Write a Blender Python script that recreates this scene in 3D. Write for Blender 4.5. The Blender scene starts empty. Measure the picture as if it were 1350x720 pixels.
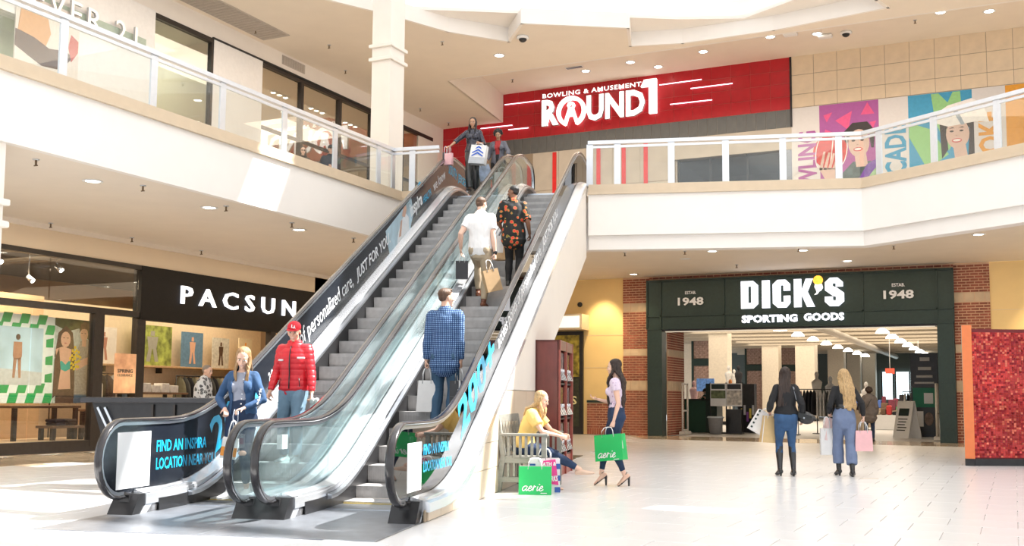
import bpy, math, random
import numpy as np
from mathutils import Vector, Matrix
S = bpy.context.scene
COL = S.collection
PI = math.pi
R_ = random.Random(7)
# ------------------------------------------------------------------ camera
cam_d = bpy.data.cameras.new('camera'); cam = bpy.data.objects.new('camera', cam_d); COL.objects.link(cam)
Rw, Uw, Fw = (0.90235776, 0.4309169, 0.0078163), (0.0308749, -0.08272125, 0.99609434), (-0.42988046, 0.89859213, 0.08794868)
m = Matrix(((Rw[0], Uw[0], -Fw[0], 0), (Rw[1], Uw[1], -Fw[1], 0), (Rw[2], Uw[2], -Fw[2], 1.18), (0, 0, 0, 1)))
cam.matrix_world = m
cam_d.sensor_width = 36; cam_d.lens = 36 * 1380.626 / 1350; cam_d.shift_y = (402.872 - 360) / 1350
cam_d.clip_end = 400; cam_d.clip_start = 0.05
S.camera = cam
# ------------------------------------------------------------------ light, exposure
S.view_settings.view_transform = 'Standard'; S.view_settings.look = 'None'
S.view_settings.exposure = 0.45; S.view_settings.gamma = 1; S.view_settings.use_curve_mapping = False
S.cycles.use_denoising = True; S.cycles.max_bounces = 9; S.cycles.diffuse_bounces = 4; S.cycles.transparent_max_bounces = 24
S.cycles.glossy_bounces = 3; S.cycles.sample_clamp_indirect = 6; S.cycles.caustics_reflective = False; S.cycles.caustics_refractive = False
w = bpy.data.worlds.new('sky'); S.world = w; w.use_nodes = True
nt = w.node_tree; bg = nt.nodes['Background']; bg.inputs['Color'].default_value = (0.93, 0.965, 1, 1); bg.inputs['Strength'].default_value = 1.1
sun_d = bpy.data.lights.new('sun', 'SUN'); sun = bpy.data.objects.new('sun', sun_d); COL.objects.link(sun)
sun_d.energy = 12.0; sun_d.angle = math.radians(0.9); sun_d.color = (1, 0.97, 0.92)
sun.rotation_euler = Vector((-0.5, -0.36, -0.8)).to_track_quat('-Z', 'Y').to_euler()
sun.location = (6, 10, 25)
def area(name, loc, size, power, color=(1, 0.86, 0.68), rot=(0, 0, 0), size_y=None):
    d = bpy.data.lights.new(name, 'AREA'); o = bpy.data.objects.new(name, d); COL.objects.link(o)
    d.energy = power; d.color = color; d.shape = 'RECTANGLE'; d.size = size; d.size_y = size_y or size
    o.location = loc; o.rotation_euler = rot; return o
area('skylight_glow', (-5.5, 12, 13.0), 12, 700, (0.97, 0.98, 1), size_y=20)
area('shop_lighting_left', (-20.2, 20.5, 4.2), 3.5, 260, (1, 0.80, 0.55), size_y=9)
area('shop_lighting_window', (-19.6, 15.2, 3.9), 1.6, 110, (1, 0.82, 0.58), size_y=3.0)
area('upper_shop_lighting', (-21.3, 25.8, 10.2), 3.5, 330, (1, 0.82, 0.60), size_y=9)
area('upper_shop_lighting_green', (-20.8, 19.5, 10.2), 2.5, 90, (0.95, 1, 0.85), size_y=1.8)
area('sports_shop_lighting', (-7, 52, 4.45), 14, 1500, (1, 0.86, 0.68), size_y=22)
area('upper_hall_lighting', (-8, 29.6, 10.6), 14, 240, (1, 0.84, 0.66), size_y=3)
area('lower_hall_lighting', (-6, 29.0, 5.1), 14, 170, (1, 0.80, 0.56), size_y=4)
area('lower_gallery_lighting', (-15, 17.0, 4.5), 3, 150, (1, 0.82, 0.60), size_y=20)
wd = area('banner_fill_light', (-15.9, 14.4, 4.45), 0.8, 75, (1, 0.90, 0.76), size_y=4.5); wd.rotation_euler = Vector((-1.9, 0.1, -2.6)).to_track_quat('-Z', 'Y').to_euler(); wd.data.spread = 1.5  # fill light added in front of the window banner to brighten it
def spotlamp(name, loc, to, power, ang=1.3, color=(1, .80, .48)):
    d = bpy.data.lights.new(name, 'SPOT'); o = bpy.data.objects.new(name, d); COL.objects.link(o); d.energy = power; d.color = color; d.spot_size = ang; d.spot_blend = .7; d.shadow_soft_size = .1
    o.location = loc; o.rotation_euler = (Vector(to) - Vector(loc)).to_track_quat('-Z', 'Y').to_euler()
spotlamp('wall_washer', (-12.2, 31.9, 5.1), (-12.3, 32.75, 2.2), 230); spotlamp('wall_washer', (1.2, 31.6, 5.1), (1.2, 32.75, 2.2), 230); spotlamp('brick_washer', (-10.9, 31.6, 5.1), (-11.0, 32.7, 1.5), 90)
area('upper_gallery_lighting', (-15.6, 16, 10.85), 2, 200, (1, 0.84, 0.66), size_y=18)
# ------------------------------------------------------------------ frames: E = escalator frame (a across, b up-run, z)
TH = 0.44621333 - 0.19261797
CT, ST = math.cos(TH), math.sin(TH)
def E(a, b, z=0.0): return (CT * a - ST * b, ST * a + CT * b, z)
# ------------------------------------------------------------------ materials
MATS = {}
def M(name, col, rough=0.5, metal=0.0, var=0.06, scale=12, bump=0.0, emit=0.0, spec=0.5, stretch=None, coat=0.0, bscale=None):
    if name in MATS: return MATS[name]
    mt = bpy.data.materials.new(name); MATS[name] = mt; mt.use_nodes = True
    n = mt.node_tree.nodes; l = mt.node_tree.links; b = n['Principled BSDF']
    tc = n.new('ShaderNodeTexCoord'); mp = n.new('ShaderNodeMapping'); l.new(tc.outputs['Object'], mp.inputs[0])
    if stretch: mp.inputs['Scale'].default_value = stretch
    nz = n.new('ShaderNodeTexNoise'); nz.inputs['Scale'].default_value = scale; nz.inputs['Detail'].default_value = 4
    l.new(mp.outputs[0], nz.inputs['Vector'])
    cr = n.new('ShaderNodeValToRGB'); e = cr.color_ramp.elements
    e[0].position = 0.3; e[1].position = 0.7
    e[0].color = tuple(max(0, c * (1 - var)) for c in col) + (1,); e[1].color = tuple(min(1, c * (1 + var)) for c in col) + (1,)
    l.new(nz.outputs[0], cr.inputs[0]); l.new(cr.outputs[0], b.inputs['Base Color'])
    b.inputs['Roughness'].default_value = rough; b.inputs['Metallic'].default_value = metal
    b.inputs['Specular IOR Level'].default_value = spec
    if coat: b.inputs['Coat Weight'].default_value = coat; b.inputs['Coat Roughness'].default_value = 0.06
    if emit:
        l.new(cr.outputs[0], b.inputs['Emission Color']); b.inputs['Emission Strength'].default_value = emit
    if bump:
        bp = n.new('ShaderNodeBump'); bp.inputs['Strength'].default_value = bump; bp.inputs['Distance'].default_value = 0.02
        if bscale:
            n2 = n.new('ShaderNodeTexNoise'); n2.inputs['Scale'].default_value = bscale; l.new(mp.outputs[0], n2.inputs['Vector']); l.new(n2.outputs[0], bp.inputs['Height'])
        else: l.new(nz.outputs[0], bp.inputs['Height'])
        l.new(bp.outputs[0], b.inputs['Normal'])
    return mt
def glass(name, tint=(0.94, 0.97, 0.96), base=0.05, edge=0.55, rough=0.0, haze=0.0, power=3):
    if name in MATS: return MATS[name]
    mt = bpy.data.materials.new(name); MATS[name] = mt; mt.use_nodes = True
    n = mt.node_tree.nodes; l = mt.node_tree.links; n.remove(n['Principled BSDF']); out = n['Material Output']
    tr = n.new('ShaderNodeBsdfTransparent'); tr.inputs[0].default_value = tint + (1,)
    gl = n.new('ShaderNodeBsdfGlossy'); gl.inputs['Roughness'].default_value = rough
    lw = n.new('ShaderNodeLayerWeight'); lw.inputs['Blend'].default_value = 0.5
    pw = n.new('ShaderNodeMath'); pw.operation = 'POWER'; pw.inputs[1].default_value = power; l.new(lw.outputs['Facing'], pw.inputs[0])
    ma = n.new('ShaderNodeMath'); ma.operation = 'MULTIPLY_ADD'; ma.inputs[1].default_value = edge; ma.inputs[2].default_value = base; l.new(pw.outputs[0], ma.inputs[0])
    mx = n.new('ShaderNodeMixShader'); l.new(ma.outputs[0], mx.inputs[0]); l.new(tr.outputs[0], mx.inputs[1]); l.new(gl.outputs[0], mx.inputs[2])
    last = mx
    if haze:
        df = n.new('ShaderNodeBsdfDiffuse'); df.inputs[0].default_value = (0.9, 0.95, 0.95, 1)
        m2 = n.new('ShaderNodeMixShader'); m2.inputs[0].default_value = haze; l.new(mx.outputs[0], m2.inputs[1]); l.new(df.outputs[0], m2.inputs[2]); last = m2
    l.new(last.outputs[0], out.inputs[0])
    return mt
# ------------------------------------------------------------------ mesh builder
def _n(v):
    v = np.asarray(v, float); return v / (np.linalg.norm(v) + 1e-12)
class MB:
    def __init__(s): s.v = []; s.f = []; s.m = []; s.sm = []
    def add(s, vs, fs, mi=0, smooth=False):
        o = len(s.v); s.v.extend([tuple(map(float, p)) for p in vs]); s.f.extend([tuple(i + o for i in f) for f in fs])
        s.m.extend([mi] * len(fs)); s.sm.extend([smooth] * len(fs)); return s
    def box(s, x0, x1, y0, y1, z0, z1, mi=0):
        v = [(x, y, z) for x in (x0, x1) for y in (y0, y1) for z in (z0, z1)]
        return s.add(v, [(0, 1, 3, 2), (4, 6, 7, 5), (0, 4, 5, 1), (2, 3, 7, 6), (0, 2, 6, 4), (1, 5, 7, 3)], mi)
    def bbox(s, x0, x1, y0, y1, z0, z1, c=0.005, mi=0):   # bevelled top box
        v = []
        for z, k in ((z0, c), (z0 + c, 0), (z1 - c, 0), (z1, c)):
            v += [(x0 + k, y0 + k, z), (x1 - k, y0 + k, z), (x1 - k, y1 - k, z), (x0 + k, y1 - k, z)]
        f = [(3, 2, 1, 0), (12, 13, 14, 15)]
        for r in range(3):
            for i in range(4): j = (i + 1) % 4; f.append((r * 4 + i, r * 4 + j, r * 4 + 4 + j, r * 4 + 4 + i))
        return s.add(v, f, mi)
    def bar(s, p0, p1, wx, wz, up=(0, 0, 1), mi=0):
        p0 = np.array(p0, float); p1 = np.array(p1, float); d = _n(p1 - p0); u = np.array(up, float)
        if abs(d @ u) > 0.98: u = np.array((0, 1, 0.0))
        r = _n(np.cross(d, u)); u = np.cross(r, d); v = []
        for p in (p0, p1):
            for a, b in ((-1, -1), (1, -1), (1, 1), (-1, 1)): v.append(p + r * a * wx / 2 + u * b * wz / 2)
        return s.add(v, [(3, 2, 1, 0), (4, 5, 6, 7), (0, 1, 5, 4), (1, 2, 6, 5), (2, 3, 7, 6), (3, 0, 4, 7)], mi)
    def prism(s, poly, fn, d0, d1, mi=0):               # fn(u,v,d) -> xyz
        n = len(poly); v = [fn(u, w_, d0) for u, w_ in poly] + [fn(u, w_, d1) for u, w_ in poly]
        f = [tuple(range(n)), tuple(range(2 * n - 1, n - 1, -1))] + [(i, n + i, n + (i + 1) % n, (i + 1) % n) for i in range(n)]
        return s.add(v, f, mi)
    def tube(s, pts, r, n=8, mi=0, smooth=True, flat=1.0, up=(0, 0, 1), caps=True):
        P = [np.array(p, float) for p in pts]; k = len(P); rr = r if hasattr(r, '__len__') else [r] * k; v = []; f = []
        u0 = np.array(up, float)
        for i, p in enumerate(P):
            d = _n(P[min(i + 1, k - 1)] - P[max(i - 1, 0)])
            x = np.cross(d, u0)
            if np.linalg.norm(x) < 0.05: x = np.cross(d, (0.13, 1, 0.05))
            x = _n(x); y = np.cross(x, d); 
            for j in range(n):
                a = 2 * PI * j / n; v.append(p + x * math.cos(a) * rr[i] + y * math.sin(a) * rr[i] * flat)
        for i in range(k - 1):
            for j in range(n): q = (j + 1) % n; f.append((i * n + j, i * n + q, (i + 1) * n + q, (i + 1) * n + j))
        if caps: f.append(tuple(range(n - 1, -1, -1))); f.append(tuple(range((k - 1) * n, k * n)))
        return s.add(v, f, mi, smooth)
    def lathe(s, prof, c=(0, 0, 0), n=16, mi=0, smooth=True):
        v = []; f = []
        for r, z in prof:
            for j in range(n): a = 2 * PI * j / n; v.append((c[0] + r * math.cos(a), c[1] + r * math.sin(a), c[2] + z))
        for i in range(len(prof) - 1):
            for j in range(n): q = (j + 1) % n; f.append((i * n + j, i * n + q, (i + 1) * n + q, (i + 1) * n + j))
        f.append(tuple(range(n - 1, -1, -1))); f.append(tuple(range((len(prof) - 1) * n, len(prof) * n)))
        return s.add(v, f, mi, smooth)
    def ell(s, c, r, n=12, k=8, mi=0):
        pr = [(max(1e-4, math.sin(PI * i / k)), -math.cos(PI * i / k)) for i in range(k + 1)]
        o = len(s.v); s.lathe(pr, n=n, mi=mi)
        for i in range(o, len(s.v)): x, y, z = s.v[i]; s.v[i] = (c[0] + x * r[0], c[1] + y * r[1], c[2] + z * r[2])
        return s
    def build(s, name, mats, parent=None, fix=True):
        me = bpy.data.meshes.new(name); me.from_pydata(s.v, [], s.f)
        if not isinstance(mats, (list, tuple)): mats = [mats]
        for q in mats: me.materials.append(q)
        me.polygons.foreach_set('material_index', s.m); me.polygons.foreach_set('use_smooth', s.sm)
        me.update()
        if fix: fixn(me)
        return link(name, me, parent)
def fixn(me):
    import bmesh
    b = bmesh.new(); b.from_mesh(me); bmesh.ops.recalc_face_normals(b, faces=b.faces); b.to_mesh(me); b.free()
def link(name, me, parent=None):
    o = bpy.data.objects.new(name, me); COL.objects.link(o)
    if parent: o.parent = parent
    return o
def tag(o, label=None, cat=None, group=None, kind=None):
    if label: o['label'] = label
    if cat: o['category'] = cat
    if group: o['group'] = group
    if kind: o['kind'] = kind
    return o
def thing(name, label, cat, loc=(0, 0, 0), rz=0.0, group=None):
    o = bpy.data.objects.new(name, None); COL.objects.link(o); o.location = loc; o.rotation_euler = (0, 0, rz); o.empty_display_size = 0.1
    return tag(o, label, cat, group)
def struct(o): o['kind'] = 'structure'; return o
def dup(root, loc=None, rz=None, label=None, group=None, mats=None):
    r = root.copy(); COL.objects.link(r)
    if loc is not None: r.location = loc
    if rz is not None: r.rotation_euler = (0, 0, rz)
    if label: r['label'] = label
    if group: r['group'] = group
    for ch in list(root.children):
        c = ch.copy(); COL.objects.link(c); c.parent = r
        for g in list(ch.children):
            d = g.copy(); COL.objects.link(d); d.parent = c
    return r
def XY(u, v, d): return (u, v, d)
def XZ(u, v, d): return (u, d, v)      # prism in the vertical X-Z plane, depth along Y
def YZ(u, v, d): return (d, u, v)      # prism in the vertical Y-Z plane, depth along X
# ------------------------------------------------------------------ lettering
def glyph_mesh(body, bold=0.0, shear=0.0, spacing=1.0, depth=0.0, res=2):
    c = bpy.data.curves.new('t', 'FONT'); c.body = body; c.size = 1; c.offset = bold; c.shear = shear; c.space_character = spacing
    c.extrude = depth; c.resolution_u = res
    o = bpy.data.objects.new('t', c); COL.objects.link(o); bpy.context.view_layer.update()
    me = bpy.data.meshes.new_from_object(o.evaluated_get(bpy.context.evaluated_depsgraph_get()))
    bpy.data.objects.remove(o); bpy.data.curves.remove(c)
    V = np.array([v.co[:] for v in me.vertices]); F = [tuple(p.vertices) for p in me.polygons]; bpy.data.meshes.remove(me)
    return V, F
def place_text(name, body, org, xd, yd, w, h, mat, parent=None, bold=0.0, shear=0.0, spacing=1.0, depth=0.01, split=False, mat2=None):
    """fits the text in a w x h box whose lower-left corner is org; xd reading direction, yd up; raised by depth off its support"""
    V, F = glyph_mesh(body, bold, shear, spacing, 0.5)
    lo, hi = V.min(0), V.max(0); V = (V - lo) / (hi - lo)
    xd = _n(xd); yd = _n(yd); nd = np.cross(xd, yd)
    P = np.array(org, float) + np.outer(V[:, 0] * w, xd) + np.outer(V[:, 1] * h, yd) + np.outer(V[:, 2] * depth, nd)
    def mk(P, F, nm, par):
        c = P.mean(0) if par is None else np.zeros(3)
        b = MB(); b.v = [tuple(p - c) for p in P]; b.f = F
        b.m = [0] * len(F); b.sm = [False] * len(F)
        if mat2 is not None:
            for i, f in enumerate(F):
                q = np.array([P[k] for k in f[:3]]); nn = _n(np.cross(q[1] - q[0], q[2] - q[0]))
                if abs(nn @ nd) < 0.5: b.m[i] = 1
        o = b.build(nm, [mat] + ([mat2] if mat2 is not None else []), par, fix=False); 
        if par is None: o.location = c
        return o
    if not split: return mk(P, F, name, parent)
    # split in letters: components by shared vertices (coincident positions welded)
    key = {}; idx = []
    for p in np.round(P, 4):
        idx.append(key.setdefault(tuple(p), len(key)))
    par_ = list(range(len(key)))
    def find(i):
        while par_[i] != i: par_[i] = par_[par_[i]]; i = par_[i]
        return i
    for f in F:
        r0 = find(idx[f[0]])
        for k in f[1:]:
            r1 = find(idx[k])
            if r1 != r0: par_[r1] = r0
    groups = {}
    for f in F: groups.setdefault(find(idx[f[0]]), []).append(f)
    # merge components that overlap along the reading direction
    its = []
    for g in groups.values():
        ids = sorted({k for f in g for k in f}); x = P[ids] @ xd; its.append([x.min(), x.max(), g])
    its.sort(key=lambda t: t[0]); mer = []
    for t in its:
        if mer and t[0] < mer[-1][1] - 0.4 * (t[1] - t[0]): mer[-1][2] += t[2]; mer[-1][1] = max(mer[-1][1], t[1])
        else: mer.append(t)
    out = []
    for t in mer:
        ids = sorted({k for f in t[2] for k in f}); mp = {k: i for i, k in enumerate(ids)}
        out.append(mk(P[ids], [tuple(mp[k] for k in f) for f in t[2]], name, parent))
    return out
def flat_shape(name, polys, fn, d0, d1, mat, parent):
    b = MB()
    for p in polys: b.prism(p, fn, d0, d1)
    return b.build(name, mat, parent)
def curve_shape(name, loops, org, xd, yd, w, h, depth, mat, parent, mat2=None, box=None):
    """filled outline with holes (loops in a w0 x h0 box)"""
    c = bpy.data.curves.new('t', 'CURVE'); c.dimensions = '2D'; c.fill_mode = 'BOTH'; c.extrude = 0.5
    for lp in loops:
        s = c.splines.new('POLY'); s.points.add(len(lp) - 1); s.use_cyclic_u = True
        for i, (x, y) in enumerate(lp): s.points[i].co = (x, y, 0, 1)
    o = bpy.data.objects.new('t', c); COL.objects.link(o); bpy.context.view_layer.update()
    me = bpy.data.meshes.new_from_object(o.evaluated_get(bpy.context.evaluated_depsgraph_get()))
    bpy.data.objects.remove(o); bpy.data.curves.remove(c)
    V = np.array([v.co[:] for v in me.vertices]); F = [tuple(p.vertices) for p in me.polygons]; bpy.data.meshes.remove(me)
    if box is None: box = (V[:, 0].min(), V[:, 0].max(), V[:, 1].min(), V[:, 1].max())
    xd = _n(xd); yd = _n(yd); nd = np.cross(xd, yd)
    P = np.array(org, float) + np.outer((V[:, 0] - box[0]) / (box[1] - box[0]) * w, xd) + np.outer((V[:, 1] - box[2]) / (box[3] - box[2]) * h, yd) + np.outer((V[:, 2] + 0.5) * depth, nd)
    b = MB(); b.v = [tuple(p) for p in P]; b.f = F; b.m = [0] * len(F); b.sm = [False] * len(F)
    return b.build(name, mat, parent, fix=False)
def ribbon(b, pts, wd, fn, d0, d1, mi=0):
    """flat stroke of width wd (or list) along 2-D points"""
    P = []
    n = len(pts)
    for i in range(n - 1):       # Catmull-Rom
        p0 = np.array(pts[max(i - 1, 0)]); p1 = np.array(pts[i]); p2 = np.array(pts[i + 1]); p3 = np.array(pts[min(i + 2, n - 1)])
        for t in np.linspace(0, 1, 5)[:-1]:
            P.append(0.5 * ((2 * p1) + (-p0 + p2) * t + (2 * p0 - 5 * p1 + 4 * p2 - p3) * t * t + (-p0 + 3 * p1 - 3 * p2 + p3) * t ** 3))
    P.append(np.array(pts[-1], float)); L = []; Rr = []
    for i, p in enumerate(P):
        d = P[min(i + 1, len(P) - 1)] - P[max(i - 1, 0)]; d = d / (np.linalg.norm(d) + 1e-9); q = np.array((-d[1], d[0])) * wd / 2
        L.append(p + q); Rr.append(p - q)
    for i in range(len(P) - 1):
        b.prism([tuple(L[i]), tuple(L[i + 1]), tuple(Rr[i + 1]), tuple(Rr[i])], fn, d0, d1, mi)
    return b
# ------------------------------------------------------------------ shared materials
CREAM = M('cream_paint', (0.86, 0.80, 0.73), 0.6, var=0.015, scale=3)
FASCIA = M('fascia_paint', (0.90, 0.855, 0.805), 0.55, var=0.012, scale=2)
CEIL = M('ceiling_paint', (0.85, 0.765, 0.66), 0.7, var=0.02, scale=1.5)
TRIM = M('tan_trim', (0.66, 0.53, 0.38), 0.5, var=0.03, scale=6)
YEL = M('yellow_paint', (0.88, 0.64, 0.29), 0.6, var=0.03, scale=2)
TANW = M('tan_paint', (0.78, 0.64, 0.47), 0.6, var=0.02, scale=2)
STEEL = M('brushed_steel', (0.62, 0.65, 0.70), 0.28, 0.95, var=0.05, scale=30, stretch=(1, 1, 12))
STEELW = M('bright_steel', (0.86, 0.89, 0.94), 0.24, 0.75, var=0.03, scale=20)
BLACK = M('black_metal', (0.02, 0.02, 0.022), 0.35, 0.3, var=0.2, spec=0.6)
RUB = M('handrail_rubber', (0.022, 0.02, 0.022), 0.2, 0.0, var=0.1, spec=0.5, coat=0.28)
DARK = M('dark_bronze', (0.035, 0.028, 0.024), 0.4, 0.3, var=0.15)
WHT = M('white_paint', (0.88, 0.88, 0.88), 0.5, var=0.02)
GREY = M('grey_plastic', (0.30, 0.30, 0.31), 0.5)
GL = glass('clear_glass', (0.95, 0.975, 0.965), 0.06, 0.5)
GLB = glass('balustrade_glass', (0.88, 0.95, 0.955), 0.06, 0.5, haze=0.025)
GLS = glass('shop_glass', (0.95, 0.96, 0.95), 0.05, 0.45, power=2.5)
GLM = glass('reflective_shop_glass', (0.85, 0.86, 0.84), 0.22, 0.55, power=1.5)
LAMPM = M('lamp_lens', (1, 0.93, 0.80), 0.4, emit=9.0, var=0.0)
LEDW = M('led_letter', (1, 1, 1), 0.4, emit=0.85, var=0.0)
LEDC = M('cool_led_letter', (0.86, 0.90, 1), 0.4, emit=0.9, var=0.0)
SIDE = M('letter_return', (0.45, 0.45, 0.47), 0.5)
H2 = 5.65
# ------------------------------------------------------------------ floor
def floor_mat():
    mt = M('floor_base', (0.72, 0.70, 0.68), 0.4, var=0.02, scale=4); return mt
fb = MB().box(-17.45, 14, -3, 78, -0.30, -0.012); struct(fb.build('floor', floor_mat()))
FLOOR = bpy.data.objects['floor']
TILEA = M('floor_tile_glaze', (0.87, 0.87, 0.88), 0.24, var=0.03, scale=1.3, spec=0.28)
TILEB = M('floor_tile_warm_glow', (0.62, 0.50, 0.36), 0.10, var=0.06, scale=1.5, spec=0.55)  # beige paints the warm glow of the shop lamps into the tiles
def tile_mesh(nm, w_, d_, mt):
    o = MB().bbox(0, w_, 0, d_, -0.012, 0.0, 0.0018).build('floor_tile', mt, FLOOR); return o
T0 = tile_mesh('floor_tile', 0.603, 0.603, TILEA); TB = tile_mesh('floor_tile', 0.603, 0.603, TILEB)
fwd = np.array(Fw); rgt = np.array(Rw); upv = np.array(Uw)
def proj(p):
    v = np.array(p, float) - np.array((0, 0, 1.18)); d = v @ fwd
    return (675 + 1380.6 * (v @ rgt) / d, 402.87 - 1380.6 * (v @ upv) / d, d) if d > 0.1 else (0, 0, d)
cells = []
CS = 0.61
for j in range(0, 56):
    for i in range(-30, 24):
        x = i * CS + (0.305 if j % 2 else 0); y = j * CS
        if x < -17.44 or y < 5 or y > 32.6 or x > 13: continue
        px, py, d = proj((x + .3, y + .3, 0))
        if px < -60 or px > 1410 or py > 760: continue
        # keep clear of the escalator pit
        a = CT * (x + .3) + ST * (y + .3); b_ = -ST * (x + .3) + CT * (y + .3)
        if -6.25 < a < -2.45 and 8.1 < b_: continue
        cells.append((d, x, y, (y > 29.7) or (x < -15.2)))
cells.sort()
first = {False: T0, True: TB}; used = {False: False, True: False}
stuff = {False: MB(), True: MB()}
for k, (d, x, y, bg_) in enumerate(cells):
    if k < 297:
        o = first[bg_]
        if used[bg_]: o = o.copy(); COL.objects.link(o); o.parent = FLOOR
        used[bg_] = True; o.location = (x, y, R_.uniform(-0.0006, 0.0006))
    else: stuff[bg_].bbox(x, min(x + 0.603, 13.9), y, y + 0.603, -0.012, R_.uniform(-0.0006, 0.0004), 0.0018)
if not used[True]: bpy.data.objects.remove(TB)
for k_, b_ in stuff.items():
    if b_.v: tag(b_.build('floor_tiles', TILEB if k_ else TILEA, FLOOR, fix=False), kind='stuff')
# surrounds of the escalator foot (cut tiles) as one sheet each
cut = MB(); P = [E(-6.6, 8.0), E(-2.45, 8.0), E(-2.45, 15.2), E(-1.9, 15.2), E(-1.9, 7.4), E(-6.6, 7.4)]
sheet = MB()
sheet.prism([E(-2.72, 8.32)[:2], E(-2.02, 7.6)[:2], E(-2.02, 22)[:2], E(-2.72, 22)[:2]], XY, -0.013, -0.002)
sheet.prism([E(-5.93, 8.32)[:2], E(-6.9, 7.6)[:2], E(-6.9, 22)[:2], E(-5.93, 22)[:2]], XY, -0.013, -0.002)
sheet.prism([E(-6.9, 7.6)[:2], E(-2.02, 7.6)[:2], E(-2.72, 8.32)[:2], E(-5.93, 8.32)[:2]], XY, -0.013, -0.002)
sheet.build('cut_floor_tiles', TILEA, FLOOR)
# ------------------------------------------------------------------ second floor slabs and fascias
def slab(name, poly, z0, z1, mt): return struct(MB().prism(poly, XY, z0, z1).build(name, mt))
WX = -18.5
Pc = (-12.25, 19.72); Pr = (-2.69, 22.41); Pe = (6.55, 16.3)
slab('ceiling_lower_left', [(-18.6, 2.0), (-12.30, 2.0), (-12.30, 19.72), E(-6.95, 22.6)[:2], (-12.3, 27), (-18.6, 27)], 4.60, H2 - 0.02, CEIL)
slab('ceiling_lower_right', [(-18.6, 27.02), (-12.28, 27.02), E(-6.9, 22.75)[:2], E(2.95, 22.75)[:2], (6.9, 17.0), (13.6, 17.0), (13.6, 32.74), (-18.6, 32.74)], 5.17, H2 - 0.02, CEIL)
def fascia(name, path, z0, z1, th, mt, out=1):
    """vertical band following a plan path"""
    b = MB()
    n = len(path)
    P = [np.array(p, float) for p in path]
    off = []
    for i in range(n):
        d0 = _n(P[i] - P[i - 1]) if i else None; d1 = _n(P[i + 1] - P[i]) if i < n - 1 else None
        dd = d1 if d0 is None else (d0 if d1 is None else _n(d0 + d1)); nn = np.array((dd[1], -dd[0]))
        k = 1.0 if (d0 is None or d1 is None) else 1 / max(0.3, nn @ np.array((d1[1], -d1[0])))
        off.append(P[i] - nn * th * k)
    for i in range(n - 1):
        b.prism([tuple(P[i]), tuple(P[i + 1]), tuple(off[i + 1]), tuple(off[i])], XY, z0, z1)
    return b.build(name, mt)
edge = [(-12.2, 2.0), (-12.2, 19.75), E(-5.93, 22.1)[:2]]
edgeR = [E(-2.66, 22.1)[:2], (-2.70, 22.30), Pe]
edgeC = [E(-5.93, 22.25)[:2], E(-2.66, 22.25)[:2]]
struct(fascia('wall_fascia_left', edge, 4.58, 5.54, 0.12, FASCIA)); struct(fascia('trim_1', [(-12.14, 2), (-12.14, 19.8), E(-5.93, 22.04)[:2]], 5.54, 5.60, 0.2, TRIM)); struct(fascia('trim_2', edge, 5.60, 5.76, 0.17, TRIM))
struct(fascia('wall_fascia_right', edgeR, 4.66, 5.54, 0.12, FASCIA)); struct(fascia('wall_beam_right', [E(-2.66, 22.2)[:2], (-2.69, 22.40), (6.55, 16.4)], 4.36, 4.66, 0.3, FASCIA))
struct(fascia('trim_3', [E(-2.66, 22.04)[:2], (-2.71, 22.25), (6.5, 16.2)], 5.54, 5.60, 0.2, TRIM)); struct(fascia('trim_4', edgeR, 5.60, 5.76, 0.17, TRIM))
struct(fascia('wall_beam_centre', edgeC, 4.36, 5.40, 0.3, FASCIA))
# drop from the lower soffit on the left to the hall ceiling
struct(MB().box(-18.55, -12.3, 26.9, 27.02, 4.6, 5.6).build('wall_soffit_step', CEIL))
# ------------------------------------------------------------------ lower left wall (clothes shop front plane x=-17.55)
X1 = -17.55
struct(MB().box(X1 - 0.25, X1, 2, 28.2, 4.07, 4.62).build('wall_left', TANW))
struct(MB().box(X1, X1 + 0.07, 2, 28, 4.50, 4.60).build('trim_5', CEIL))
struct(MB().box(X1 - 0.25, X1, 23.9, 32.74, 0, 5.17).build('wall_left_far', YEL))
# back lower walls
struct(MB().box(-17.6, -11.57, 32.75, 33.0, 0, 5.2).build('wall_back_left', YEL))
struct(MB().box(-0.53, 13.6, 32.75, 33.0, 0, 5.2).build('wall_back_right', YEL))
for zz in (3.28, 2.2):   # panel joints in the yellow wall
    struct(MB().box(-13, -11.6, 32.742, 32.752, zz, zz + 0.012).build('trim_6', TANW)); struct(MB().box(-0.5, 6, 32.742, 32.752, zz + .5, zz + 0.512).build('trim_7', TANW))
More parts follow.
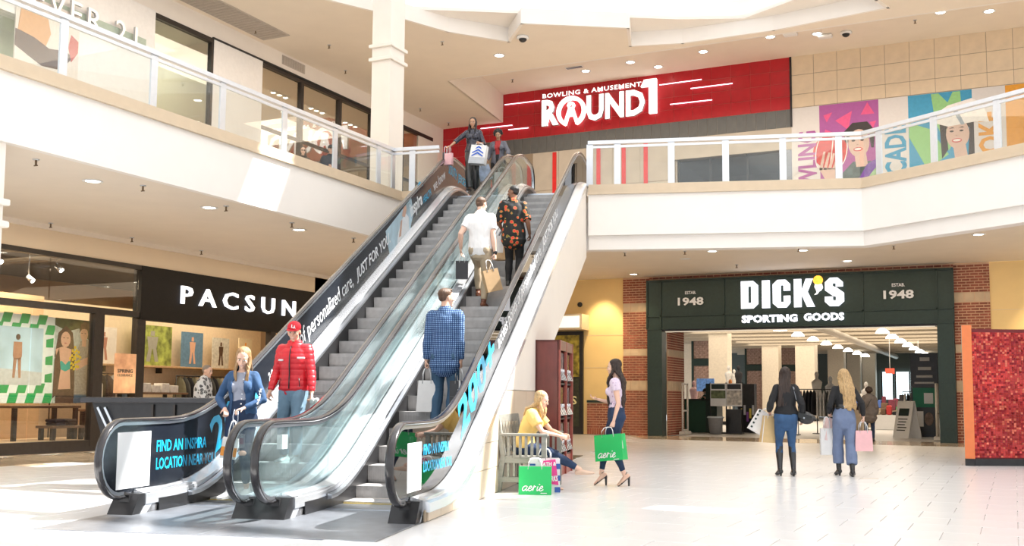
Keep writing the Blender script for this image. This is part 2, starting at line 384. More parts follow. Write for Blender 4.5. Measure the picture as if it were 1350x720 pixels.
# ------------------------------------------------------------------ brick work round the sports shop
BRICK = M('red_brick', (0.30, 0.085, 0.05), 0.8, var=0.35, scale=3.2, bump=0.3)
MORT = M('brick_mortar', (0.70, 0.47, 0.30), 0.85, var=0.06)
BLOCK = M('buff_block', (0.62, 0.47, 0.32), 0.8, var=0.12, scale=4)
def bricks_wall(name, x0, x1, z0, z1, fn, bands=(), backfn=None, soldier=False, parent=None):
    """fn(u, z, d): u along the wall, d outwards"""
    back = MB().prism([(x0, z0), (x1, z0), (x1, z1), (x0, z1)], fn, -0.03, 0.0)
    root = struct(back.build(name, MORT)) if parent is None else back.build(name, MORT, parent)
    b = MB(); g = MB(); z = z0 + 0.006; r = 0
    while z + 0.05 < z1:
        band = [q for q in bands if q[0] <= z + 0.04 <= q[1]]
        if band:
            z2 = min(band[0][1], z1); x = x0
            while x < x1 - 0.02: g.prism([(x + .008, z + .008), (min(x + .27, x1) - .006, z + .008), (min(x + .27, x1) - .006, z2 - .01), (x + .008, z2 - .01)], fn, 0, 0.012); x += .272
            z = z2; r += 1; continue
        if soldier and z < z0 + 0.22:
            x = x0
            while x < x1 - 0.02: b.prism([(x + .005, z), (min(x + .075, x1) - .005, z), (min(x + .075, x1) - .005, z + .2), (x + .005, z + .2)], fn, 0, 0.012); x += .083
            z += 0.215; continue
        x = x0 - (0.11 if r % 2 else 0)
        while x < x1:
            xa, xb = max(x, x0), min(x + 0.205, x1)
            if xb - xa > 0.02: b.prism([(xa, z), (xb, z), (xb, z + .056), (xa, z + .056)], fn, 0, 0.012)
            x += 0.225
        z += 0.081; r += 1
    tag(b.build('brickwork', BRICK, root, fix=False), kind='stuff')
    if g.v: tag(g.build('block_band', BLOCK, root, fix=False), kind='stuff')
    return root
fY = lambda u, z, d: (u, 32.70 - d, z)
BANDS = [(4.05, 4.32), (2.55, 2.82), (1.5, 1.78)]
bricks_wall('wall_brick_pier_left', -11.57, -10.66, 0, 5.17, fY, BANDS)
bricks_wall('wall_brick_pier_right', -1.48, -0.53, 0, 5.17, fY, BANDS)
bricks_wall('wall_brick_header', -10.66, -1.48, 4.99, 5.17, fY)
bricks_wall('wall_brick_wainscot_left', -12.84, -11.58, 0, 1.05, fY, soldier=True)
bricks_wall('wall_brick_wainscot_right', -0.52, 6.0, 0, 1.05, fY, soldier=True)
GREEN = M('dark_green_metal', (0.022, 0.042, 0.036), 0.38, 0.2, var=0.12)
struct(MB().box(-12.84, -11.58, 32.66, 32.72, 1.05, 1.13).build('trim_8', GREEN)); struct(MB().box(-0.52, 6, 32.66, 32.72, 1.05, 1.13).build('trim_9', GREEN))
fJ = lambda u, z, d: (-10.17 - 0.02 + d, u, z)
bricks_wall('wall_brick_return_left', 33.1, 35.0, 0, 3.55, fJ, BANDS, )
# ------------------------------------------------------------------ upper left shop wall plane, upper ceilings
struct(MB().box(WX - 0.25, WX, 2, 32.75, 10.42, 11.0).build('wall_upper_left', CREAM))
ZL, ZH = 10.93, 11.93
open_ = [(-15.0, -12), (-15.0, 20.6), (-14.2, 22.0), (-13.38, 23.84), (-12.22, 25.22), (-11.3, 24.09), (-8.89, 25.55), (-9.31, 26.93), (-7.92, 27.29), (-5.44, 27.29), (-2.53, 26.83), (-2.74, 26.19), (0.0, 25.0), (4.0, 19.5), (5.0, -12)]
outer = [(-18.7, -12), (-18.7, 32.78), (-16.11, 32.78), (-15.49, 27.6), (13.7, 27.6), (13.7, -12)]
def ceil_poly(name, outer, hole, z, th, mt):
    poly = outer + [outer[0]] + [hole[0]] + list(reversed(hole[1:])) + [hole[0]] if False else None
    return curve_prism(name, [outer, hole], z, th, mt)
def curve_prism(name, loops, z, th, mt):
    c = bpy.data.curves.new('t', 'CURVE'); c.dimensions = '2D'; c.fill_mode = 'BOTH'; c.extrude = th / 2
    for lp in loops:
        s = c.splines.new('POLY'); s.points.add(len(lp) - 1); s.use_cyclic_u = True
        for i, (x, y) in enumerate(lp): s.points[i].co = (x, y, 0, 1)
    o = bpy.data.objects.new('t', c); COL.objects.link(o); bpy.context.view_layer.update()
    me = bpy.data.meshes.new_from_object(o.evaluated_get(bpy.context.evaluated_depsgraph_get())); bpy.data.objects.remove(o); bpy.data.curves.remove(c)
    for v in me.vertices: v.co.z += z + th / 2
    me.materials.clear(); me.materials.append(mt); me.name = name
    return link(name, me)
open_in = [(x if abs(y + 12) > .1 else x, y) for x, y in open_]; open_in[0] = (-15.0, -11.5); open_in[-1] = (5.0, -11.5)
outer[0] = (-18.7, -12.2); outer[-1] = (13.7, -12.2)
struct(curve_prism('ceiling_upper', [outer, open_in], ZL, 0.08, CEIL))
hole2 = [(-14.75, -11.4), (-14.75, 22.3), (-14.3, 22.7), (-7.8, 26.5), (-6.2, 27.15), (-4.4, 26.2), (0.5, 24.8), (4.4, 19.5), (5.3, -11.4)]
struct(curve_prism('ceiling_skylight_ring', [[(-15.9, -12.1), (-15.9, 28.8), (7.0, 28.8), (7.0, -12.1)], hole2], 11.32, 0.08, FASCIA))
# recess sides between the two ceilings
b = MB()
for i in range(1, len(open_in) - 2):
    p, q = open_in[i], open_in[i + 1]; d = _n((q[0] - p[0], q[1] - p[1])); nn = np.array((-d[1], d[0])) * 0.04; e = d * .03
    b.prism([(p[0] - nn[0] - e[0], p[1] - nn[1] - e[1]), (q[0] - nn[0] + e[0], q[1] - nn[1] + e[1]), (q[0] + nn[0] + e[0], q[1] + nn[1] + e[1]), (p[0] + nn[0] - e[0], p[1] + nn[1] - e[1])], XY, ZL - 0.01, 11.33)
struct(b.build('trim_skylight_recess', FASCIA))
struct(MB().prism([(-16.11, 32.78), (-15.49, 27.55), (13.7, 27.55), (13.7, 32.78)], XY, ZH, ZH + 0.08).build('ceiling_upper_high', CEIL))
struct(MB().prism([(-16.13, 32.74), (-15.51, 27.6), (-15.45, 27.6), (-16.07, 32.74)], XY, ZL, ZH + .02).build('wall_ceiling_step', CEIL))
struct(MB().box(-15.5, 13.7, 27.52, 27.60, ZL + .02, ZH + 0.05).build('wall_ceiling_step_front', CEIL))
# unseen opaque sheet added over the skylight, slots cut to shape the sun patches
SUN_SLOTS = [(-7.5, -5.5, 18.6, 19.6), (-3.0, 3.4, 12.4, 13.6), (-3.0, 3.4, 14.0, 15.4), (-3.0, 3.4, 15.8, 17.2), (-3.0, 3.4, 17.6, 18.6), (-2.5, 0.2, 19.2, 20.4), (5.2, 8.0, 17.3, 17.7), (6.2, 8.8, 12.0, 13.0)]
SUNMASKM = M('sun_mask_panel', (0.85, 0.87, 0.9), 0.6, var=0.01)
rb_o = curve_prism('ceiling_sun_mask', [[(-15.9, -12), (-15.9, 27.9), (9.5, 27.9), (9.5, -12)]] + [[(a, c), (b, c), (b, d), (a, d)] for a, b, c, d in SUN_SLOTS], 14.0, .12, M('sun_mask_panel', (0.85, 0.87, 0.9), 0.6))
struct(rb_o)
# ------------------------------------------------------------------ round column and posts
def column(label, x0, x1, y0, y1, z0, z1, bands, nm='square_column'):
    r = thing(nm, label, 'column', ((x0 + x1) / 2, (y0 + y1) / 2, z0)); w_ = (x1 - x0) / 2; d_ = (y1 - y0) / 2
    MB().box(-w_, w_, -d_, d_, 0, z1 - z0).build('shaft', CREAM, r)
    for zb in bands: MB().bbox(-w_ - .06, w_ + .06, -d_ - .06, d_ + .06, zb - z0, zb - z0 + 0.09, 0.012).build('band', CREAM, r)
    return r
column('tall cream square column rising from the balcony behind the glass rail', -13.72, -13.2, 20.75, 21.38, H2, ZL, (9.22, 9.55))
column('cream square column under the left balcony at the edge of the clothes shop', -12.95, -12.27, 9.05, 9.66, 0, 4.6, (3.72, 3.42, ))
# ------------------------------------------------------------------ upper back wall: tiles
YB = 32.75
REDT = M('red_wall_tile', (0.50, 0.012, 0.022), 0.32, var=0.08, scale=3, spec=0.5)
REDJ = M('tile_joint', (0.62, 0.18, 0.15), 0.8)
GRYT = M('grey_wall_tile', (0.13, 0.135, 0.135), 0.45, var=0.1, scale=3)
GRYJ = M('grey_joint', (0.42, 0.38, 0.33), 0.8)
STONE = M('tan_stone_tile', (0.80, 0.65, 0.47), 0.5, var=0.07, scale=2.5)
STJ = M('stone_joint', (0.36, 0.28, 0.2), 0.8)
CONC = M('beige_concrete_panel', (0.56, 0.50, 0.42), 0.6, var=0.1, scale=1.5)
def backing(name, x0, x1, z0, z1, mt): return struct(MB().box(x0, x1, YB, YB + 0.1, z0, z1).build(name, mt))
def tiles(par, x0, x1, z0, z1, tw, thh, mt, gap=0.012, ztop=None, name='wall_tile'):
    cache = {}
    x = x0
    while x < x1 - 0.03:
        xe = min(x + tw, x1); zt = z1
        while zt > z0 + 0.03:
            zb = max(zt - thh, z0); k = (round(xe - x, 3), round(zt - zb, 3))
            if k not in cache:
                cache[k] = MB().bbox(gap / 2, k[0] - gap / 2, -0.014, 0, gap / 2 - k[1], -gap / 2, 0.004).build(name, mt, par); o = cache[k]
            else: o = cache[k].copy(); COL.objects.link(o); o.parent = par
            o.location = (x, YB + R_.uniform(-.001, .001), zt); zt = zb
        x = xe
rw = backing('wall_red_tiles', -16.11, -6.02, 10.26, 11.96, REDJ); tiles(rw, -16.11, -6.02, 10.26, 11.95, 0.63, 0.423, REDT)
rw2 = backing('wall_red_tiles_low', -18.5, -16.11, 10.26, 10.95, REDJ); tiles(rw2, -18.5, -16.11, 10.26, 10.94, 0.63, 0.423, REDT)
gw = backing('wall_grey_tiles', -17.2, -6.02, 9.69, 10.26, GRYJ); tiles(gw, -17.2, -6.02, 9.69, 10.26, 0.315, 0.57, GRYT)
rw3 = backing('wall_red_tiles_corner', -18.5, -17.2, 8.9, 10.26, REDJ); tiles(rw3, -18.5, -17.2, 8.9, 10.26, 0.63, 0.423, REDT)
tw_ = backing('wall_stone_tiles', -6.02, 3.6, 10.28, 11.96, STJ); tiles(tw_, -6.02, 3.6, 10.29, 11.95, 0.70, 0.62, STONE)
cw = backing('wall_beige_panels', -18.5, -9.8, H2, 9.69, STJ)
tiles(cw, -14.9, -9.8, H2, 9.69, 0.98, 1.35, CONC, name='wall_panel'); 
tiles(cw, -18.5, -14.9, H2, 9.2, 0.9, 1.35, GRYT, name='wall_panel')
for x in (-16.45, -14.07, -12.45, -11.55, -10.78):
    tag(MB().box(-0.07, 0.07, -0.03, -0.01, 0, 9.66 - H2 - .02).build('red_stripe', M('red_stripe_paint', (0.75, 0.02, 0.02), 0.4), cw)).location = (x, YB - .012, H2 + 0.01)
# entrance recess
dk = M('dark_interior', (0.05, 0.045, 0.045), 0.5); 
struct(MB().box(-9.8, -6.3, 36.0, 36.1, H2, 9.7).build('wall_entrance_back', dk)); struct(MB().box(-9.85, -9.75, 32.85, 36, H2, 9.7).build('wall_entrance_side', CONC)); struct(MB().box(-6.35, -6.25, 32.85, 36, H2, 9.7).build('wall_entrance_side_right', dk))
struct(MB().box(-9.8, -6.3, 32.8, 36, 9.0, 9.1).build('ceiling_entrance', M('entrance_ceiling', (0.2, 0.17, 0.14), .6)))
struct(MB().box(-9.8, -6.02, YB, YB + .1, 9.0, 9.69).build('wall_entrance_header', CONC))
struct(MB().box(-9.8, -6.3, 32.75, 36.1, H2 - .1, H2).build('floor_entrance', dk))
d = thing('glass_entrance', 'dark glass entrance of the bowling hall behind the right glass rail', 'entrance', (-8.05, 32.9, H2))
for x in (-1.65, -0.6, 0.6, 1.65): MB().box(x - .03, x + .03, 0, .08, 0, 3.35).build('mullion', BLACK, d)
MB().box(-1.68, 1.68, 0, .08, 2.35, 2.45).build('transom', BLACK, d); MB().box(-1.68, 1.68, 0.03, .045, 0, 3.3).build('pane', glass('dark_door_glass', (.5, .5, .5), .03, .3), d)
# shadow reveal beside red wall
struct(MB().box(-6.05, -5.99, YB - .05, YB + .02, 9.69, 11.95).build('trim_10', BLACK))
# second floor back wall beyond the poster wall
struct(backing('wall_poster_backing', -6.02, 3.6, H2, 10.28, CREAM)); struct(MB().box(3.6, 13.6, YB, YB + .1, H2, 12).build('wall_upper_back_right', CREAM))
# ------------------------------------------------------------------ escalators (built in the E frame: a across, b along, z up)
SL = 0.5137
def nose(b): return SL * (b - 18.7) + 3.87
def path(off, zb, zt, b0, b1, Lr=0.75, n=7):
    """flat - incline - flat line as (b, z) points"""
    ib = 18.7 + (zb - 3.87 - off) / SL; it = 18.7 + (zt - 3.87 - off) / SL
    pts = [(b0, zb)]
    def q(p0, p1, p2):
        return [tuple((1 - t) ** 2 * np.array(p0) + 2 * t * (1 - t) * np.array(p1) + t * t * np.array(p2)) for t in np.linspace(0, 1, n)]
    pts += q((max(ib - Lr, b0 + .02), zb), (ib, zb), (ib + Lr, zb + SL * Lr))
    pts += q((it - Lr, zt - SL * Lr), (it, zt), (min(it + Lr, b1 - .02), zt))
    pts.append((b1, zt)); return pts
def zat(pts, b):
    for (b0, z0), (b1, z1) in zip(pts, pts[1:]):
        if b0 <= b <= b1: return z0 + (z1 - z0) * (b - b0) / max(b1 - b0, 1e-6)
    return pts[0][1] if b < pts[0][0] else pts[-1][1]
HB, HT = 9.5, 23.6
RAIL = path(0.93, 0.93, 6.58, HB, HT)
DECK = path(0.25, 0.21, 5.93, 9.75, 23.95)
def sweep(mb, section, pts, a0, mi=0, smooth=False):
    """section: list of (da, dz) swept along (b, z) points"""
    n = len(section); v = []; f = []
    for (b, z) in pts:
        for da, dz in section: v.append((a0 + da, b, z + dz))
    for i in range(len(pts) - 1):
        for j in range(n): q = (j + 1) % n; f.append((i * n + j, i * n + q, (i + 1) * n + q, (i + 1) * n + j))
    f.append(tuple(range(n))); f.append(tuple(range((len(pts) - 1) * n, len(pts) * n))); mb.add(v, f, mi, smooth); return mb
def arc(cb, cz, r, a0, a1, n=14): return [(cb + r * math.cos(t), cz + r * math.sin(t)) for t in np.linspace(a0, a1, n)]
RAILP = list(reversed(arc(HB, .55, .38, PI / 2, PI * 1.55))) + RAIL[1:-1] + arc(HT, 6.20, .38, PI / 2, -PI * 0.45)
VINYL = M('black_vinyl', (0.012, 0.015, 0.022), 0.16, 0.0, var=0.1, spec=0.38)
VINYLG = glass('tinted_vinyl_glass', (0.16, 0.17, 0.19), 0.12, 0.45)
CYAN = M('cyan_print', (0.01, 0.42, 0.72), 0.4, var=0.02); WPR = M('white_print', (0.85, 0.87, 0.9), 0.4, var=0.01)
SCUFF = M('scuffed_steel', (.38, .38, .39), .22, .8, var=.6, scale=14)
STEPM = M('step_aluminium', (0.50, 0.485, 0.48), 0.45, 0.25, var=0.10, scale=9)
_n_ = STEPM.node_tree.nodes; _l_ = STEPM.node_tree.links    # fine cleat grooves
wv = _n_.new('ShaderNodeTexWave'); wv.inputs['Scale'].default_value = 22; wv.bands_direction = 'X'; tcx = _n_.new('ShaderNodeTexCoord'); _l_.new(tcx.outputs['Object'], wv.inputs['Vector'])
bpx = _n_.new('ShaderNodeBump'); bpx.inputs['Strength'].default_value = 0.5; bpx.inputs['Distance'].default_value = 0.006; _l_.new(wv.outputs[0], bpx.inputs['Height']); _l_.new(bpx.outputs[0], _n_['Principled BSDF'].inputs['Normal'])
YEDGE = M('yellow_edge', (0.75, 0.55, 0.10), 0.5)
LT = thing('escalator', 'left escalator between a black printed side panel and clear glass, carrying people down', 'escalator', E(-5.12, 9.5, 0), TH, 'pair of escalators')
RT = thing('escalator', 'right escalator carrying shoppers up, with tan stone side cladding and tinted glass', 'escalator', E(-3.54, 9.5, 0), TH, 'pair of escalators')
def loc_(root_a, pts): return pts
def esc_steps(root, ac):
    hw = 0.5
    prof = [(0, 0), (0.405, 0), (0.405, -0.24), (0.03, -0.24), (0.006, -0.16), (-0.004, -0.05)]
    st = MB().prism(prof, lambda u, v_, d: (d, u, v_), -hw, hw).build('step', STEPM, root)
    st.location = (0, 11.5 - 9.5, 0.171)
    zs = [(11.1, 0.035)] + [(11.5 + .4015 * k, 0.171 + .2055 * k) for k in range(1, 27)] + [(22.34, 5.62)]
    for b, z in zs:
        o = st.copy(); COL.objects.link(o); o.parent = root; o.location = (0, b - 9.5, z)
    MB().box(-hw, hw, 1.06, 1.62, -0.02, 0.012).build('landing_comb', STEEL, root); MB().box(-hw, hw, 12.9, 14.4, H2 - .03, H2 + 0.012).build('landing_comb', STEEL, root)
    MB().box(-hw, hw, 1.585, 1.62, 0.012, 0.018).build('yellow_comb_edge', YEDGE, root)
    tp = [(b - 9.5, nose(b) - .30) for b in (11.9, 22.0)]; lo = [(12.6, 4.3), (8.0, 2.05), (3.2, -0.0), (1.6, -0.0)]
    MB().prism(tp + lo, lambda u, v_, d: (d, u, v_), -hw - .1, hw + .1).build('truss_casing', CREAM, root)
def baluster(root, ac, a, side, kind):
    """a: handrail line; side: +1 step lane on the -a side ... kind: clear / vinyl / tinted"""
    da = a - ac
    L = lambda pts: [(b - 9.5, z) for b, z in pts]
    # handrail: C shaped section swept with true normals
    pts = L(RAILP); m = MB(); n = len(pts); sec = []
    for k in range(10):
        t = 2 * PI * k / 10; sec.append((0.043 * math.cos(t), 0.022 * math.sin(t)))
    v = []; f = []
    for i, p in enumerate(pts):
        d = np.array(pts[min(i + 1, n - 1)]) - np.array(pts[max(i - 1, 0)]); d = d / np.linalg.norm(d); nn = (-d[1], d[0])
        for x, y in sec: v.append((da + x, p[0] + nn[0] * y, p[1] + nn[1] * y))
    for i in range(n - 1):
        for j in range(10): q = (j + 1) % 10; f.append((i * 10 + j, i * 10 + q, (i + 1) * 10 + q, (i + 1) * 10 + j))
    f.append(tuple(range(10))); f.append(tuple(range((n - 1) * 10, n * 10))); m.add(v, f, 0, True); m.build('handrail', RUB, root)
    # steel guide under the rubber
    m = MB(); v = []; f = []
    for i, p in enumerate(pts):
        d = np.array(pts[min(i + 1, n - 1)]) - np.array(pts[max(i - 1, 0)]); d = d / np.linalg.norm(d); nn = (-d[1], d[0])
        for x, y in ((-.022, -.02), (.022, -.02), (.022, -.052), (-.022, -.052)): v.append((da + x, p[0] + nn[0] * y, p[1] + nn[1] * y))
    for i in range(n - 1):
        for j in range(4): q = (j + 1) % 4; f.append((i * 4 + j, i * 4 + q, (i + 1) * 4 + q, (i + 1) * 4 + j))
    m.add(v, f); m.build('handrail_guide', STEEL, root)
    # glass / vinyl infill in panels
    def zt_(b):
        if b < HB: return .55 + math.sqrt(max(.34 ** 2 - (b - HB) ** 2, 0))
        if b > HT: return 6.20 + math.sqrt(max(.34 ** 2 - (b - HT) ** 2, 0))
        return zat(RAIL, b) - .04
    def zb_(b):
        if b < HB: return .55 - math.sqrt(max(.34 ** 2 - (b - HB) ** 2, 0))
        if b < 9.85: return .21
        if b > HT: return max(6.20 - math.sqrt(max(.34 ** 2 - (b - HT) ** 2, 0)), 5.93)
        return zat(DECK, b) - .0
    joints = [9.16, 11.0, 12.6, 14.4, 16.2, 18.0, 19.8, 21.6, 23.94] if kind != 'vinyl' else [9.16, 11.45, 14.0, 16.6, 19.2, 21.8, 23.94]
    for j0, j1 in zip(joints, joints[1:]):
        bs = sorted(set([j0 + .003] + [x for x in np.arange(j0, j1, 0.06 if (j0 < 9.5 or j1 > 23) else 0.2)][1:] + [j1 - .003])); m = MB(); v = []; f = []
        for b in bs:
            for x in (-.006, .006): v += [(da + x, b - 9.5, zb_(b)), (da + x, b - 9.5, max(zt_(b), zb_(b) + .002))]
        k = len(bs)
        for i in range(k - 1):
            o = 4 * i; f += [(o, o + 4, o + 5, o + 1), (o + 2, o + 3, o + 7, o + 6), (o + 1, o + 5, o + 7, o + 3), (o, o + 2, o + 6, o + 4)]
        f += [(0, 1, 3, 2), (4 * k - 4, 4 * k - 2, 4 * k - 1, 4 * k - 3)]
        m.add(v, f); m.build('side_panel' if kind == 'vinyl' else 'glass_panel', {'clear': GLB, 'vinyl': VINYL, 'tinted': VINYLG}[kind], root)
    # decks and skirt.  inner deck towards lane (sg: lane direction)
    sg = -1 if side > 0 else 1
    dk_ = L(DECK); m = MB()
    sweep(m, [(sg * .15, -.12), (sg * .15, -.02), (sg * .03, .025), (sg * .012, .025), (sg * .012, -.12)], dk_, da); m.build('inner_deck', STEELW, root)
    m = MB(); ow = 0.21 if kind == 'tinted' else 0.135
    sweep(m, [(-sg * ow, -.12), (-sg * ow, -.03), (-sg * .03, .02), (-sg * .012, .02), (-sg * .012, -.12)], dk_, da); m.build('outer_deck', STEELW, root)
    sk = L(path(0.12, 0.09, 5.80, 10.0, 23.9)); m = MB(); sweep(m, [(sg * .156, -.50), (sg * .156, .04), (sg * .146, .04), (sg * .146, -.50)], [(b, max(z, -5)) for b, z in sk], da)
    m.v = [(x, y, max(z, 0.0)) for x, y, z in m.v]; m.build('skirt_panel', BLACK, root)
    # rail along the skirt (brush guard)
    sk2 = L(path(0.17, 0.13, 5.85, 10.6, 23.2)); m = MB(); sweep(m, [(sg * .205, -.02), (sg * .205, .02), (sg * .157, .03), (sg * .157, -.03)], sk2, da); m.build('skirt_guard', STEEL, root)
    # newel foot
    m = MB(); fn = lambda u, v_, d: (d, u, v_)
    m.prism([(0.02, 0), (0.17, 0), (0.37, .20), (0.16, .20)], fn, da - .135, da + .135); m.build('newel_foot', BLACK, root)
    m = MB(); m.prism([(0.17, 0.0), (0.28, 0.0), (0.50, .165), (1.35, .175), (2.1, .22), (1.5, .245), (0.45, .215), (0.37, .20)], fn, da - .14, da + .14); m.build('newel_cover', STEELW, root)
    m = MB(); m.prism([(0.28, 0.0), (1.42, 0.0), (1.95, .10), (2.1, .22), (1.35, .175), (0.50, .165)], fn, da - .132, da + .132); m.build('kick_panel', SCUFF, root)
    MB().box(da - .05, da + .05, 0.10, 0.20, 0.12, 0.19).build('handrail_inlet', BLACK, root)
    MB().box(da - .134, da + .134, .75, .9, .05, .09).build('maker_plate', WHT, root)
esc_steps(LT, -5.12); esc_steps(RT, -3.54)
baluster(LT, -5.12, -5.78, -1, 'vinyl'); baluster(LT, -5.12, -4.46, 1, 'clear')
baluster(RT, -3.54, -4.19, -1, 'clear'); baluster(RT, -3.54, -2.89, 1, 'tinted')
# filler between the two escalators
m = MB(); sweep(m, [(-.03, -.06), (.03, -.06), (.03, 0.0), (-.03, 0.0)], [(b - 9.5, z) for b, z in DECK], -4.325 + 3.54); m.build('centre_deck', STEELW, RT)
# little warning decals on the glass by the foot
for rt, ac, a in ((RT, -3.54, -2.89), (RT, -3.54, -4.19)):
    o = MB().box(a - ac - .062, a - ac - .006, .26, .40, .66, .80).build('warning_plate', WHT, rt)
    MB().box(a - ac - .064, a - ac - .0625, .30, .36, .70, .76).build('red_symbol', M('red_symbol', (.7, .05, .08)), rt)
# ---------------- printing on the black left panel and on the tinted right glass
phi = math.atan(SL); xi = (0, math.cos(phi), math.sin(phi)); yi = (0, -math.sin(phi), math.cos(phi))
def ptxt(root, ac, a, body, b, z, w_, h_, mt, incl=True, **k):
    place_text('printed_word', body, (a - ac + .0065, b - 9.5, z), xi if incl else (0, 1, 0), yi if incl else (0, 0, 1), w_, h_, mt, root, depth=.0015, **k)
def dl(b, k=.13): return nose(b) + .25 + k
ca = math.cos(phi)
ptxt(LT, -5.12, -5.78, 'FIND AN INSPIRA', 10.17, .585, 1.10, .125, CYAN, False, bold=.02)
ptxt(LT, -5.12, -5.78, 'LOCATION NEAR YOU.', 10.17, .40, 1.36, .125, CYAN, False, bold=.02)
MB().box(-.66 + .0062, -.66 + .008, 9.43 - 9.5, 10.05 - 9.5, .25, .81).build('white_print_panel', WPR, LT)
ptxt(LT, -5.12, -5.78, '200+', 11.5, .50, 1.45, .42, CYAN, bold=.02)
ptxt(LT, -5.12, -5.78, 'access points', 13.0, dl(13.0, .10), .95 / ca * .9, .26, WPR, bold=.0)
ptxt(LT, -5.12, -5.78, 'of personalized care,', 14.02, dl(14.02, .10), 2.15 / ca, .31, WPR, bold=.005)
ptxt(LT, -5.12, -5.78, 'JUST FOR YOU.', 16.32, dl(16.32), 1.75 / ca, .25, WPR, bold=.02, shear=.15)
ptxt(LT, -5.12, -5.78, 'inspira', 19.35, dl(19.35, .13), .80 / ca, .33, WPR, bold=.03)
ptxt(LT, -5.12, -5.78, 'HEALTH', 20.2, dl(20.2, .20), .55 / ca, .14, CYAN, bold=.01)
flat_shape('printed_swoosh', [[(10.15, 5.28), (10.35, 5.47), (10.62, 5.47), (10.62, 5.43), (10.38, 5.41)]], lambda u, v_, d: (d, u, v_), -.66 + .0062, -.66 + .008, CYAN, LT)
ptxt(LT, -5.12, -5.78, 'we know', 20.95, dl(20.95, .20), .95 / ca, .22, WPR, bold=.0)
ptxt(LT, -5.12, -5.78, 'SOUTH', 22.15, 6.12, .75, .24, CYAN, False, bold=.02); ptxt(LT, -5.12, -5.78, 'JERSEY', 23.02, 6.08, .82, .24, CYAN, False, bold=.02)
# printed picture of a nurse in pale blue
fn = lambda u, v_, d: (d, u - 9.5, v_)
def pr(nm, poly, mt, k=0): flat_shape(nm, [poly], fn, -.66 + .0062, -.66 + .0072 + k * .0008, mt, LT)
PB = M('pale_blue_print', (0.42, 0.58, 0.68), .4, var=.35, scale=2); PW = M('pale_white_print', (.80, .84, .88), .4, var=.05); SK = M('skin_print', (.60, .36, .26), .4)
pr('printed_background', [(18.0, dl(18.0, .0)), (19.25, dl(19.25, .0)), (19.5, dl(19.0, .50)), (19.3, dl(19.3, .6)), (17.75, dl(17.75, .50))], PB)
pr('printed_figure', [(18.45, dl(18.45, .02)), (19.2, dl(19.2, .03)), (19.15, dl(19.15, .28)), (18.95, dl(18.95, .42)), (18.7, dl(18.7, .38)), (18.5, dl(18.5, .2))], PW, 1)
pr('printed_head', [(18.72, dl(18.8, .40)), (18.9, dl(18.9, .36)), (19.0, dl(19, .46)), (18.96, dl(18.95, .58)), (18.8, dl(18.8, .57))], SK, 2)
pr('printed_arm', [(18.55, dl(18.55, .1)), (18.68, dl(18.68, .08)), (18.74, dl(18.74, .38)), (18.64, dl(18.64, .37))], SK, 2)
# right, on the tinted glass (outer face)
MB().box(.65 + .0062, .65 + .008, .16, .64, .27, .74).build('white_print_panel', WPR, RT)
ptxt(RT, -3.54, -2.89, 'FIND AN INSPIRA', 10.22, .60, 1.02, .11, CYAN, False, bold=.02)
ptxt(RT, -3.54, -2.89, 'LOCATION NEAR YOU.', 10.22, .43, 1.15, .11, CYAN, False, bold=.02)
ptxt(RT, -3.54, -2.89, '200+', 11.80, .68, 2.1, .48, CYAN, bold=.03)
ptxt(RT, -3.54, -2.89, 'access points of personalized care,', 13.9, dl(13.9, .12), 3.9, .27, WPR)
ptxt(RT, -3.54, -2.89, 'JUST FOR YOU.', 17.55, dl(17.55, .15), 1.9, .24, WPR, bold=.02)
# ---------------- side wall of the right escalator
fnE = lambda u, v_, d: (d, u, v_)
DK = [(b, z - .10) for b, z in DECK]
def under(b): return 0 if b < 17.35 else 2.13 + (b - 17.35) * (4.36 - 2.13) / (22.2 - 17.35)
r = struct(thing('wall_escalator_side', 'cream and stone side wall under the right escalator', None, E(0, 0, 0), TH)) if False else None
sw = MB(); bs = list(np.arange(9.72, 22.2, .18)) + [22.2]
up_ = [(b, zat(DK, b)) for b in bs]
pol = [p for p in up_ if p[1] > 1.29]; b_s = 18.7 + (1.29 + .10 - .25 - 3.87) / SL
sw.prism([(b_s, 1.29)] + pol + [(22.2, 4.30), (17.35, 2.13), (17.35, 1.29)], fnE, -2.74, -2.71)
def Eobj(o): o.location = (0, 0, 0); o.rotation_euler = (0, 0, TH); return o
W1 = struct(Eobj(sw.build('wall_escalator_side', CREAM)))
MB().prism([(17.35, 0), (17.35, 2.13), (22.2, 4.36), (22.2, 4.2), (17.45, 2.05), (17.45, 0)], fnE, -5.9, -2.712).build('end_panel', CREAM, W1)
low = [p for p in up_ if p[1] <= 1.29]
sb = MB().prism([(9.72, 0)] + low + [(b_s, 1.285), (17.35, 1.285), (17.35, 0)], fnE, -2.735, -2.722).build('stone_backing', STJ, W1)
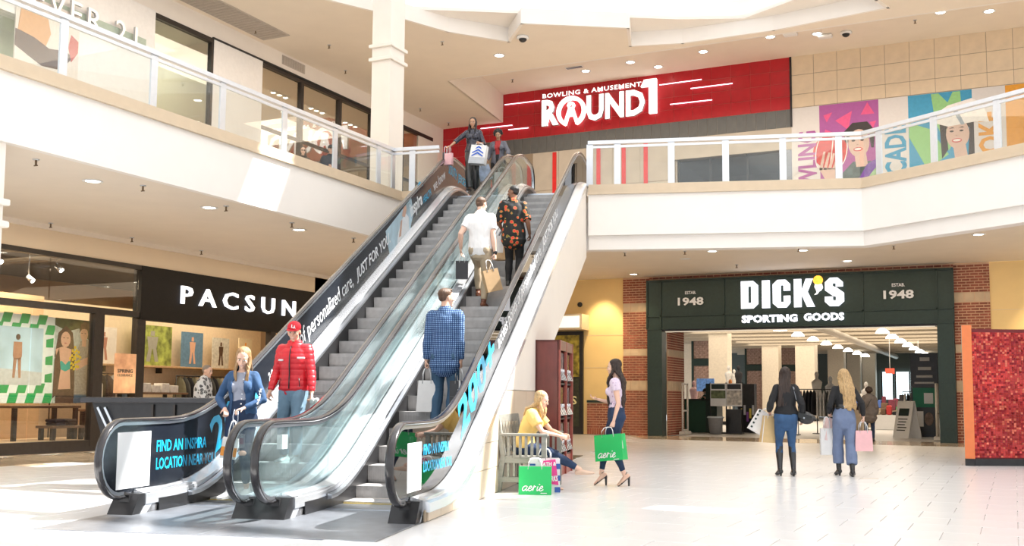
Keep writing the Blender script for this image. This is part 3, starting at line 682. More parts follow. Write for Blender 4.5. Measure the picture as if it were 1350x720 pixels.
# stone slabs clipped by the slope
STN = M('side_stone', (0.70, 0.58, 0.45), 0.42, var=0.05, scale=1.2, stretch=(1, .6, 3))
def clip(poly, f):
    out = []
    for i in range(len(poly)):
        p, q = poly[i], poly[(i + 1) % len(poly)]; fp, fq = f(p), f(q)
        if fp >= 0: out.append(p)
        if (fp >= 0) != (fq >= 0): t = fp / (fp - fq); out.append((p[0] + (q[0] - p[0]) * t, p[1] + (q[1] - p[1]) * t))
    return out
for ri, (z0, z1) in enumerate(((0.0, .325), (.325, .64), (.64, 1.285))):
    wd = .46 if ri == 0 else .92; b = 9.80 - (.3 if ri else 0)
    while b < 17.3:
        b1 = min(b + wd, 17.34)
        poly = [(b + .004, z0 + .004), (b1 - .004, z0 + .004), (b1 - .004, z1 - .004), (b + .004, z1 - .004)]
        poly = clip(poly, lambda p: min(zat(DK, p[0]), SL * (p[0] - 18.7) + 3.87 + .15 if p[0] > 11.6 else 9) - .01 - p[1])
        if len(poly) > 2: MB().prism(poly, fnE, -2.722, -2.708).build('stone_tile', STN, W1)
        b += wd
# ribbed landing plate in front of the escalators
PLATE = M('landing_plate', (0.30, 0.32, 0.36), 0.30, 0.6, var=0.15, scale=5)
_n_ = PLATE.node_tree.nodes; _l_ = PLATE.node_tree.links
wv = _n_.new('ShaderNodeTexWave'); wv.inputs['Scale'].default_value = 14; wv.bands_direction = 'Y'; tcx = _n_.new('ShaderNodeTexCoord'); _l_.new(tcx.outputs['Object'], wv.inputs['Vector'])
bpx = _n_.new('ShaderNodeBump'); bpx.inputs['Strength'].default_value = 0.35; bpx.inputs['Distance'].default_value = 0.004; _l_.new(wv.outputs[0], bpx.inputs['Height']); _l_.new(bpx.outputs[0], _n_['Principled BSDF'].inputs['Normal'])
for nm, a0, a1, lab in (('landing_plate', -5.92, -4.335, 'ribbed grey metal landing plate at the foot of the left escalator'), ('landing_plate', -4.325, -2.76, 'ribbed grey metal landing plate at the foot of the right escalator')):
    o = MB().bbox(-(a1 - a0) / 2, (a1 - a0) / 2, 8.35 - 9.5, 10.55 - 9.5, -.012, 0.003, .003).build(nm, PLATE); o.location = E((a0 + a1) / 2, 9.5, 0); o.rotation_euler = (0, 0, TH); tag(o, lab, 'floor plate')
struct(Eobj(MB().prism([(-5.9, 10.5), (-2.75, 10.5), (-2.75, 22), (-5.9, 22)], XY, -.02, -.004).build('floor_pit', BLACK)))
def nth(i): return ['first', 'second', 'third', 'fourth', 'fifth', 'sixth', 'seventh', 'eighth', 'ninth', 'tenth', 'eleventh', 'twelfth', 'thirteenth', 'fourteenth', 'fifteenth', 'sixteenth', 'seventeenth', 'eighteenth', 'nineteenth', 'twentieth', 'twenty-first', 'twenty-second'][i]
# ------------------------------------------------------------------ balcony rails
RAILM = M('rail_aluminium', (0.72, 0.74, 0.78), 0.30, 0.55, var=0.03)
def guard(name, label, pts, posts_at, lean=0.0):
    """pts: plan polyline; rail top z 6.75; posts at distances along"""
    r = thing(name, label, 'guard rail', (pts[0][0], pts[0][1], 5.76)); o0 = np.array((pts[0][0], pts[0][1]))
    P = [np.array(p, float) - o0 for p in pts]
    segs = []
    for p, q in zip(P, P[1:]): segs.append((p, q, np.linalg.norm(q - p)))
    for p, q, L in segs:
        d = (q - p) / L
        m = MB(); a = (*p, .955); b = (*(q), .955); m.bar(a, b, .09, .075); m.build('top_rail', RAILM, r)
        MB().bar((*p, .86), (*q, .86), .04, .05).build('glazing_rail', RAILM, r)
    at = 0
    pos = []
    for p, q, L in segs:
        for s_ in posts_at:
            if at - 1e-6 <= s_ <= at + L + 1e-6: pos.append((s_, p + (q - p) / L * (s_ - at), (q - p) / L))
        at += L
    seen = []
    for s_, c, d in pos:
        if any(abs(s_ - t) < .01 for t in seen): continue
        seen.append(s_)
        m = MB(); n_ = np.array((-d[1], d[0]))
        for sg in (-1, 1):
            c2 = c + d * sg * .035; m.bar((*c2, 0), (*c2, .92), .035, .07, up=(d[0], d[1], 0))
        m.build('post', RAILM, r)
    cuts = sorted(set([round(x, 4) for x in posts_at])); at = 0
    for p, q, L in segs:
        d = (q - p) / L
        cc = sorted({at, at + L} | {c for c in cuts if at < c < at + L})
        for s0, s1 in zip(cc, cc[1:]):
            if s1 - s0 < .15: continue
            a = p + d * (s0 - at + .05); b = p + d * (s1 - at - .05); MB().bar((*a, .43), (*b, .43), .012, .84).build('glass_panel', GLR, r)
        at += L
    return r
GLR = glass('rail_glass', (0.96, 0.98, 0.97), 0.05, 0.45, haze=0.02, power=2.5)
ys = [8.15, 9.9, 10.65, 12.44, 14.08, 15.82, 17.48, 19.12]
gl = guard('glass_guard_rail', 'glass and aluminium guard rail along the left balcony down to the escalators', [(-12.42, 4.0), (-12.42, 19.72), E(-5.98, 22.12)[:2]],
      [0, 2.1, 4.1, 5.0 + .0, 6.65, 8.44, 10.08, 11.82, 13.48, 15.12, 15.72, 15.72 + .46, 15.72 + 1.10])
ee = lambda a: E(a, 22.28)[:2]
L1 = 5.69
gr_ = guard('glass_guard_rail', 'white framed glass guard rail on the right balcony facing the poster wall', [ee(-2.69), (-2.69, 22.41), (6.55, 16.3)],
      [0.04, .64, 1.79, 2.93, 4.11, 5.24, L1 + .45, L1 + 1.75, L1 + 3.1, L1 + 4.5, L1 + 6.0])
# ------------------------------------------------------------------ PACSUN shop (front plane x = X1)
FR = M('shop_black_fascia', (0.009, 0.007, 0.006), 0.5, var=0.15, spec=0.25)
s = thing('shop_front', 'black clothes shop front with large lit white letters under the left balcony', 'shop front', (X1, 16, 0))
def B(nm, x0, x1, y0, y1, z0, z1, mt, par=s, o=(X1, 16, 0)): return MB().box(x0 - o[0], x1 - o[0], y0 - o[1], y1 - o[1], z0 - o[2], z1 - o[2]).build(nm, mt, par)
B('sign_fascia', X1 - .2, X1 + .04, 17.42, 24.0, 2.86, 4.07, FR)
B('top_frame', X1 - .12, X1 + .03, 10, 17.42, 3.97, 4.07, DARK)
B('frame_post', X1 - .14, X1 + .03, 17.36, 17.60, 0, 2.86, DARK); B('frame_post', X1 - .14, X1 + .03, 16.16, 16.42, .1, 2.9, DARK); B('frame_post', X1 - .14, X1 + .03, 9.9, 10.0, 0, 4.0, DARK)
B('transom', X1 - .12, X1 + .03, 10, 17.4, 2.90, 3.03, DARK); B('plinth', X1 - .2, X1 + .02, 10, 17.5, 0, .23, DARK)
B('frame_post', X1 - .14, X1 + .03, 22.0, 22.2, 0, 2.86, DARK); B('side_pier', X1 - .3, X1 + .03, 22.8, 24.0, 0, 2.86, FR)
for y0, y1, z0, z1 in ((10, 13.05, .23, 2.9), (13.08, 14.62, .23, 2.9), (14.65, 16.16, .23, 2.9), (16.42, 17.36, .23, 2.9), (10, 15.0, 3.03, 3.97), (15.03, 17.4, 3.03, 3.97)):
    B('glass_pane', X1 - .05, X1 - .035, y0, y1, z0, z1, GLS)
place_text('letter', 'PACSUN', (.045, 18.63 - 16, 3.31), (0, 1, 0), (0, 0, 1), 4.32, .43, LEDW, s, bold=.012, spacing=1.55, depth=.05, split=True, mat2=LEDC)
# interior shell
WARMW = M('warm_shop_wall', (0.78, 0.58, 0.38), 0.7, var=0.04, scale=2); WOODF = M('shop_wood_floor', (0.50, 0.36, 0.22), 0.35, var=0.2, scale=3, stretch=(8, 1, 1))
DKC = M('dark_shop_ceiling', (0.10, 0.085, 0.07), 0.8, var=.3)
struct(MB().box(-25, X1 - .25, 9, 27.5, -.10, -.012).build('floor_shop_left', WOODF))
struct(MB().box(-25.1, -25, 9, 27.5, 0, 4.5).build('wall_shop_back', WARMW)); struct(MB().box(-25, X1 - .26, 8.9, 9, 0, 4.5).build('wall_shop_side', WARMW)); struct(MB().box(-25, X1 - .26, 27.5, 27.6, 0, 4.5).build('wall_shop_side_far', WARMW))
struct(MB().box(-25, X1 - .26, 9, 27.5, 4.45, 4.55).build('ceiling_shop_left', DKC))
struct(MB().box(-20.4, -20.3, 12.2, 17.2, 0, 3.45).build('wall_shop_display', M('display_wall', (0.72, 0.50, 0.30), .7, var=.05)))
struct(MB().box(-19.4, X1 - .26, 9, 17.3, -.01, .22).build('trim_display_platform', M('display_platform', (0.62, .46, .30), .5)))
struct(MB().box(-21.6, -21.5, 17.3, 26.5, 0, 3.5).build('wall_shop_posters', M('poster_wall_paint', (0.80, 0.66, 0.48), .7)))
for i in range(5):
    b_ = MB().box(-24.9, -17.9, 10.5 + i * 1.4, 10.7 + i * 1.4, 4.1, 4.35).build('ceiling_beam', M('dark_beam', (.16, .13, .10), .8)); tag(b_, 'dark ceiling joist inside the clothes shop, %s' % ['nearest the left end', 'second from the left end', 'middle one of five', 'fourth from the left end', 'nearest the sign'][i], 'beam')
def spot(x, y, z, lab, stem=.1):
    t = thing('track_spotlight', lab, 'spotlight', (x, y, z), 0, 'shop spotlights')
    MB().tube([(0, 0, stem - .1), (0, 0, -.1)], .012).build('stem', STEEL, t); MB().tube([(-.02, 0, -.1), (.10, .03, -.2)], [.05, .06], 12).build('lamp_head', STEEL, t)
    MB().tube([(.10, .03, -.2), (.105, .031, -.204)], .052, 12).build('lens', LAMPM, t); return t
for i, (x, y) in enumerate(((-17.9, 14.0), (-17.9, 15.45), (-19, 14.5), (-19.4, 16.0))): spot(x, y, 3.85 + (.1 if i < 2 else 0), stem=(.1 if i < 2 else .7), lab= 'small steel spotlight over the shop window, %s' % ['above the green chequered banner', 'above the couple on the banner', 'deeper in above the display', 'deeper in by the dark pier'][i])
# window banner: green-white chequers, beach picture and a couple
bn = thing('window_banner', 'large window banner with green chequers, beach figures and a young couple', 'banner', (-17.92, 13.5, 1.0))
bf = lambda u, v_, d: (d, u, v_)
def fp(nm, poly, mt, k, par=bn): flat_shape(nm, [poly], bf, .0, .004 + .002 * k, mt, par)
GRN = M('banner_green', (0.02, 0.36, 0.10), .5); BW = M('banner_white', (.80, .84, .80), .5)
fp('sheet', [(-1.2, 0), (2.92, 0), (2.92, 1.76), (-1.2, 1.80)], BW, 0)
for (u0, v0) in [(i * .42 - 1.2 + (.21 if (j % 2) else 0), j * .2 if j < 2 else 1.40 + (j - 2) * .2) for j in range(4) for i in range(8)]:
    if u0 + .2 < 2.0: fp('green_check', [(u0, v0), (u0 + .21, v0), (u0 + .27, v0 + .2), (u0 + .06, v0 + .2)], GRN, 1)
for j in range(3): fp('green_check', [(1.78, .42 + j * .36), (1.96, .42 + j * .36), (1.96, .62 + j * .36), (1.78, .58 + j * .36)], GRN, 1)
SEA = M('beach_print', (0.45, 0.62, 0.70), .5, var=.25, scale=1.2); SKB = M('tanned_skin_print', (.42, .22, .13), .5, var=.1); BRN = M('brown_print', (.10, .055, .035), .5, var=.3); SAND = M('sand_print', (.58, .60, .58), .5, var=.1)
fp('beach_picture', [(-.2, .36), (1.70, .36), (1.70, 1.52), (-.2, 1.52)], SEA, 2); fp('beach_sand', [(-.2, .36), (1.70, .36), (1.70, .62), (-.2, .75)], SAND, 3)
def figp(u, v, h, mt, sk, k=4, legs=True):
    fp('printed_head', [(u + .06 * h * math.cos(t), v + h * .93 + .07 * h * math.sin(t)) for t in np.linspace(0, 2 * PI, 11)[:-1]], BRN, k)
    fp('printed_body', [(u - .11 * h, v + .82 * h), (u + .11 * h, v + .82 * h), (u + .12 * h, v + .5 * h), (u + .09 * h, v + .42 * h), (u - .09 * h, v + .42 * h), (u - .12 * h, v + .5 * h)], mt, k)
    if legs:
        for sg in (-1, 1): fp('printed_leg', [(u + sg * .01 * h, v + .45 * h), (u + sg * .10 * h, v + .45 * h), (u + sg * .11 * h, v), (u + sg * .05 * h, v)], sk, k)
figp(1.10, .50, .88, SKB, SKB); figp(.52, .46, .95, SKB, SKB); figp(.0, .42, .92, M('khaki_print', (.35, .33, .2), .5), SKB)
TREE = M('foliage_print', (.05, .08, .03), .5, var=.7, scale=9); fp('picture_background', [(1.98, .0), (2.92, .0), (2.92, 1.76), (1.98, 1.77)], M('couple_backdrop_print', (.50, .56, .52), .5, var=.2), 2)
fp('printed_trees', [(1.98, 1.62), (2.3, 1.5), (2.6, 1.58), (2.92, 1.3), (2.92, 1.76), (1.98, 1.77)], TREE, 3)
MID = M('fair_skin_print', (.72, .43, .30), .5, var=.06); TEAL = M('teal_print', (.02, .42, .34), .5); KNIT = M('knit_print', (.40, .36, .30), .5, var=.25, scale=30); YF = M('yellow_flower_print', (.80, .58, .02), .5); JN = M('jeans_print', (.10, .16, .24), .5)
fp('printed_hair', [(2.0, .95), (2.07, 1.46), (2.26, 1.62), (2.44, 1.48), (2.52, .95), (2.36, 1.0), (2.2, 1.05)], BRN, 4)
fp('printed_face', [(2.26 + .125 * math.cos(t), 1.33 + .165 * math.sin(t)) for t in np.linspace(0, 2 * PI, 15)[:-1]], MID, 6); [fp('printed_eye', [(2.26 + sx - .03, 1.36), (2.26 + sx, 1.372), (2.26 + sx + .03, 1.36), (2.26 + sx, 1.35)], BRN, 7) for sx in (-.05, .05)]; fp('printed_lips', [(2.215, 1.25), (2.26, 1.262), (2.305, 1.25), (2.26, 1.235)], M('lips_print', (.5, .14, .12), .5), 7); fp('printed_open_jacket', [(2.0, .9), (2.1, 1.14), (2.16, .7), (2.1, .2), (1.99, .1)], BRN, 7); fp('printed_open_jacket', [(2.42, 1.12), (2.52, .9), (2.53, .1), (2.44, .25), (2.40, .7)], BRN, 7)
fp('printed_torso', [(2.02, 1.12), (2.2, 1.18), (2.45, 1.12), (2.5, .85), (2.45, .30), (2.12, .28), (2.08, .7)], MID, 5)
fp('printed_top', [(2.10, .72), (2.28, .66), (2.46, .74), (2.48, .86), (2.36, .88), (2.28, .80), (2.18, .88), (2.09, .85)], TEAL, 6)
fp('printed_trousers', [(2.06, .0), (2.52, .0), (2.52, .30), (2.06, .28)], BRN, 6)
fp('printed_shirt', [(2.52, .18), (2.92, .18), (2.92, 1.30), (2.80, 1.36), (2.66, 1.32), (2.56, 1.1)], KNIT, 5); fp('printed_face', [(2.74 + .10 * math.cos(t), 1.46 + .145 * math.sin(t)) for t in np.linspace(0, 2 * PI, 13)[:-1]], MID, 6); [fp('printed_eye', [(2.72 + sx - .025, 1.48), (2.72 + sx, 1.49), (2.72 + sx + .025, 1.48), (2.72 + sx, 1.47)], BRN, 8) for sx in (-.045, .04)]; fp('printed_neck', [(2.69, 1.2), (2.80, 1.2), (2.80, 1.36), (2.69, 1.36)], MID, 6)
fp('printed_hair', [(2.61, 1.48), (2.64, 1.66), (2.74, 1.74), (2.86, 1.70), (2.90, 1.46), (2.84, 1.56), (2.74, 1.58), (2.65, 1.56)], BRN, 7); fp('printed_arm', [(2.56, .68), (2.92, .86), (2.92, 1.0), (2.7, .92), (2.56, .84)], MID, 7); fp('printed_jeans', [(2.53, 0), (2.92, 0), (2.92, .18), (2.53, .18)], JN, 6)
for k in range(22): u, v = 2.52 + .14 * math.cos(k * 2.4) * (k / 22) ** .5, .93 + .26 * math.sin(k * 2.4) * (k / 22) ** .5; fp('printed_flower', [(u - .03, v - .03), (u + .03, v - .02), (u + .02, v + .035), (u - .02, v + .03)], YF, 8)
# clearance poster on its glass door
sp = thing('sale_poster', 'orange and pink spring clearance poster on the shop door glass', 'poster', (-17.5, 16.72, 1.22))
SPM = M('sale_gradient_glow', (.90, .42, .22), .5, var=.45, scale=2.2, emit=.25)  # emission added to brighten the print; the poster is no lamp
MB().box(-.006, 0, 0, .62, 0, .86).build('sheet', SPM, sp)
place_text('printed_word', 'SPRING', (0.001, .09, .44), (0, 1, 0), (0, 0, 1), .44, .08, BLACK, sp, bold=.02, depth=.003); place_text('printed_word', 'CLEARANCE', (0.001, .09, .36), (0, 1, 0), (0, 0, 1), .44, .055, BLACK, sp, depth=.003)
# display tables
def table(label, x, y, w_, d_, h, rz=0, nm='display_table', z=0.0, grp='display tables'):
    t = thing(nm, label, 'table', (x, y, z), rz, grp); WD = M('dark_table_wood', (.16, .09, .05), .5, var=.2)
    MB().bbox(-w_ / 2, w_ / 2, -d_ / 2, d_ / 2, h - .05, h).build('table_top', WD, t)
    for sx in (-1, 1):
        for sy in (-1, 1): MB().box(sx * (w_ / 2 - .08) - .04, sx * (w_ / 2 - .08) + .04, sy * (d_ / 2 - .08) - .04, sy * (d_ / 2 - .08) + .04, 0, h - .05).build('leg', BLACK, t)
    return t
table('dark wooden table behind the window banner', -18.7, 15.75, .8, 1.7, .72, z=.22); table('dark table behind the shop door glass', -18.9, 17.8, .8, .8, .85)
# things on the low display shelf
lt = table('low black bench with folded jeans under the window table', -18.3, 16.1, .5, .9, .30, z=.22)
for i in range(4):
    o = MB().bbox(-.16, .16, -.12, .12, 0, .07, .02).build('folded_trousers', M('dark_denim_fold%d' % (i % 2), ((.03, .035, .05), (.12, .10, .09))[i % 2], .9)); o.location = (-18.3 + R_.uniform(-.03, .03), 15.95 + (i % 2) * .3, .52 + (i // 2) * .072); tag(o, 'folded dark trousers on the low window bench, %s stack %s' % (('left', 'right')[i % 2], ('lower', 'upper')[i // 2]), 'clothing', 'folded trousers')
# poster boards standing on the shelf of the sales room
sh = thing('wall_shelf', 'long wooden shelf carrying picture boards over the clothes rails', 'shelf', (-21.25, 22, 1.98))
MB().bbox(-.25, .25, -4.4, 4.0, -.05, 0).build('board', M('shelf_wood', (.55, .36, .2), .5, var=.15), sh)
for y in (-4, -2, 0, 2, 3.8): MB().box(-.2, .0, y - .02, y + .02, -.2, -.05).build('bracket', BLACK, sh)
def board(y, w_, h, bgm, lab, fig=None, figm=None):
    t = thing('picture_board', lab, 'poster', (-21.2, y, 1.98), 0, 'picture boards'); MB().box(-.02, .02, -w_ / 2, w_ / 2, 0, h).build('panel', bgm, t)
    if fig:
        for nm, pl in fig: flat_shape(nm, [[(u * w_, v_ * h) for u, v_ in pl]], bf, .02, .024, figm, t)
    return t
fgp = [('printed_head', [(-.06, .74), (.05, .74), (.05, .86), (-.05, .86)]), ('printed_body', [(-.14, .72), (.14, .72), (.1, .42), (-.1, .42)]), ('printed_leg', [(-.1, .42), (-.01, .42), (-.05, .1), (-.15, .1)]), ('printed_leg', [(.01, .42), (.1, .42), (.16, .1), (.07, .1)])]
board(18.7, .95, .85, M('board_pale', (.75, .68, .60), .6, var=.1), 'pale picture board with a dark figure at the left end of the shelf', fgp, BRN)
board(19.85, .85, .95, M('board_white', (.85, .80, .74), .6), 'white picture board with a reddish figure', fgp, M('rust_print', (.45, .2, .15), .5))
board(21.55, 1.45, 1.1, M('board_green', (.30, .36, .08), .6, var=.7, scale=4), 'green meadow picture board in the middle of the shelf', fgp, M('grey_print', (.35, .35, .3), .5))
board(23.1, .85, 1.0, M('board_blue', (.12, .24, .38), .6, var=.15), 'blue picture board with a figure spreading the arms', fgp, MID)
board(24.3, .7, .9, M('board_grey', (.6, .6, .55), .6, var=.2), 'grey picture board right of the blue one', fgp, BRN)
board(25.4, .6, .95, M('board_cream', (.8, .7, .5), .6), 'cream picture board with an orange figure at the right end', fgp, M('orange_print', (.8, .35, .05), .5))
# hanging clothes
def garment_mesh(w_, L, wav, seed):
    m = MB(); rr = random.Random(seed); n = 9; k = 7; v = []; f = []
    for side in (-1, 1):
        for j in range(k):
            t = j / (k - 1); ww = w_ * (0.45 + .55 * min(1, t * 4)) * (1 + .12 * t)
            for i in range(n):
                u = i / (n - 1) * 2 - 1; v.append((side * (.035 + .012 * math.sin(u * wav + seed)) * (1 - u * u * .8) * (1 if t > .02 else .3), u * ww / 2, -t * L - .06 * abs(u) * (1 if t < .1 else .6)))
    for s_ in range(2):
        for j in range(k - 1):
            for i in range(n - 1): o = s_ * n * k + j * n + i; f.append((o, o + 1, o + n + 1, o + n))
    for j in range(k - 1):
        for i in (0, n - 1): o = j * n + i; f.append((o, o + n, o + n + n * k, o + n * k))
    m.add(v, f, 0, True); return m
CLM = [M('garment_%s' % n_, c, .9, var=.15) for n_, c in (('black', (.02, .02, .025)), ('charcoal', (.07, .07, .07)), ('olive', (.16, .15, .10)), ('white', (.75, .73, .70)), ('denim', (.10, .14, .20)), ('sand', (.45, .38, .28)), ('brown', (.18, .11, .07)), ('plum', (.22, .05, .08)))]
GM = {}
def hang(x, y, z, rz, ci, w_, L, lab, grp, nm='hanging_garment'):
    key = (ci, round(w_, 2), round(L, 2))
    if key not in GM: o = garment_mesh(w_, L, 6 + ci, ci * 3 + 1).build(nm, CLM[ci]); GM[key] = o
    else: o = GM[key].copy(); COL.objects.link(o)
    o.location = (x, y, z); o.rotation_euler = (0, 0, rz); return tag(o, lab, 'clothing', grp)
def rail(label, x, y0, y1, z, nm='clothes_rail', along='y'):
    if along == 'y': t = thing(nm, label, 'clothes rail', (x, (y0 + y1) / 2, 0), 0, 'clothes rails'); h = (y1 - y0) / 2
    else: t = thing(nm, label, 'clothes rail', ((y0 + y1) / 2, x, 0), -PI / 2, 'clothes rails'); h = (y1 - y0) / 2
    MB().tube([(0, -h, z), (0, h, z)], .015).build('bar', BLACK, t)
    for sg in (-1, 1): MB().tube([(0, sg * h, 0.02), (0, sg * h, z)], .015).build('upright', BLACK, t); MB().box(-.25, .25, sg * h - .03, sg * h + .03, 0, .03).build('foot', BLACK, t)
    return t
rail('black clothes rail under the picture shelf, right of the camouflage shopper', -20.9, 22.2, 26.2, 1.72); rail('black clothes rail under the left picture boards', -20.9, 18.0, 20.6, 1.72)
for i in range(22): hang(-20.9, 22.35 + i * .17, 1.70, R_.uniform(-.1, .1) + PI / 2, [2, 1, 0, 2, 5, 1][i % 6], .5, .95 + .1 * (i % 3), ['olive', 'charcoal', 'black', 'olive', 'sand', 'charcoal'][i % 6] + ' garment on the packed shop rail, %s from its left end' % nth(i), 'clothes on the right shop rail')
for i in range(12): hang(-20.9, 18.15 + i * .2, 1.70, R_.uniform(-.1, .1) + PI / 2, [3, 0, 1, 3, 4, 0][i % 6], .5, .7, ['white', 'black', 'charcoal', 'white', 'denim', 'black'][i % 6] + ' top under the left picture boards, %s from the left' % nth(i), 'clothes on the left shop rail')
# orange sale bin, stacked boxes, plant, coffee cup holder
t = thing('sale_bin', 'orange sign box at the shop entrance', 'sign', (-18.5, 18.6, 0)); MB().box(-.25, .25, -.32, .32, 0, .95).build('box', DARK, t); MB().box(.25, .26, -.3, .3, .1, .92).build('orange_face', M('orange_face', (.75, .33, .05), .5, emit=.3), t)
place_text('printed_word', 'SPRING', (.262, -.2, .62), (0, 1, 0), (0, 0, 1), .4, .07, BLACK, t, depth=.003); place_text('printed_word', 'CLEARANCE', (.262, -.2, .52), (0, 1, 0), (0, 0, 1), .4, .055, BLACK, t, depth=.003)
table('wooden table with stacked white boxes by the entrance', -19.6, 20.0, .8, 1.7, 1.25)
for i in range(5):
    o = MB().bbox(-.14, .14, -.13, .13, 0, .18 + .05 * (i % 2), .01).build('folded_stack', CLM[3]); o.location = (-19.6, 19.35 + i * .32, 1.25); tag(o, 'white folded shirts stacked on the entrance table, %s' % ['first from the left', 'second from the left', 'middle pile', 'second from the right', 'last on the right'][i], 'clothing', 'white shirt piles')
t = thing('potted_plant', 'small green potted plant behind the entrance table', 'plant', (-19.2, 21.4, 0)); MB().box(-.12, .12, -.12, .12, 0, .84).build('stand', WHT, t); pot_z = .85; MB().lathe([(.05, .84), (.08, .99), (.07, .99)], n=12).build('pot', WHT, t)
m = MB()
for k in range(26):
    a = k * 2.4; el = .4 + .5 * ((k * 7) % 5) / 5; L = .16 + .08 * (k % 3); d = np.array((math.cos(a) * math.cos(el), math.sin(a) * math.cos(el), math.sin(el))); p = np.array((0, 0, .99)); q = np.cross(d, (0, 0, 1)); q = q / np.linalg.norm(q) * .035
    m.add([p, p + d * L * .5 + q, p + d * L, p + d * L * .5 - q], [(0, 1, 2, 3)])
tag(m.build('foliage', M('leaf_green', (.05, .25, .04), .5), t, fix=False), kind='stuff')
# ------------------------------------------------------------------ upper left shops (plane x = WX)
PORT = M('portal_stone', (.80, .78, .76), .35, var=.03)
up = thing('upper_shop_front', 'white portal of the upper left shop with metal letters ending in 21', 'shop front', (WX, 15, H2))
def BU(nm, x0, x1, y0, y1, z0, z1, mt, par=up, o=(WX, 15, H2)): return MB().box(x0 - o[0], x1 - o[0], y0 - o[1], y1 - o[1], z0 - o[2], z1 - o[2]).build(nm, mt, par)
BU('portal_pier', WX - .2, WX + .12, 15.6, 18.4, H2, 10.41, PORT); BU('portal_header', WX - .2, WX + .12, 6, 15.6, 9.0, 10.41, PORT)
BU('portal_pier', WX - .2, WX + .12, 11.6, 12.3, H2, 9.0, PORT)
BU('letter_panel', WX + .12, WX + .15, 13.0, 18.1, 9.25, 9.60, M('sage_strip', (.42, .50, .42), .5))
place_text('letter', 'FOREVER 21', (.22, 13.15 - 15, 9.22 - H2), (0, 1, 0), (0, 0, 1), 4.55, .52, M('letter_face', (.8, .8, .8), .3, .5), up, bold=.0, spacing=1.25, depth=.06, split=True, mat2=SIDE)
b2 = thing('shoe_picture', 'tan and black shoe picture beside the upper left shop portal', 'picture', (-18.34, 14.85, 7.9)); b2.scale = (1, .56, 1.0)
MB().box(-.03, 0, -.6, 2.3, -.2, 1.6).build('panel', M('shoe_backdrop', (.72, .66, .6), .5), b2)
flat_shape('printed_sole', [[(-.6, .45), (.6, .2), (1.5, .25), (2.0, .6), (1.7, .7), (.9, .62), (.2, .75), (-.6, .8)]], bf, 0, .01, BRN, b2); flat_shape('printed_upper', [[(-.5, .8), (.2, .75), (.75, .65), (.95, .95), (.8, 1.25), (-.4, 1.3)]], bf, 0, .012, M('tan_print', (.62, .34, .15), .5), b2); flat_shape('printed_heel', [[(1.95, .5), (2.25, .75), (2.25, 1.0), (1.9, 1.1), (1.8, .8)]], bf, 0, .012, M('red_print', (.5, .1, .08), .5), b2)
BU('glass_pane', WX - .05, WX - .035, 12.3, 15.6, H2, 9.0, GLS)
# green showroom window
g1 = thing('shop_window', 'wide shop window with a pale green room behind, left of the white panel', 'window', (WX, 19.5, H2)); oo = (WX, 19.5, H2)
BU('frame', WX - .1, WX + .03, 18.4, 20.55, 10.30, 10.42, DARK, g1, oo); BU('frame', WX - .1, WX + .03, 20.47, 20.55, H2, 10.3, DARK, g1, oo); BU('pane', WX - .05, WX - .035, 18.4, 20.47, H2, 10.3, GLM, g1, oo)
struct(MB().box(WX - .2, WX + .04, 20.55, 22.5, H2, 10.42).build('wall_upper_panel', PORT)); struct(MB().box(WX - .01, WX + .06, 20.5, 28.05, 10.40, 10.45).build('trim_11', BLACK))
g2 = thing('shop_window', 'tall shop window with dark mullions and a lit clothes shop behind, left of the column', 'window', (WX, 25.3, H2)); oo = (WX, 25.3, H2)
for y in (24.32, 26.24, 28.02, 29.9): BU('mullion', WX - .1, WX + .04, y - .06, y + .06, H2, 10.3, DARK, g2, oo)
BU('frame', WX - .1, WX + .03, 22.5, 31.96, 10.30, 10.42, DARK, g2, oo); BU('transom', WX - .08, WX + .03, 22.5, 31.0, 8.55, 8.62, DARK, g2, oo)
for y0, y1 in ((22.5, 24.26), (24.38, 26.18), (26.3, 27.96), (28.08, 29.84), (29.96, 31.0)): BU('pane', WX - .05, WX - .035, y0, y1, H2, 10.3, GLM, g2, oo)
struct(MB().box(WX - .2, WX, 31.0, 32.75, H2, 10.42).build('wall_upper_left_end', CREAM))
UI = M('upper_shop_wall', (.82, .70, .52), .7, var=.03); GI = M('sage_wall', (.50, .54, .42), .7)
struct(MB().box(-25, WX - .21, 20.8, 33.0, H2 - .1, H2).build('floor_upper_shop', M('upper_floor', (.5, .42, .33), .4))); struct(MB().box(-25.1, -25, 20.8, 33, H2, 10.5).build('wall_upper_shop_back', UI)); struct(MB().box(-25, WX - .2, 20.7, 20.8, H2, 10.5).build('wall_upper_shop_side', UI)); struct(MB().box(-25, WX - .2, 33, 33.1, H2, 10.5).build('wall_upper_shop_far', UI)); struct(MB().box(-25, WX - .25, 20.8, 33, 10.42, 10.5).build('ceiling_upper_shop', UI))
struct(MB().box(-23, -22.9, 9, 20.6, H2, 10.5).build('wall_sage_back', GI)); struct(MB().box(-23, WX - .2, 8.9, 9, H2, 10.5).build('wall_sage_side', GI)); struct(MB().box(-22.9, WX - .25, 9, 20.7, 10.42, 10.5).build('ceiling_sage', GI)); struct(MB().box(-22.9, WX - .21, 9, 20.7, H2 - .1, H2).build('floor_sage', UI))
for i, (y, x) in enumerate(((23.3, -20), (25.2, -20), (27.1, -20), (29.0, -20))):
    t = thing('strip_light', 'bright track of lamps on the upper shop ceiling, %s from the white panel' % ['first', 'second', 'third', 'fourth'][i], 'light', (x, y, 10.40), 0, 'upper shop light tracks'); MB().box(-.06, .06, -.45, .45, -.05, 0).build('track', WHT, t)
    for k in range(3): MB().lathe([(.06, -.06), (.075, -.05), (.06, -.05)], (0, -.3 + .3 * k, 0), 10).build('lamp', LAMPM, t)
rail('clothes rail behind the upper shop window beside the column', -19.4, 25.9, 28.6, 6.95 - H2 + 0)
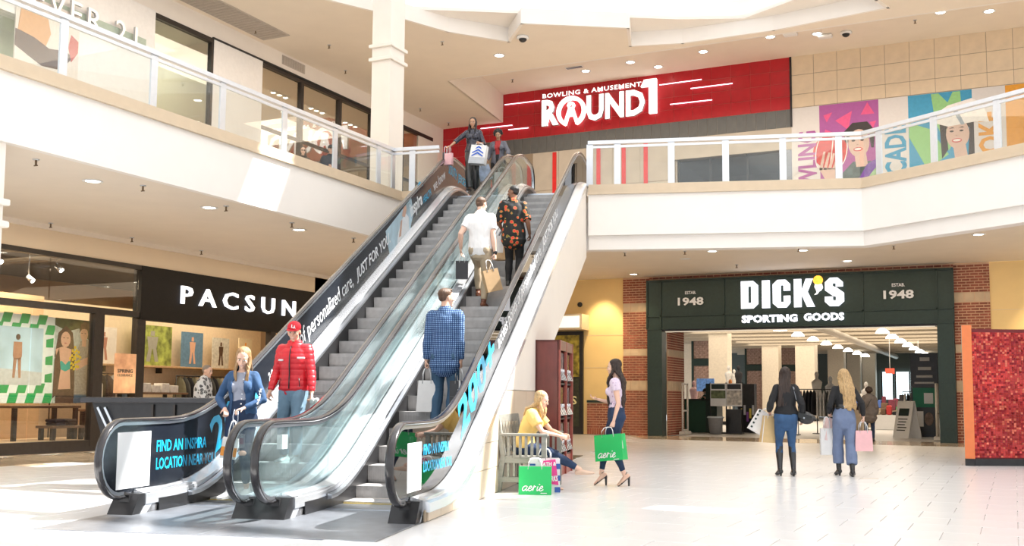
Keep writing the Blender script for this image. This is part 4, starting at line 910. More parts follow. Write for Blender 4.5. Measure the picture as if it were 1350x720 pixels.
bpy.context.scene.collection.objects[-1]
for o in [q for q in COL.objects if q.get('label') == 'clothes rail behind the upper shop window beside the column']: o.location.z = H2
for i in range(12): hang(-19.4, 26.0 + i * .21, 6.93, R_.uniform(-.1, .1) + PI / 2, [0, 1, 0, 4][i % 4], .5, .8, ['black', 'charcoal', 'black', 'denim'][i % 4] + ' garment behind the upper shop window, %s from the left' % nth(i), 'clothes on the upper shop rail')
# white dress form near the corner of the rail
t = thing('white_dress_form', 'white draped dress form behind the rail corner left of the escalator', 'mannequin', (-17.6, 29.0, H2)); m = MB()
m.lathe([(.42, 0), (.36, .5), (.28, .9), (.17, 1.15), (.20, 1.35), (.21, 1.45), (.10, 1.55), (.05, 1.6), (.06, 1.66)], n=18); m.build('dress', M('dress_white', (.9, .9, .9), .7), t); MB().ell((0, 0, 1.76), (.08, .09, .12)).build('head', WHT, t)
# air grille on the upper wall
def grille(label, loc, w_, h, wall=True, n=9):
    t = thing('air_grille', label, 'vent', loc); gm = M('grille_paint', (.5, .45, .4), .6)
    if wall:
        MB().box(0, .02, 0, w_, 0, h).build('frame', gm, t)
        for k in range(n): MB().box(.02, .03, .02 + (w_ - .04) * k / n, .02 + (w_ - .04) * (k + .55) / n, .02, h - .02).build('slat', M('slat_dark', (.44, .39, .34), .6), t)
    else:
        MB().box(0, w_, 0, h, -.02, 0).build('frame', gm, t)
        for k in range(n): MB().box(.03, w_ - .03, .03 + (h - .06) * k / n, .03 + (h - .06) * (k + .6) / n, -.03, -.02).build('slat', M('slat_dark', (.44, .39, .34), .6), t)
    return t
grille('square air grille high on the wall above the upper shop windows', (WX, 23.38, 10.6), 1.05, .26)
grille('long grey air grille in the upper left ceiling', (-18.3, 17.7, ZL - .001), .9, 4.6, False, 30)
# ------------------------------------------------------------------ sign of the bowling hall
sg_ = thing('bowling_sign', 'white illuminated ROUND1 sign with small words above on red tiles', 'sign', (-12.5, YB - .03, 10.6)); q = lambda X, z: (X + 12.5, -.03, z - 10.6)
nd = dict(depth=.10, split=True, mat2=SIDE)
place_text('letter', 'BOWLING & AMUSEMENT', q(-14.50, 11.575), (1, 0, 0), (0, 0, 1), 3.60, .16, LEDW, sg_, bold=.02, depth=.05, split=True, mat2=SIDE, spacing=1.12)
place_text('letter', 'R', q(-14.50, 10.57), (1, 0, 0), (0, 0, 1), .64, .92, LEDW, sg_, bold=.04, depth=.12, mat2=SIDE)
place_text('letter', 'UND', q(-12.84, 10.57), (1, 0, 0), (0, 0, 1), 2.08, .90, LEDW, sg_, bold=.04, **nd)
# ring with bowling pin
ring = [(.5 + .5 * math.sin(t), .5 - .5 * math.cos(t)) for t in np.linspace(.42, 2 * PI - .42, 30)] + [(.5 + .38 * math.sin(t), .5 - .38 * math.cos(t)) for t in np.linspace(2 * PI - .62, .62, 24)]
pin = [(.36, .10), (.66, .10), (.74, .32), (.66, .55), (.60, .66), (.64, .78), (.58, .88), (.50, .91), (.42, .88), (.36, .78), (.40, .66), (.34, .55), (.26, .32)]
pinh = [(.50, .10), (.58, .30), (.55, .36), (.45, .36), (.42, .30)]
curve_shape('ring', [ring], q(-13.95, 10.46), (1, 0, 0), (0, 0, 1), 1.07, 1.07, .12, LEDW, sg_, box=(0, 1, 0, 1))
leg1 = [(.26, .14), (.33, .06), (.42, .34), (.58, .34), (.67, .06), (.74, .14), (.62, .50), (.585, .60), (.63, .70), (.58, .79), (.50, .82), (.42, .79), (.37, .70), (.415, .60), (.38, .50)]
hol = [(.46, .41), (.54, .41), (.53, .45), (.47, .45)]; hol2 = [(.455, .63), (.545, .63), (.555, .70), (.50, .74), (.445, .70)]
curve_shape('pin', [leg1, hol, hol2], q(-13.95, 10.46), (1, 0, 0), (0, 0, 1), 1.07, 1.07, .13, LEDW, sg_, box=(0, 1, 0, 1))
curve_shape('numeral', [[(.0, .80), (.22, 1.0), (1.0, 1.0), (1.0, 0), (.52, 0), (.52, .80)]], q(-10.90, 10.60), (1, 0, 0), (0, 0, 1), .54, 1.16, .13, LEDW, sg_)
NEON = M('neon_tube', (.97, .86, 1), .3, emit=1.7, var=0)
for i, (x0, x1, z) in enumerate(((-16.05, -14.7, 11.40), (-17.1, -15.7, 10.75), (-15.9, -15.0, 10.60), (-10.1, -8.5, 11.62), (-9.3, -7.75, 11.17), (-9.85, -8.3, 10.72))):
    pass
tb = [((636, 161), (676, 156)), ((666, 140), (712, 135)), ((671, 173), (698, 170)), ((871, 115.5), (925, 109)), ((911, 128.5), (965, 122)), ((884.5, 148.5), (938.5, 142.5))]
NT = [(-16.93, -15.68, 10.78, 10.77), (-15.98, -14.62, 11.54, 11.53), (-15.83, -15.05, 10.62, 10.61), (-10.28, -8.86, 11.55, 11.56), (-9.22, -7.85, 11.30, 11.30), (-9.92, -8.52, 10.85, 10.84)]
for i, (x0, x1, z0, z1) in enumerate(NT):
    t = thing('light_tube', 'slim lit tube on the red tiles, %s' % ['low, just above the woman with striped bag', 'top left, left of the small words', 'lowest left, over the curly haired woman', 'topmost right of the numeral', 'furthest right one', 'lowest right one'][i], 'light', ((x0 + x1) / 2, YB - .02, z0), 0, 'light tubes on red tiles'); h = (x1 - x0) / 2
    MB().tube([(-h, -.05, 0), (h, -.05, z1 - z0)], .015).build('tube', NEON, t)
    for sgn in (-1, 1): MB().box(sgn * h * .8 - .015, sgn * h * .8 + .015, -.05, 0.005, -.015, .015).build('clip', STEEL, t)
# ------------------------------------------------------------------ poster wall
pw = thing('mural_poster', 'colourful wall mural with purple, blue and orange panels and smiling women', 'poster', (-2.7, YB - .002, H2)); fx = lambda u, v_, d: (u + 2.7, -d, v_ - H2)
def pp(nm, poly, mt, k=0): return flat_shape(nm, [poly], fx, .0, .012 + .003 * k, mt, pw)
PUR = M('mural_purple', (.42, .10, .36), .5, var=.04); PNK = M('mural_pink', (.80, .10, .28), .5); OFF = M('mural_white', (.74, .71, .70), .5, var=.02); BLU = M('mural_blue', (.05, .34, .58), .5); LGR = M('mural_green', (.30, .60, .24), .5); ORG = M('mural_orange', (.80, .36, .04), .5, var=.08)
ZT = 10.27
for x0, x1, mt in ((-6.02, -5.17, OFF), (-5.17, -3.43, PUR), (-3.43, -2.59, OFF), (-2.59, -.84, BLU), (-.84, .04, OFF), (.04, 1.9, ORG)): pp('printed_panel', [(x0, H2 + .02), (x1, H2 + .02), (x1, ZT), (x0, ZT)], mt)
for pl in ([(-5.05, 9.95), (-4.78, 10.02), (-4.95, 9.72)], [(-4.7, 9.75), (-4.2, 10.0), (-4.32, 9.42)], [(-3.95, 9.85), (-3.75, 10.22), (-3.55, 9.85)], [(-5.0, 9.5), (-4.7, 9.35), (-5.05, 9.25)], [(-3.7, 9.6), (-3.5, 9.62), (-3.6, 9.4)]): pp('printed_triangle', pl, PNK, 1)
for pl in ([(-1.95, 10.25), (-1.15, 10.25), (-1.1, 9.3), (-1.5, 8.5), (-1.85, 9.4)], [(-2.58, 9.45), (-2.0, 9.2), (-1.5, 8.4), (-2.1, 8.0), (-2.58, 9.0)]): pp('printed_triangle', pl, LGR, 1)
pp('printed_triangle', [(-1.75, 10.26), (-1.35, 10.26), (-1.5, 9.95)], BLU, 2)
def vtext(body, xr, z0, h, w_, mt):   # reads upward: reading direction +z, up direction -x
    place_text('printed_word', body, (xr + 2.7, -.018, z0 - H2), (0, 0, 1), (-1, 0, 0), h, w_, mt, pw, bold=.03, depth=.004)
vtext('BOWLING', -5.26, 7.05, 2.45, .58, PUR); vtext('ARCADE', -2.66, 7.15, 2.28, .62, BLU); vtext('KARAOKE', -.08, 6.75, 2.8, .62, ORG)
def circ(x, z, r, rz=None, n=20): return [(x + r * math.cos(t), z + (rz or r) * math.sin(t)) for t in np.linspace(0, 2 * PI, n + 1)[:-1]]
SKP = M('mural_skin', (.70, .50, .42), .5, var=.03); HRP = M('mural_dark_hair', (.035, .025, .025), .5); WP = M('mural_cream', (.9, .88, .86), .5); RB = M('mural_ball', (.62, .05, .04), .5, var=.15)
def face(cx, cz, s_, hair):
    for h_ in hair: pp('printed_hair', [(cx + u * s_, cz + v_ * s_) for u, v_ in h_], HRP, 2)
    pp('printed_neck', [(cx - .16 * s_, cz - .3 * s_), (cx + .22 * s_, cz - .25 * s_), (cx + .30 * s_, cz - .85 * s_), (cx - .1 * s_, cz - .85 * s_)], SKP, 3)
    pp('printed_face', circ(cx, cz, .36 * s_, .50 * s_), SKP, 4)
    for sg in (-1, 1):
        pp('printed_eye', circ(cx + sg * .15 * s_ - .03 * s_, cz + .10 * s_, .065 * s_, .032 * s_, 10), HRP, 5); pp('printed_brow', [(cx + sg * .15 * s_ - .12 * s_, cz + .2 * s_), (cx + sg * .15 * s_ + .06 * s_, cz + .2 * s_), (cx + sg * .15 * s_, cz + .24 * s_)], HRP, 5)
    pp('printed_nose', [(cx - .07 * s_, cz - .02 * s_), (cx + .01 * s_, cz - .06 * s_), (cx - .06 * s_, cz - .07 * s_)], M('mural_shade', (.52, .32, .26), .5), 5)
    pp('printed_lips', circ(cx - .03 * s_, cz - .22 * s_, .16 * s_, .075 * s_, 12), M('mural_lips', (.6, .12, .12), .5), 5); pp('printed_teeth', circ(cx - .03 * s_, cz - .215 * s_, .12 * s_, .04 * s_, 12), WP, 6)
face(-4.02, 8.98, .86, [[(-.45, -.1), (-.5, .45), (-.2, .75), (.3, .75), (.55, .4), (.5, -.2), (.42, -.2), (.35, .3), (-.2, .38), (-.35, .1)]])
pp('printed_jacket', [(-4.75, 5.7), (-4.6, 8.0), (-4.2, 8.42), (-3.7, 8.4), (-3.45, 8.35), (-3.45, 5.7)], M('mural_jacket_dark', (.08, .12, .12), .5, var=.5, scale=3), 2)
pp('printed_collar', [(-4.2, 7.6), (-3.8, 8.3), (-3.45, 8.5), (-3.45, 8.3), (-3.7, 8.0), (-4.05, 7.4)], M('mural_violet', (.2, .08, .4), .5), 4); pp('printed_jacket_front', [(-4.05, 7.4), (-3.7, 8.0), (-3.45, 8.3), (-3.45, 5.7), (-4.05, 5.7)], M('mural_multicolour', (.35, .6, .3), .5, var=.9, scale=2), 3)
pp('printed_ball', circ(-4.86, 8.80, .52), RB, 3)
for dx in (-.28, .02, .3): pp('printed_ball_line', [(-4.86 + dx + .02 * math.sin(t) * 3 + dx * .6 * math.cos(t), 8.80 + .5 * math.sin(t)) for t in np.linspace(-1.4, 1.4, 8)] + [(-4.86 + dx + .03 + .02 * math.sin(t) * 3 + dx * .6 * math.cos(t), 8.80 + .5 * math.sin(t)) for t in np.linspace(1.4, -1.4, 8)], WP, 4)
for k in range(4): pp('printed_finger', [(-5.2 + k * .13, 8.25), (-5.11 + k * .13, 8.23), (-5.0 + k * .14, 8.80 - .04 * k), (-5.06 + k * .14, 8.82 - .04 * k)], SKP, 5)
pp('printed_hand', [(-5.22, 8.32), (-4.66, 8.25), (-4.3, 7.2), (-4.65, 7.2)], SKP, 5)
face(-1.25, 8.98, .88, [[(-.5, -.8), (-.55, .4), (.5, .5), (.5, -.9), (.3, -.95), (.36, .2), (-.35, .2), (-.3, -.5)]])
pp('printed_hat', [(-2.1, 9.45), (-1.5, 9.22), (-.75, 9.3), (-.4, 9.25), (-.55, 9.8), (-.85, 10.0), (-1.5, 9.85)], WP, 7); pp('printed_hat_band', [(-1.4, 9.75), (-1.28, 9.78), (-1.05, 9.25), (-1.15, 9.24)], M('mural_greyblue', (.35, .42, .5), .5), 8)
pp('printed_shirt', [(-1.9, 6.8), (-1.7, 7.8), (-1.2, 8.15), (-.7, 7.9), (-.4, 6.8)], WP, 4)
# ------------------------------------------------------------------ sports shop front
sf = thing('sports_shop_front', 'dark green metal portal with big white octagonal letters and an orange ball', 'shop front', (-6.1, 32.7, 0))
def BS(nm, x0, x1, y0, y1, z0, z1, mt=GREEN): return MB().box(x0 + 6.1, x1 + 6.1, y0 - 32.7, y1 - 32.7, z0, z1).build(nm, mt, sf)
BS('jamb', -10.66, -10.17, 32.45, 32.9, 0, 3.44); BS('jamb', -1.94, -1.49, 32.45, 32.9, 0, 3.44)
for x0, x1 in ((-10.66, -10.2), (-10.2, -8.14), (-8.14, -3.97), (-3.97, -1.93), (-1.93, -1.49)):
    for z0, z1 in ((3.44, 3.85), (3.85, 5.0)): BS('header_panel', x0 + .012, x1 - .012, 32.47, 32.9, z0 + .012, z1 - .012)
BS('header_frame', -10.66, -1.49, 32.50, 32.88, 3.36, 5.0, BLACK)
for z in (3.44, 3.85, 4.99): BS('header_rib', -10.68, -1.47, 32.42, 32.48, z - .025, z + .025)
for x in (-10.66, -10.2, -8.14, -3.97, -1.93, -1.49): BS('header_rib', x - .025, x + .025, 32.42, 32.48, 3.44, 5.0)
BS('jamb_rib', -10.62, -10.2, 32.43, 32.46, 1.72, 1.76); BS('jamb_rib', -1.9, -1.52, 32.43, 32.46, 1.72, 1.76); BS('soffit_light_strip', -10.1, -2.0, 32.60, 32.66, 3.33, 3.36, M('warm_strip', (.9, .8, .65), .4, emit=.35, var=0))
qs = lambda X, z: (X + 6.1, -.29, z)
def oct_letter(loops, X, z, w_, h): curve_shape('letter', loops, qs(X, z), (1, 0, 0), (0, 0, 1), w_, h, .05, LEDC, sf)
c_ = .16
D_ = [[(0, 0), (.72, 0), (1, c_), (1, 1 - c_), (.72, 1), (0, 1)], [(.42, .2), (.42, .8), (.6, .8), (.6, .2)]]
I_ = [[(0, 0), (1, 0), (1, 1), (0, 1)]]
C_ = [[(.28, 0), (.78, 0), (1, c_), (1, .42), (.62, .42), (.62, .2), (.46, .2), (.46, .8), (.62, .8), (.62, .60), (1, .60), (1, 1 - c_), (.74, 1), (.28, 1), (0, 1 - c_), (0, c_)]]
K_ = [[(0, 0), (.36, 0), (.36, .38), (.40, .38), (.62, 0), (1, 0), (.66, .54), (.92, 1), (.58, 1), (.40, .66), (.36, .66), (.36, 1), (0, 1)]]
S__ = [[(.26, 0), (.72, 0), (1, c_), (1, .46), (.60, .66), (.42, .70), (.42, .8), (.58, .8), (.58, .68), (.95, .68), (.95, 1 - c_), (.68, 1), (.28, 1), (.02, 1 - c_), (.02, .56), (.42, .36), (.58, .33), (.58, .2), (.42, .2), (.42, .34), (0, .34), (0, c_)]]
oct_letter(D_, -7.58, 4.0, .53, .86); oct_letter(I_, -6.93, 4.0, .24, .86); oct_letter(C_, -6.60, 4.0, .53, .86); oct_letter(K_, -5.96, 4.0, .62, .86); oct_letter(S__, -5.05, 4.0, .56, .86)
m = MB(); m.lathe([(.0001, 0), (.13, 0), (.145, .03), (.13, .06), (.0001, .06)], n=20); o = m.build('orange_ball', M('ball_orange', (1, .45, .05), .4, emit=1.2, var=.2, scale=14), sf); o.rotation_euler = (PI / 2, 0, 0); o.location = (-5.24 + 6.1, -.29, 4.80)
curve_shape('apostrophe_figure', [[(.1, .9), (.9, .9), (1, .6), (.8, .35), (.6, .3), (.35, .05), (0, 0), (.3, .2), (.2, .45), (.05, .65)]], qs(-5.36, 4.36), (1, 0, 0), (0, 0, 1), .26, .32, .05, LEDW, sf)
place_text('letter', 'SPORTING', qs(-7.57, 3.555), (1, 0, 0), (0, 0, 1), 1.70, .24, LEDC, sf, bold=.05, depth=.04, split=True, spacing=1.05); place_text('letter', 'GOODS', qs(-5.68, 3.57), (1, 0, 0), (0, 0, 1), 1.18, .24, LEDC, sf, bold=.05, depth=.04, split=True, spacing=1.05)
for X in (-9.62, -3.38):
    place_text('printed_word', '1948', qs(X, 4.16), (1, 0, 0), (0, 0, 1), .84, .26, WPR, sf, bold=.03, depth=.01); place_text('printed_word', 'ESTAB.', qs(X + .24, 4.52), (1, 0, 0), (0, 0, 1), .36, .10, WPR, sf, bold=.02, depth=.01)
# interior shell
struct(MB().box(-24, 6, 78, 78.1, 0, 4.9).build('wall_sports_back', M('shop_back_wall', (.10, .12, .11), .7))); SC = M('sports_ceiling', (.42, .36, .29), .8, var=.1)
struct(MB().box(-24, 6, 33, 78, 4.75, 4.85).build('ceiling_sports', SC)); struct(MB().box(-24, -23.9, 33, 78, 0, 4.8).build('wall_sports_left', GREEN)); struct(MB().box(5.9, 6, 33, 78, 0, 4.8).build('wall_sports_right', GREEN))
struct(MB().box(-24, -10.66, 33.0, 33.08, 0, 4.8).build('wall_sports_front_left', SC)); struct(MB().box(-1.49, 6, 33.0, 33.08, 0, 4.8).build('wall_sports_front_right', SC))
for i in range(14):
    y = 34.5 + i * 3.0; tag(MB().box(-9.5, 9.5, -.09, .09, -.16, .16).build('ceiling_joist', M('joist_paint', (.55, .48, .38), .7)), 'cream ceiling joist crossing the sports shop, %s from the entrance' % nth(i), 'beam', 'sports shop joists').location = (-8, y, 4.5)
tag(MB().tube([(0, -20, 0), (0, 20, 0)], .16, 12).build('air_duct', M('duct', (.5, .45, .38), .5, .3)), 'long round air duct under the sports shop ceiling', 'duct').location = (-7.1, 55, 4.16)
# columns
def xat(px, Y):   # world x of an image column at depth Y (near eye height)
    d = np.array(Fw) + np.array(Rw) * (px - 675) / 1380.6 - np.array(Uw) * (520 - 402.87) / 1380.6; return d[0] * Y / d[1]
for i, (px, Y, w_) in enumerate(((950, 50, .90), (1018, 62, .95), (1064, 62, 1.08), (1104, 70, 1.0), (1127, 74, .85), (1147, 76, .85), (912, 60, .7))):
    X = xat(px, Y); t = thing('tan_column', 'tan column in the sports shop, %s' % ['widest at the left behind the poster stands', 'above the dark haired woman', 'between the two walking women', 'above the blond woman', 'second right of the blond woman', 'slim one furthest right', 'slim one at the far left edge'][i], 'column', (X, Y, 0), 0, 'sports shop columns')
    MB().box(-w_ / 2, w_ / 2, -w_ / 2, w_ / 2, 0, 4.75).build('shaft', M('column_paint', (.80, .71, .58), .6), t); MB().box(-w_ / 2 - .03, w_ / 2 + .03, -w_ / 2 - .03, w_ / 2 + .03, 0, .15).build('base', BLACK, t)
DB = M('dull_brick', (.34, .22, .18), .8, var=.4, scale=8); 
for i, (p0, p1, Y) in enumerate(((915, 937, 56), (985, 1006, 66), (1030, 1052, 67))):
    x0, x1 = xat(p0, Y), xat(p1, Y); t = thing('brick_panel', 'dull brick wall panel framed in green inside the shop, %s' % ['left of the widest column', 'left of the dark haired woman', 'right of the dark haired woman'][i], 'wall panel', (x0, Y, 0), 0, 'brick wall panels')
    MB().box(0, x1 - x0, 0, .1, 0, 4.7).build('panel', DB, t); MB().box(-.12, 0, -.05, .12, 0, 4.7).build('frame', GREEN, t); MB().box(0, x1 - x0, -.05, 0, 3.0, 3.4).build('band', GREEN, t)
    m = MB()
    for r in range(40):
        for c in range(int((x1 - x0) / .25)): m.box(.02 + c * .25 + (.1 if r % 2 else 0), min(.23 + c * .25 + (.1 if r % 2 else 0), x1 - x0), -.02, 0, .1 + r * .115, .19 + r * .115)
    tag(m.build('brickwork', M('dull_brick_light', (.44, .30, .25), .8, var=.3), t, fix=False), kind='stuff')
# bright far windows
FW_ = M('daylit_window', (.75, .92, 1), .4, emit=2.0, var=.05)
for i, (p0, p1) in enumerate(((1163, 1178), (1181, 1238))):
    x0, x1 = xat(p0, 77.9), xat(p1, 77.9); t = thing('shop_end_window', ('narrow', 'wide')[i] + ' daylit window at the far end of the sports shop', 'window', (x0, 77.9, 1.3)); MB().box(0, x1 - x0, 0, .05, 0, 1.9).build('pane', FW_, t)
    for k in range(4 if i else 2): MB().box((x1 - x0) * k / (3 if i else 1) - .05, (x1 - x0) * k / (3 if i else 1) + .05, -.05, 0, 0, 1.9).build('mullion', BLACK, t)
# lamps: two rows of white bell pendants
LD = M('bell_lamp', (1, .97, .88), .4, emit=3.0, var=0)
def bell(x, y, lab):
    t = thing('pendant_lamp', lab, 'lamp', (x, y, 4.75), 0, 'sports shop pendants'); MB().tube([(0, 0, 0), (0, 0, -.40)], .02).build('stem', BLACK, t)
    MB().lathe([(.06, -.38), (.16, -.42), (.27, -.52), (.30, -.60), (.26, -.60)], n=14).build('shade', LD, t)
ordn = ['first', 'second', 'third', 'fourth', 'fifth', 'sixth', 'seventh', 'eighth', 'ninth', 'tenth', 'eleventh', 'twelfth']
for i in range(8): bell(-5.15, 44.5 + i * 4.1, 'white bell lamp in the right row of the sports shop, %s from the entrance' % ordn[i])
for i in range(9): bell(-9.0, 41.5 + i * 4.1, 'white bell lamp in the left row of the sports shop, %s from the entrance' % ordn[i])
bell(xat(1063, 41), 41, 'white bell lamp hanging between the rows above the dark haired woman'); bell(xat(997, 44), 44, 'white bell lamp at the upper left of the doorway'); bell(xat(905, 43), 43, 'white bell lamp half hidden by the left jamb')
# gates, counter, boards, racks
def gate(px, lab):
    Y = 34.4; t = thing('security_gate', lab, 'gate', (xat(px, Y), Y, 0), 0, 'security gates'); wm = M('gate_plastic', (.72, .68, .62), .5)
    for y in (-.3, .3): MB().tube([(0, y, 0), (0, y, 1.72)], .035, 8).build('upright', wm, t)
    for z in (.15, .8, 1.7): MB().tube([(0, -.3, z), (0, .3, z)], .03, 8).build('crossbar', wm, t)
    MB().bbox(-.1, .1, -.38, .38, 0, .12, .02).build('base', wm, t)
gate(903, 'pale security gate inside the left jamb of the sports shop'); gate(1235, 'pale security gate by the right jamb of the sports shop')
ct = thing('service_counter', 'dark green service counter at the left of the sports shop', 'counter', (xat(921, 37.5), 37.5, 0)); MB().bbox(-.75, .55, -.3, .5, 0, 1.15).build('body', M('counter_green', (.012, .06, .035), .5), ct); MB().bbox(-.8, .6, -.35, .55, 1.15, 1.2).build('worktop', BLACK, ct); MB().bbox(.35, .75, -.32, .5, 0, 1.75).build('end_unit', GREEN, ct)
t = thing('monitor', 'blue screen standing behind the green counter', 'screen', (xat(930, 40.5), 40.5, 1.5)); MB().box(-.35, .35, 0, .05, 0, .5).build('screen', M('screen_blue', (.12, .22, .42), .3, emit=.5, var=.4), t); MB().tube([(0, .03, -1.49), (0, .03, 0)], .03).build('stand', BLACK, t)
for i, (px, lab) in enumerate(((947, 'poster stand with a green crowd picture beside the counter'), (968, 'poster stand with a printed notice beside the crowd picture'))):
    Y = 36.6; t = thing('poster_stand', lab, 'sign', (xat(px, Y), Y, 0), 0, 'poster stands'); MB().box(-.28, .28, -.02, .02, .95, 1.75).build('board', WHT, t); MB().box(-.26, .26, -.03, -.02, 1.0 if i else 1.22, 1.5).build('picture', M('crowd_print' if i == 0 else 'notice_print', ((.16, .20, .10), (.62, .58, .52))[i], .5, var=.5, scale=9), t); MB().box(-.24, .24, -.03, -.02, 1.55, 1.72).build('heading', BLACK if i else GREEN, t)
    for sx in (-.29, .29): MB().tube([(sx, 0, 0), (sx, 0, 1.78)], .02).build('upright', BLACK, t)
    MB().box(-.3, .3, -.2, .2, 0, .04).build('foot', BLACK, t); MB().box(-.27, .27, -.12, .12, .04, .85).build('dark_panel', BLACK, t) if i else None
for i in range(9):
    place_text('printed_word', ['WELCOME', 'TEAM', 'SPORTS'][i % 3], (0, 0, 0), (1, 0, 0), (0, 0, 1), .1, .02, BLACK, ct) if False else None
t = thing('waste_bin', 'grey waste bin in front of the poster stands', 'bin', (xat(943, 35.9), 35.9, 0)); MB().lathe([(.20, 0), (.26, .52), (.28, .55), (.25, .55), (.19, .03)], n=14).build('body', GREY, t); MB().lathe([(.30, .55), (.27, .60), (.1, .57)], n=14).build('liner', M('bin_liner', (.6, .65, .7), .4), t)
t = thing('goods_rack', 'black open stand with purple and orange goods left of the dark haired woman', 'stand', (xat(985, 38), 38, 0)); MB().box(-.3, .3, -.2, .2, 0, 1.75).build('unit', BLACK, t)
for k in range(6): MB().box(-.28 + .1 * k, -.21 + .1 * k, -.24, -.2, .4 + .12 * (k % 3), .75 + .12 * (k % 3)).build('goods', M('goods_%d' % (k % 3), ((.3, .1, .4), (.8, .6, .1), (.6, .6, .6))[k % 3], .6), t)
# racks with clothes, white torso mannequins
rail('black floor rack with dark clothes between the walking women', 36.6, xat(1052, 36.6), xat(1106, 36.6), 1.55, along='x'); xs = np.linspace(xat(1056, 36.6), xat(1104, 36.6), 12)
for i, x in enumerate(xs): hang(x, 36.6, 1.53, R_.uniform(-.2, .2), [7, 1, 0, 0, 0, 3, 3, 3, 1, 3, 0, 1][i], .55, .85, 'shirt on the rack between the walking women, %s from the left' % ordn[i], 'shirts on the entrance rack')
rail('black floor rack with white shirts at the right of the shop entrance', 38.2, xat(1190, 38.2), xat(1219, 38.2), 1.5, along='x')
for i, x in enumerate(np.linspace(xat(1193, 38.2), xat(1217, 38.2), 7)): hang(x, 38.2, 1.48, R_.uniform(-.2, .2), [3, 0, 3, 3, 1, 3, 3][i], .5, .8, ['white', 'black', 'white', 'white', 'charcoal', 'white', 'white'][i] + ' shirt on the right entrance rack, %s from the left' % nth(i), 'shirts on the right rack')
def torso(px, Y, z, lab, mt, arms=False):
    t = thing('torso_mannequin', lab, 'mannequin', (xat(px, Y), Y, z), 0, 'torso mannequins'); m = MB(); m.lathe([(.14, 0), (.13, .15), (.17, .35), (.19, .48), (.10, .56), (.05, .60), (.055, .66)], n=14); o = m.build('torso', mt, t); MB().ell((0, 0, .74), (.075, .09, .11)).build('head', mt, t); MB().tube([(0, 0, -z + .02), (0, 0, .02)], .02).build('stand', BLACK, t); MB().box(-.15, .15, -.15, .15, -z, -z + .02).build('foot', BLACK, t)
torso(1077, 38.5, 1.35, 'white hooded torso mannequin beside the dark haired woman', M('hoodie_white', (.75, .70, .62), .8)); torso(1095, 39, 1.2, 'pale torso mannequin with a black cap left of the blond woman', M('torso_grey', (.55, .55, .55), .8)); torso(915, 42, 1.1, 'small pink mannequin behind the counter', M('torso_pink', (.6, .38, .38), .8)); torso(1142, 45, 1.1, 'white child mannequin right of the blond woman', M('torso_white', (.7, .68, .65), .8)); torso(963, 42, 1.15, 'mannequin in an orange shirt behind the notice stand', M('torso_orange', (.75, .28, .08), .8))
for i, (px, Y) in enumerate(((961, 48), (974, 48), (968, 54))): torso(px, Y, 1.9, 'high display mannequin beside the widest tan column, %s' % ['left', 'right', 'rearmost'][i], CLM[[3, 0, 3][i]])
# A-board
t = thing('a_frame_sign', 'white folding pavement sign with a green heading inside the shop entrance', 'sign', (-3.12, 35.9, 0), -.62)
for sgn, nm in ((-1, 'front_board'), (1, 'rear_board')):
    m = MB(); m.bar((0, sgn * .30, 0), (0, sgn * .02, 1.18), .62, .03, up=(0, 1, 0)); m.build(nm, WHT, t)
def ab(nm, x0, x1, s0, s1, mt):  # strip on front board
    p = lambda x, s_: (x, -.30 + .28 * s_ - .022, 1.18 * s_); MB().add([p(x0, s0), p(x1, s0), p(x1, s1), p(x0, s1)], [(0, 1, 2, 3)]).build(nm, mt, t, fix=False)
ab('green_heading', -.2, .2, .60, .80, GREEN)
for k, body in enumerate(('GIFT', 'CARDS', 'HERE')):
    pass
for k in range(5): ab('printed_line', -.2 + .03 * (k % 2), .18 - .04 * (k % 3), .50 - .075 * k, .525 - .075 * k, BLACK)
# right display board
X = xat(1224, 37.0); t = thing('display_board', 'tall black display with a green notice panel by the right jamb', 'display', (X - .12, 37.0, 0)); MB().box(-.42, .42, 0, .25, 0, 2.75).build('body', BLACK, t); MB().box(-.36, .36, -.012, 0, .98, 1.62).build('green_panel', M('notice_green', (.01, .22, .13), .5), t); MB().box(-.02, .26, -.016, -.012, 1.1, 1.45).build('white_notice', WPR, t)
for k, z in enumerate((2.5, 2.2, 1.95, 1.75)): MB().box(-.12 - .06 * k, .18 + .04 * k, -.012, 0, z, z + .12 - .02 * k).build('white_print', M('grey_white_print', (.6, .6, .58), .5), t)
MB().box(-.36, -.05, -.012, 0, .35, .85).build('white_print', WPR, t); MB().ell((.12, -.01, .6), (.14, .01, .22)).build('printed_portrait', M('portrait_print', (.25, .18, .15), .6, var=.4), t)
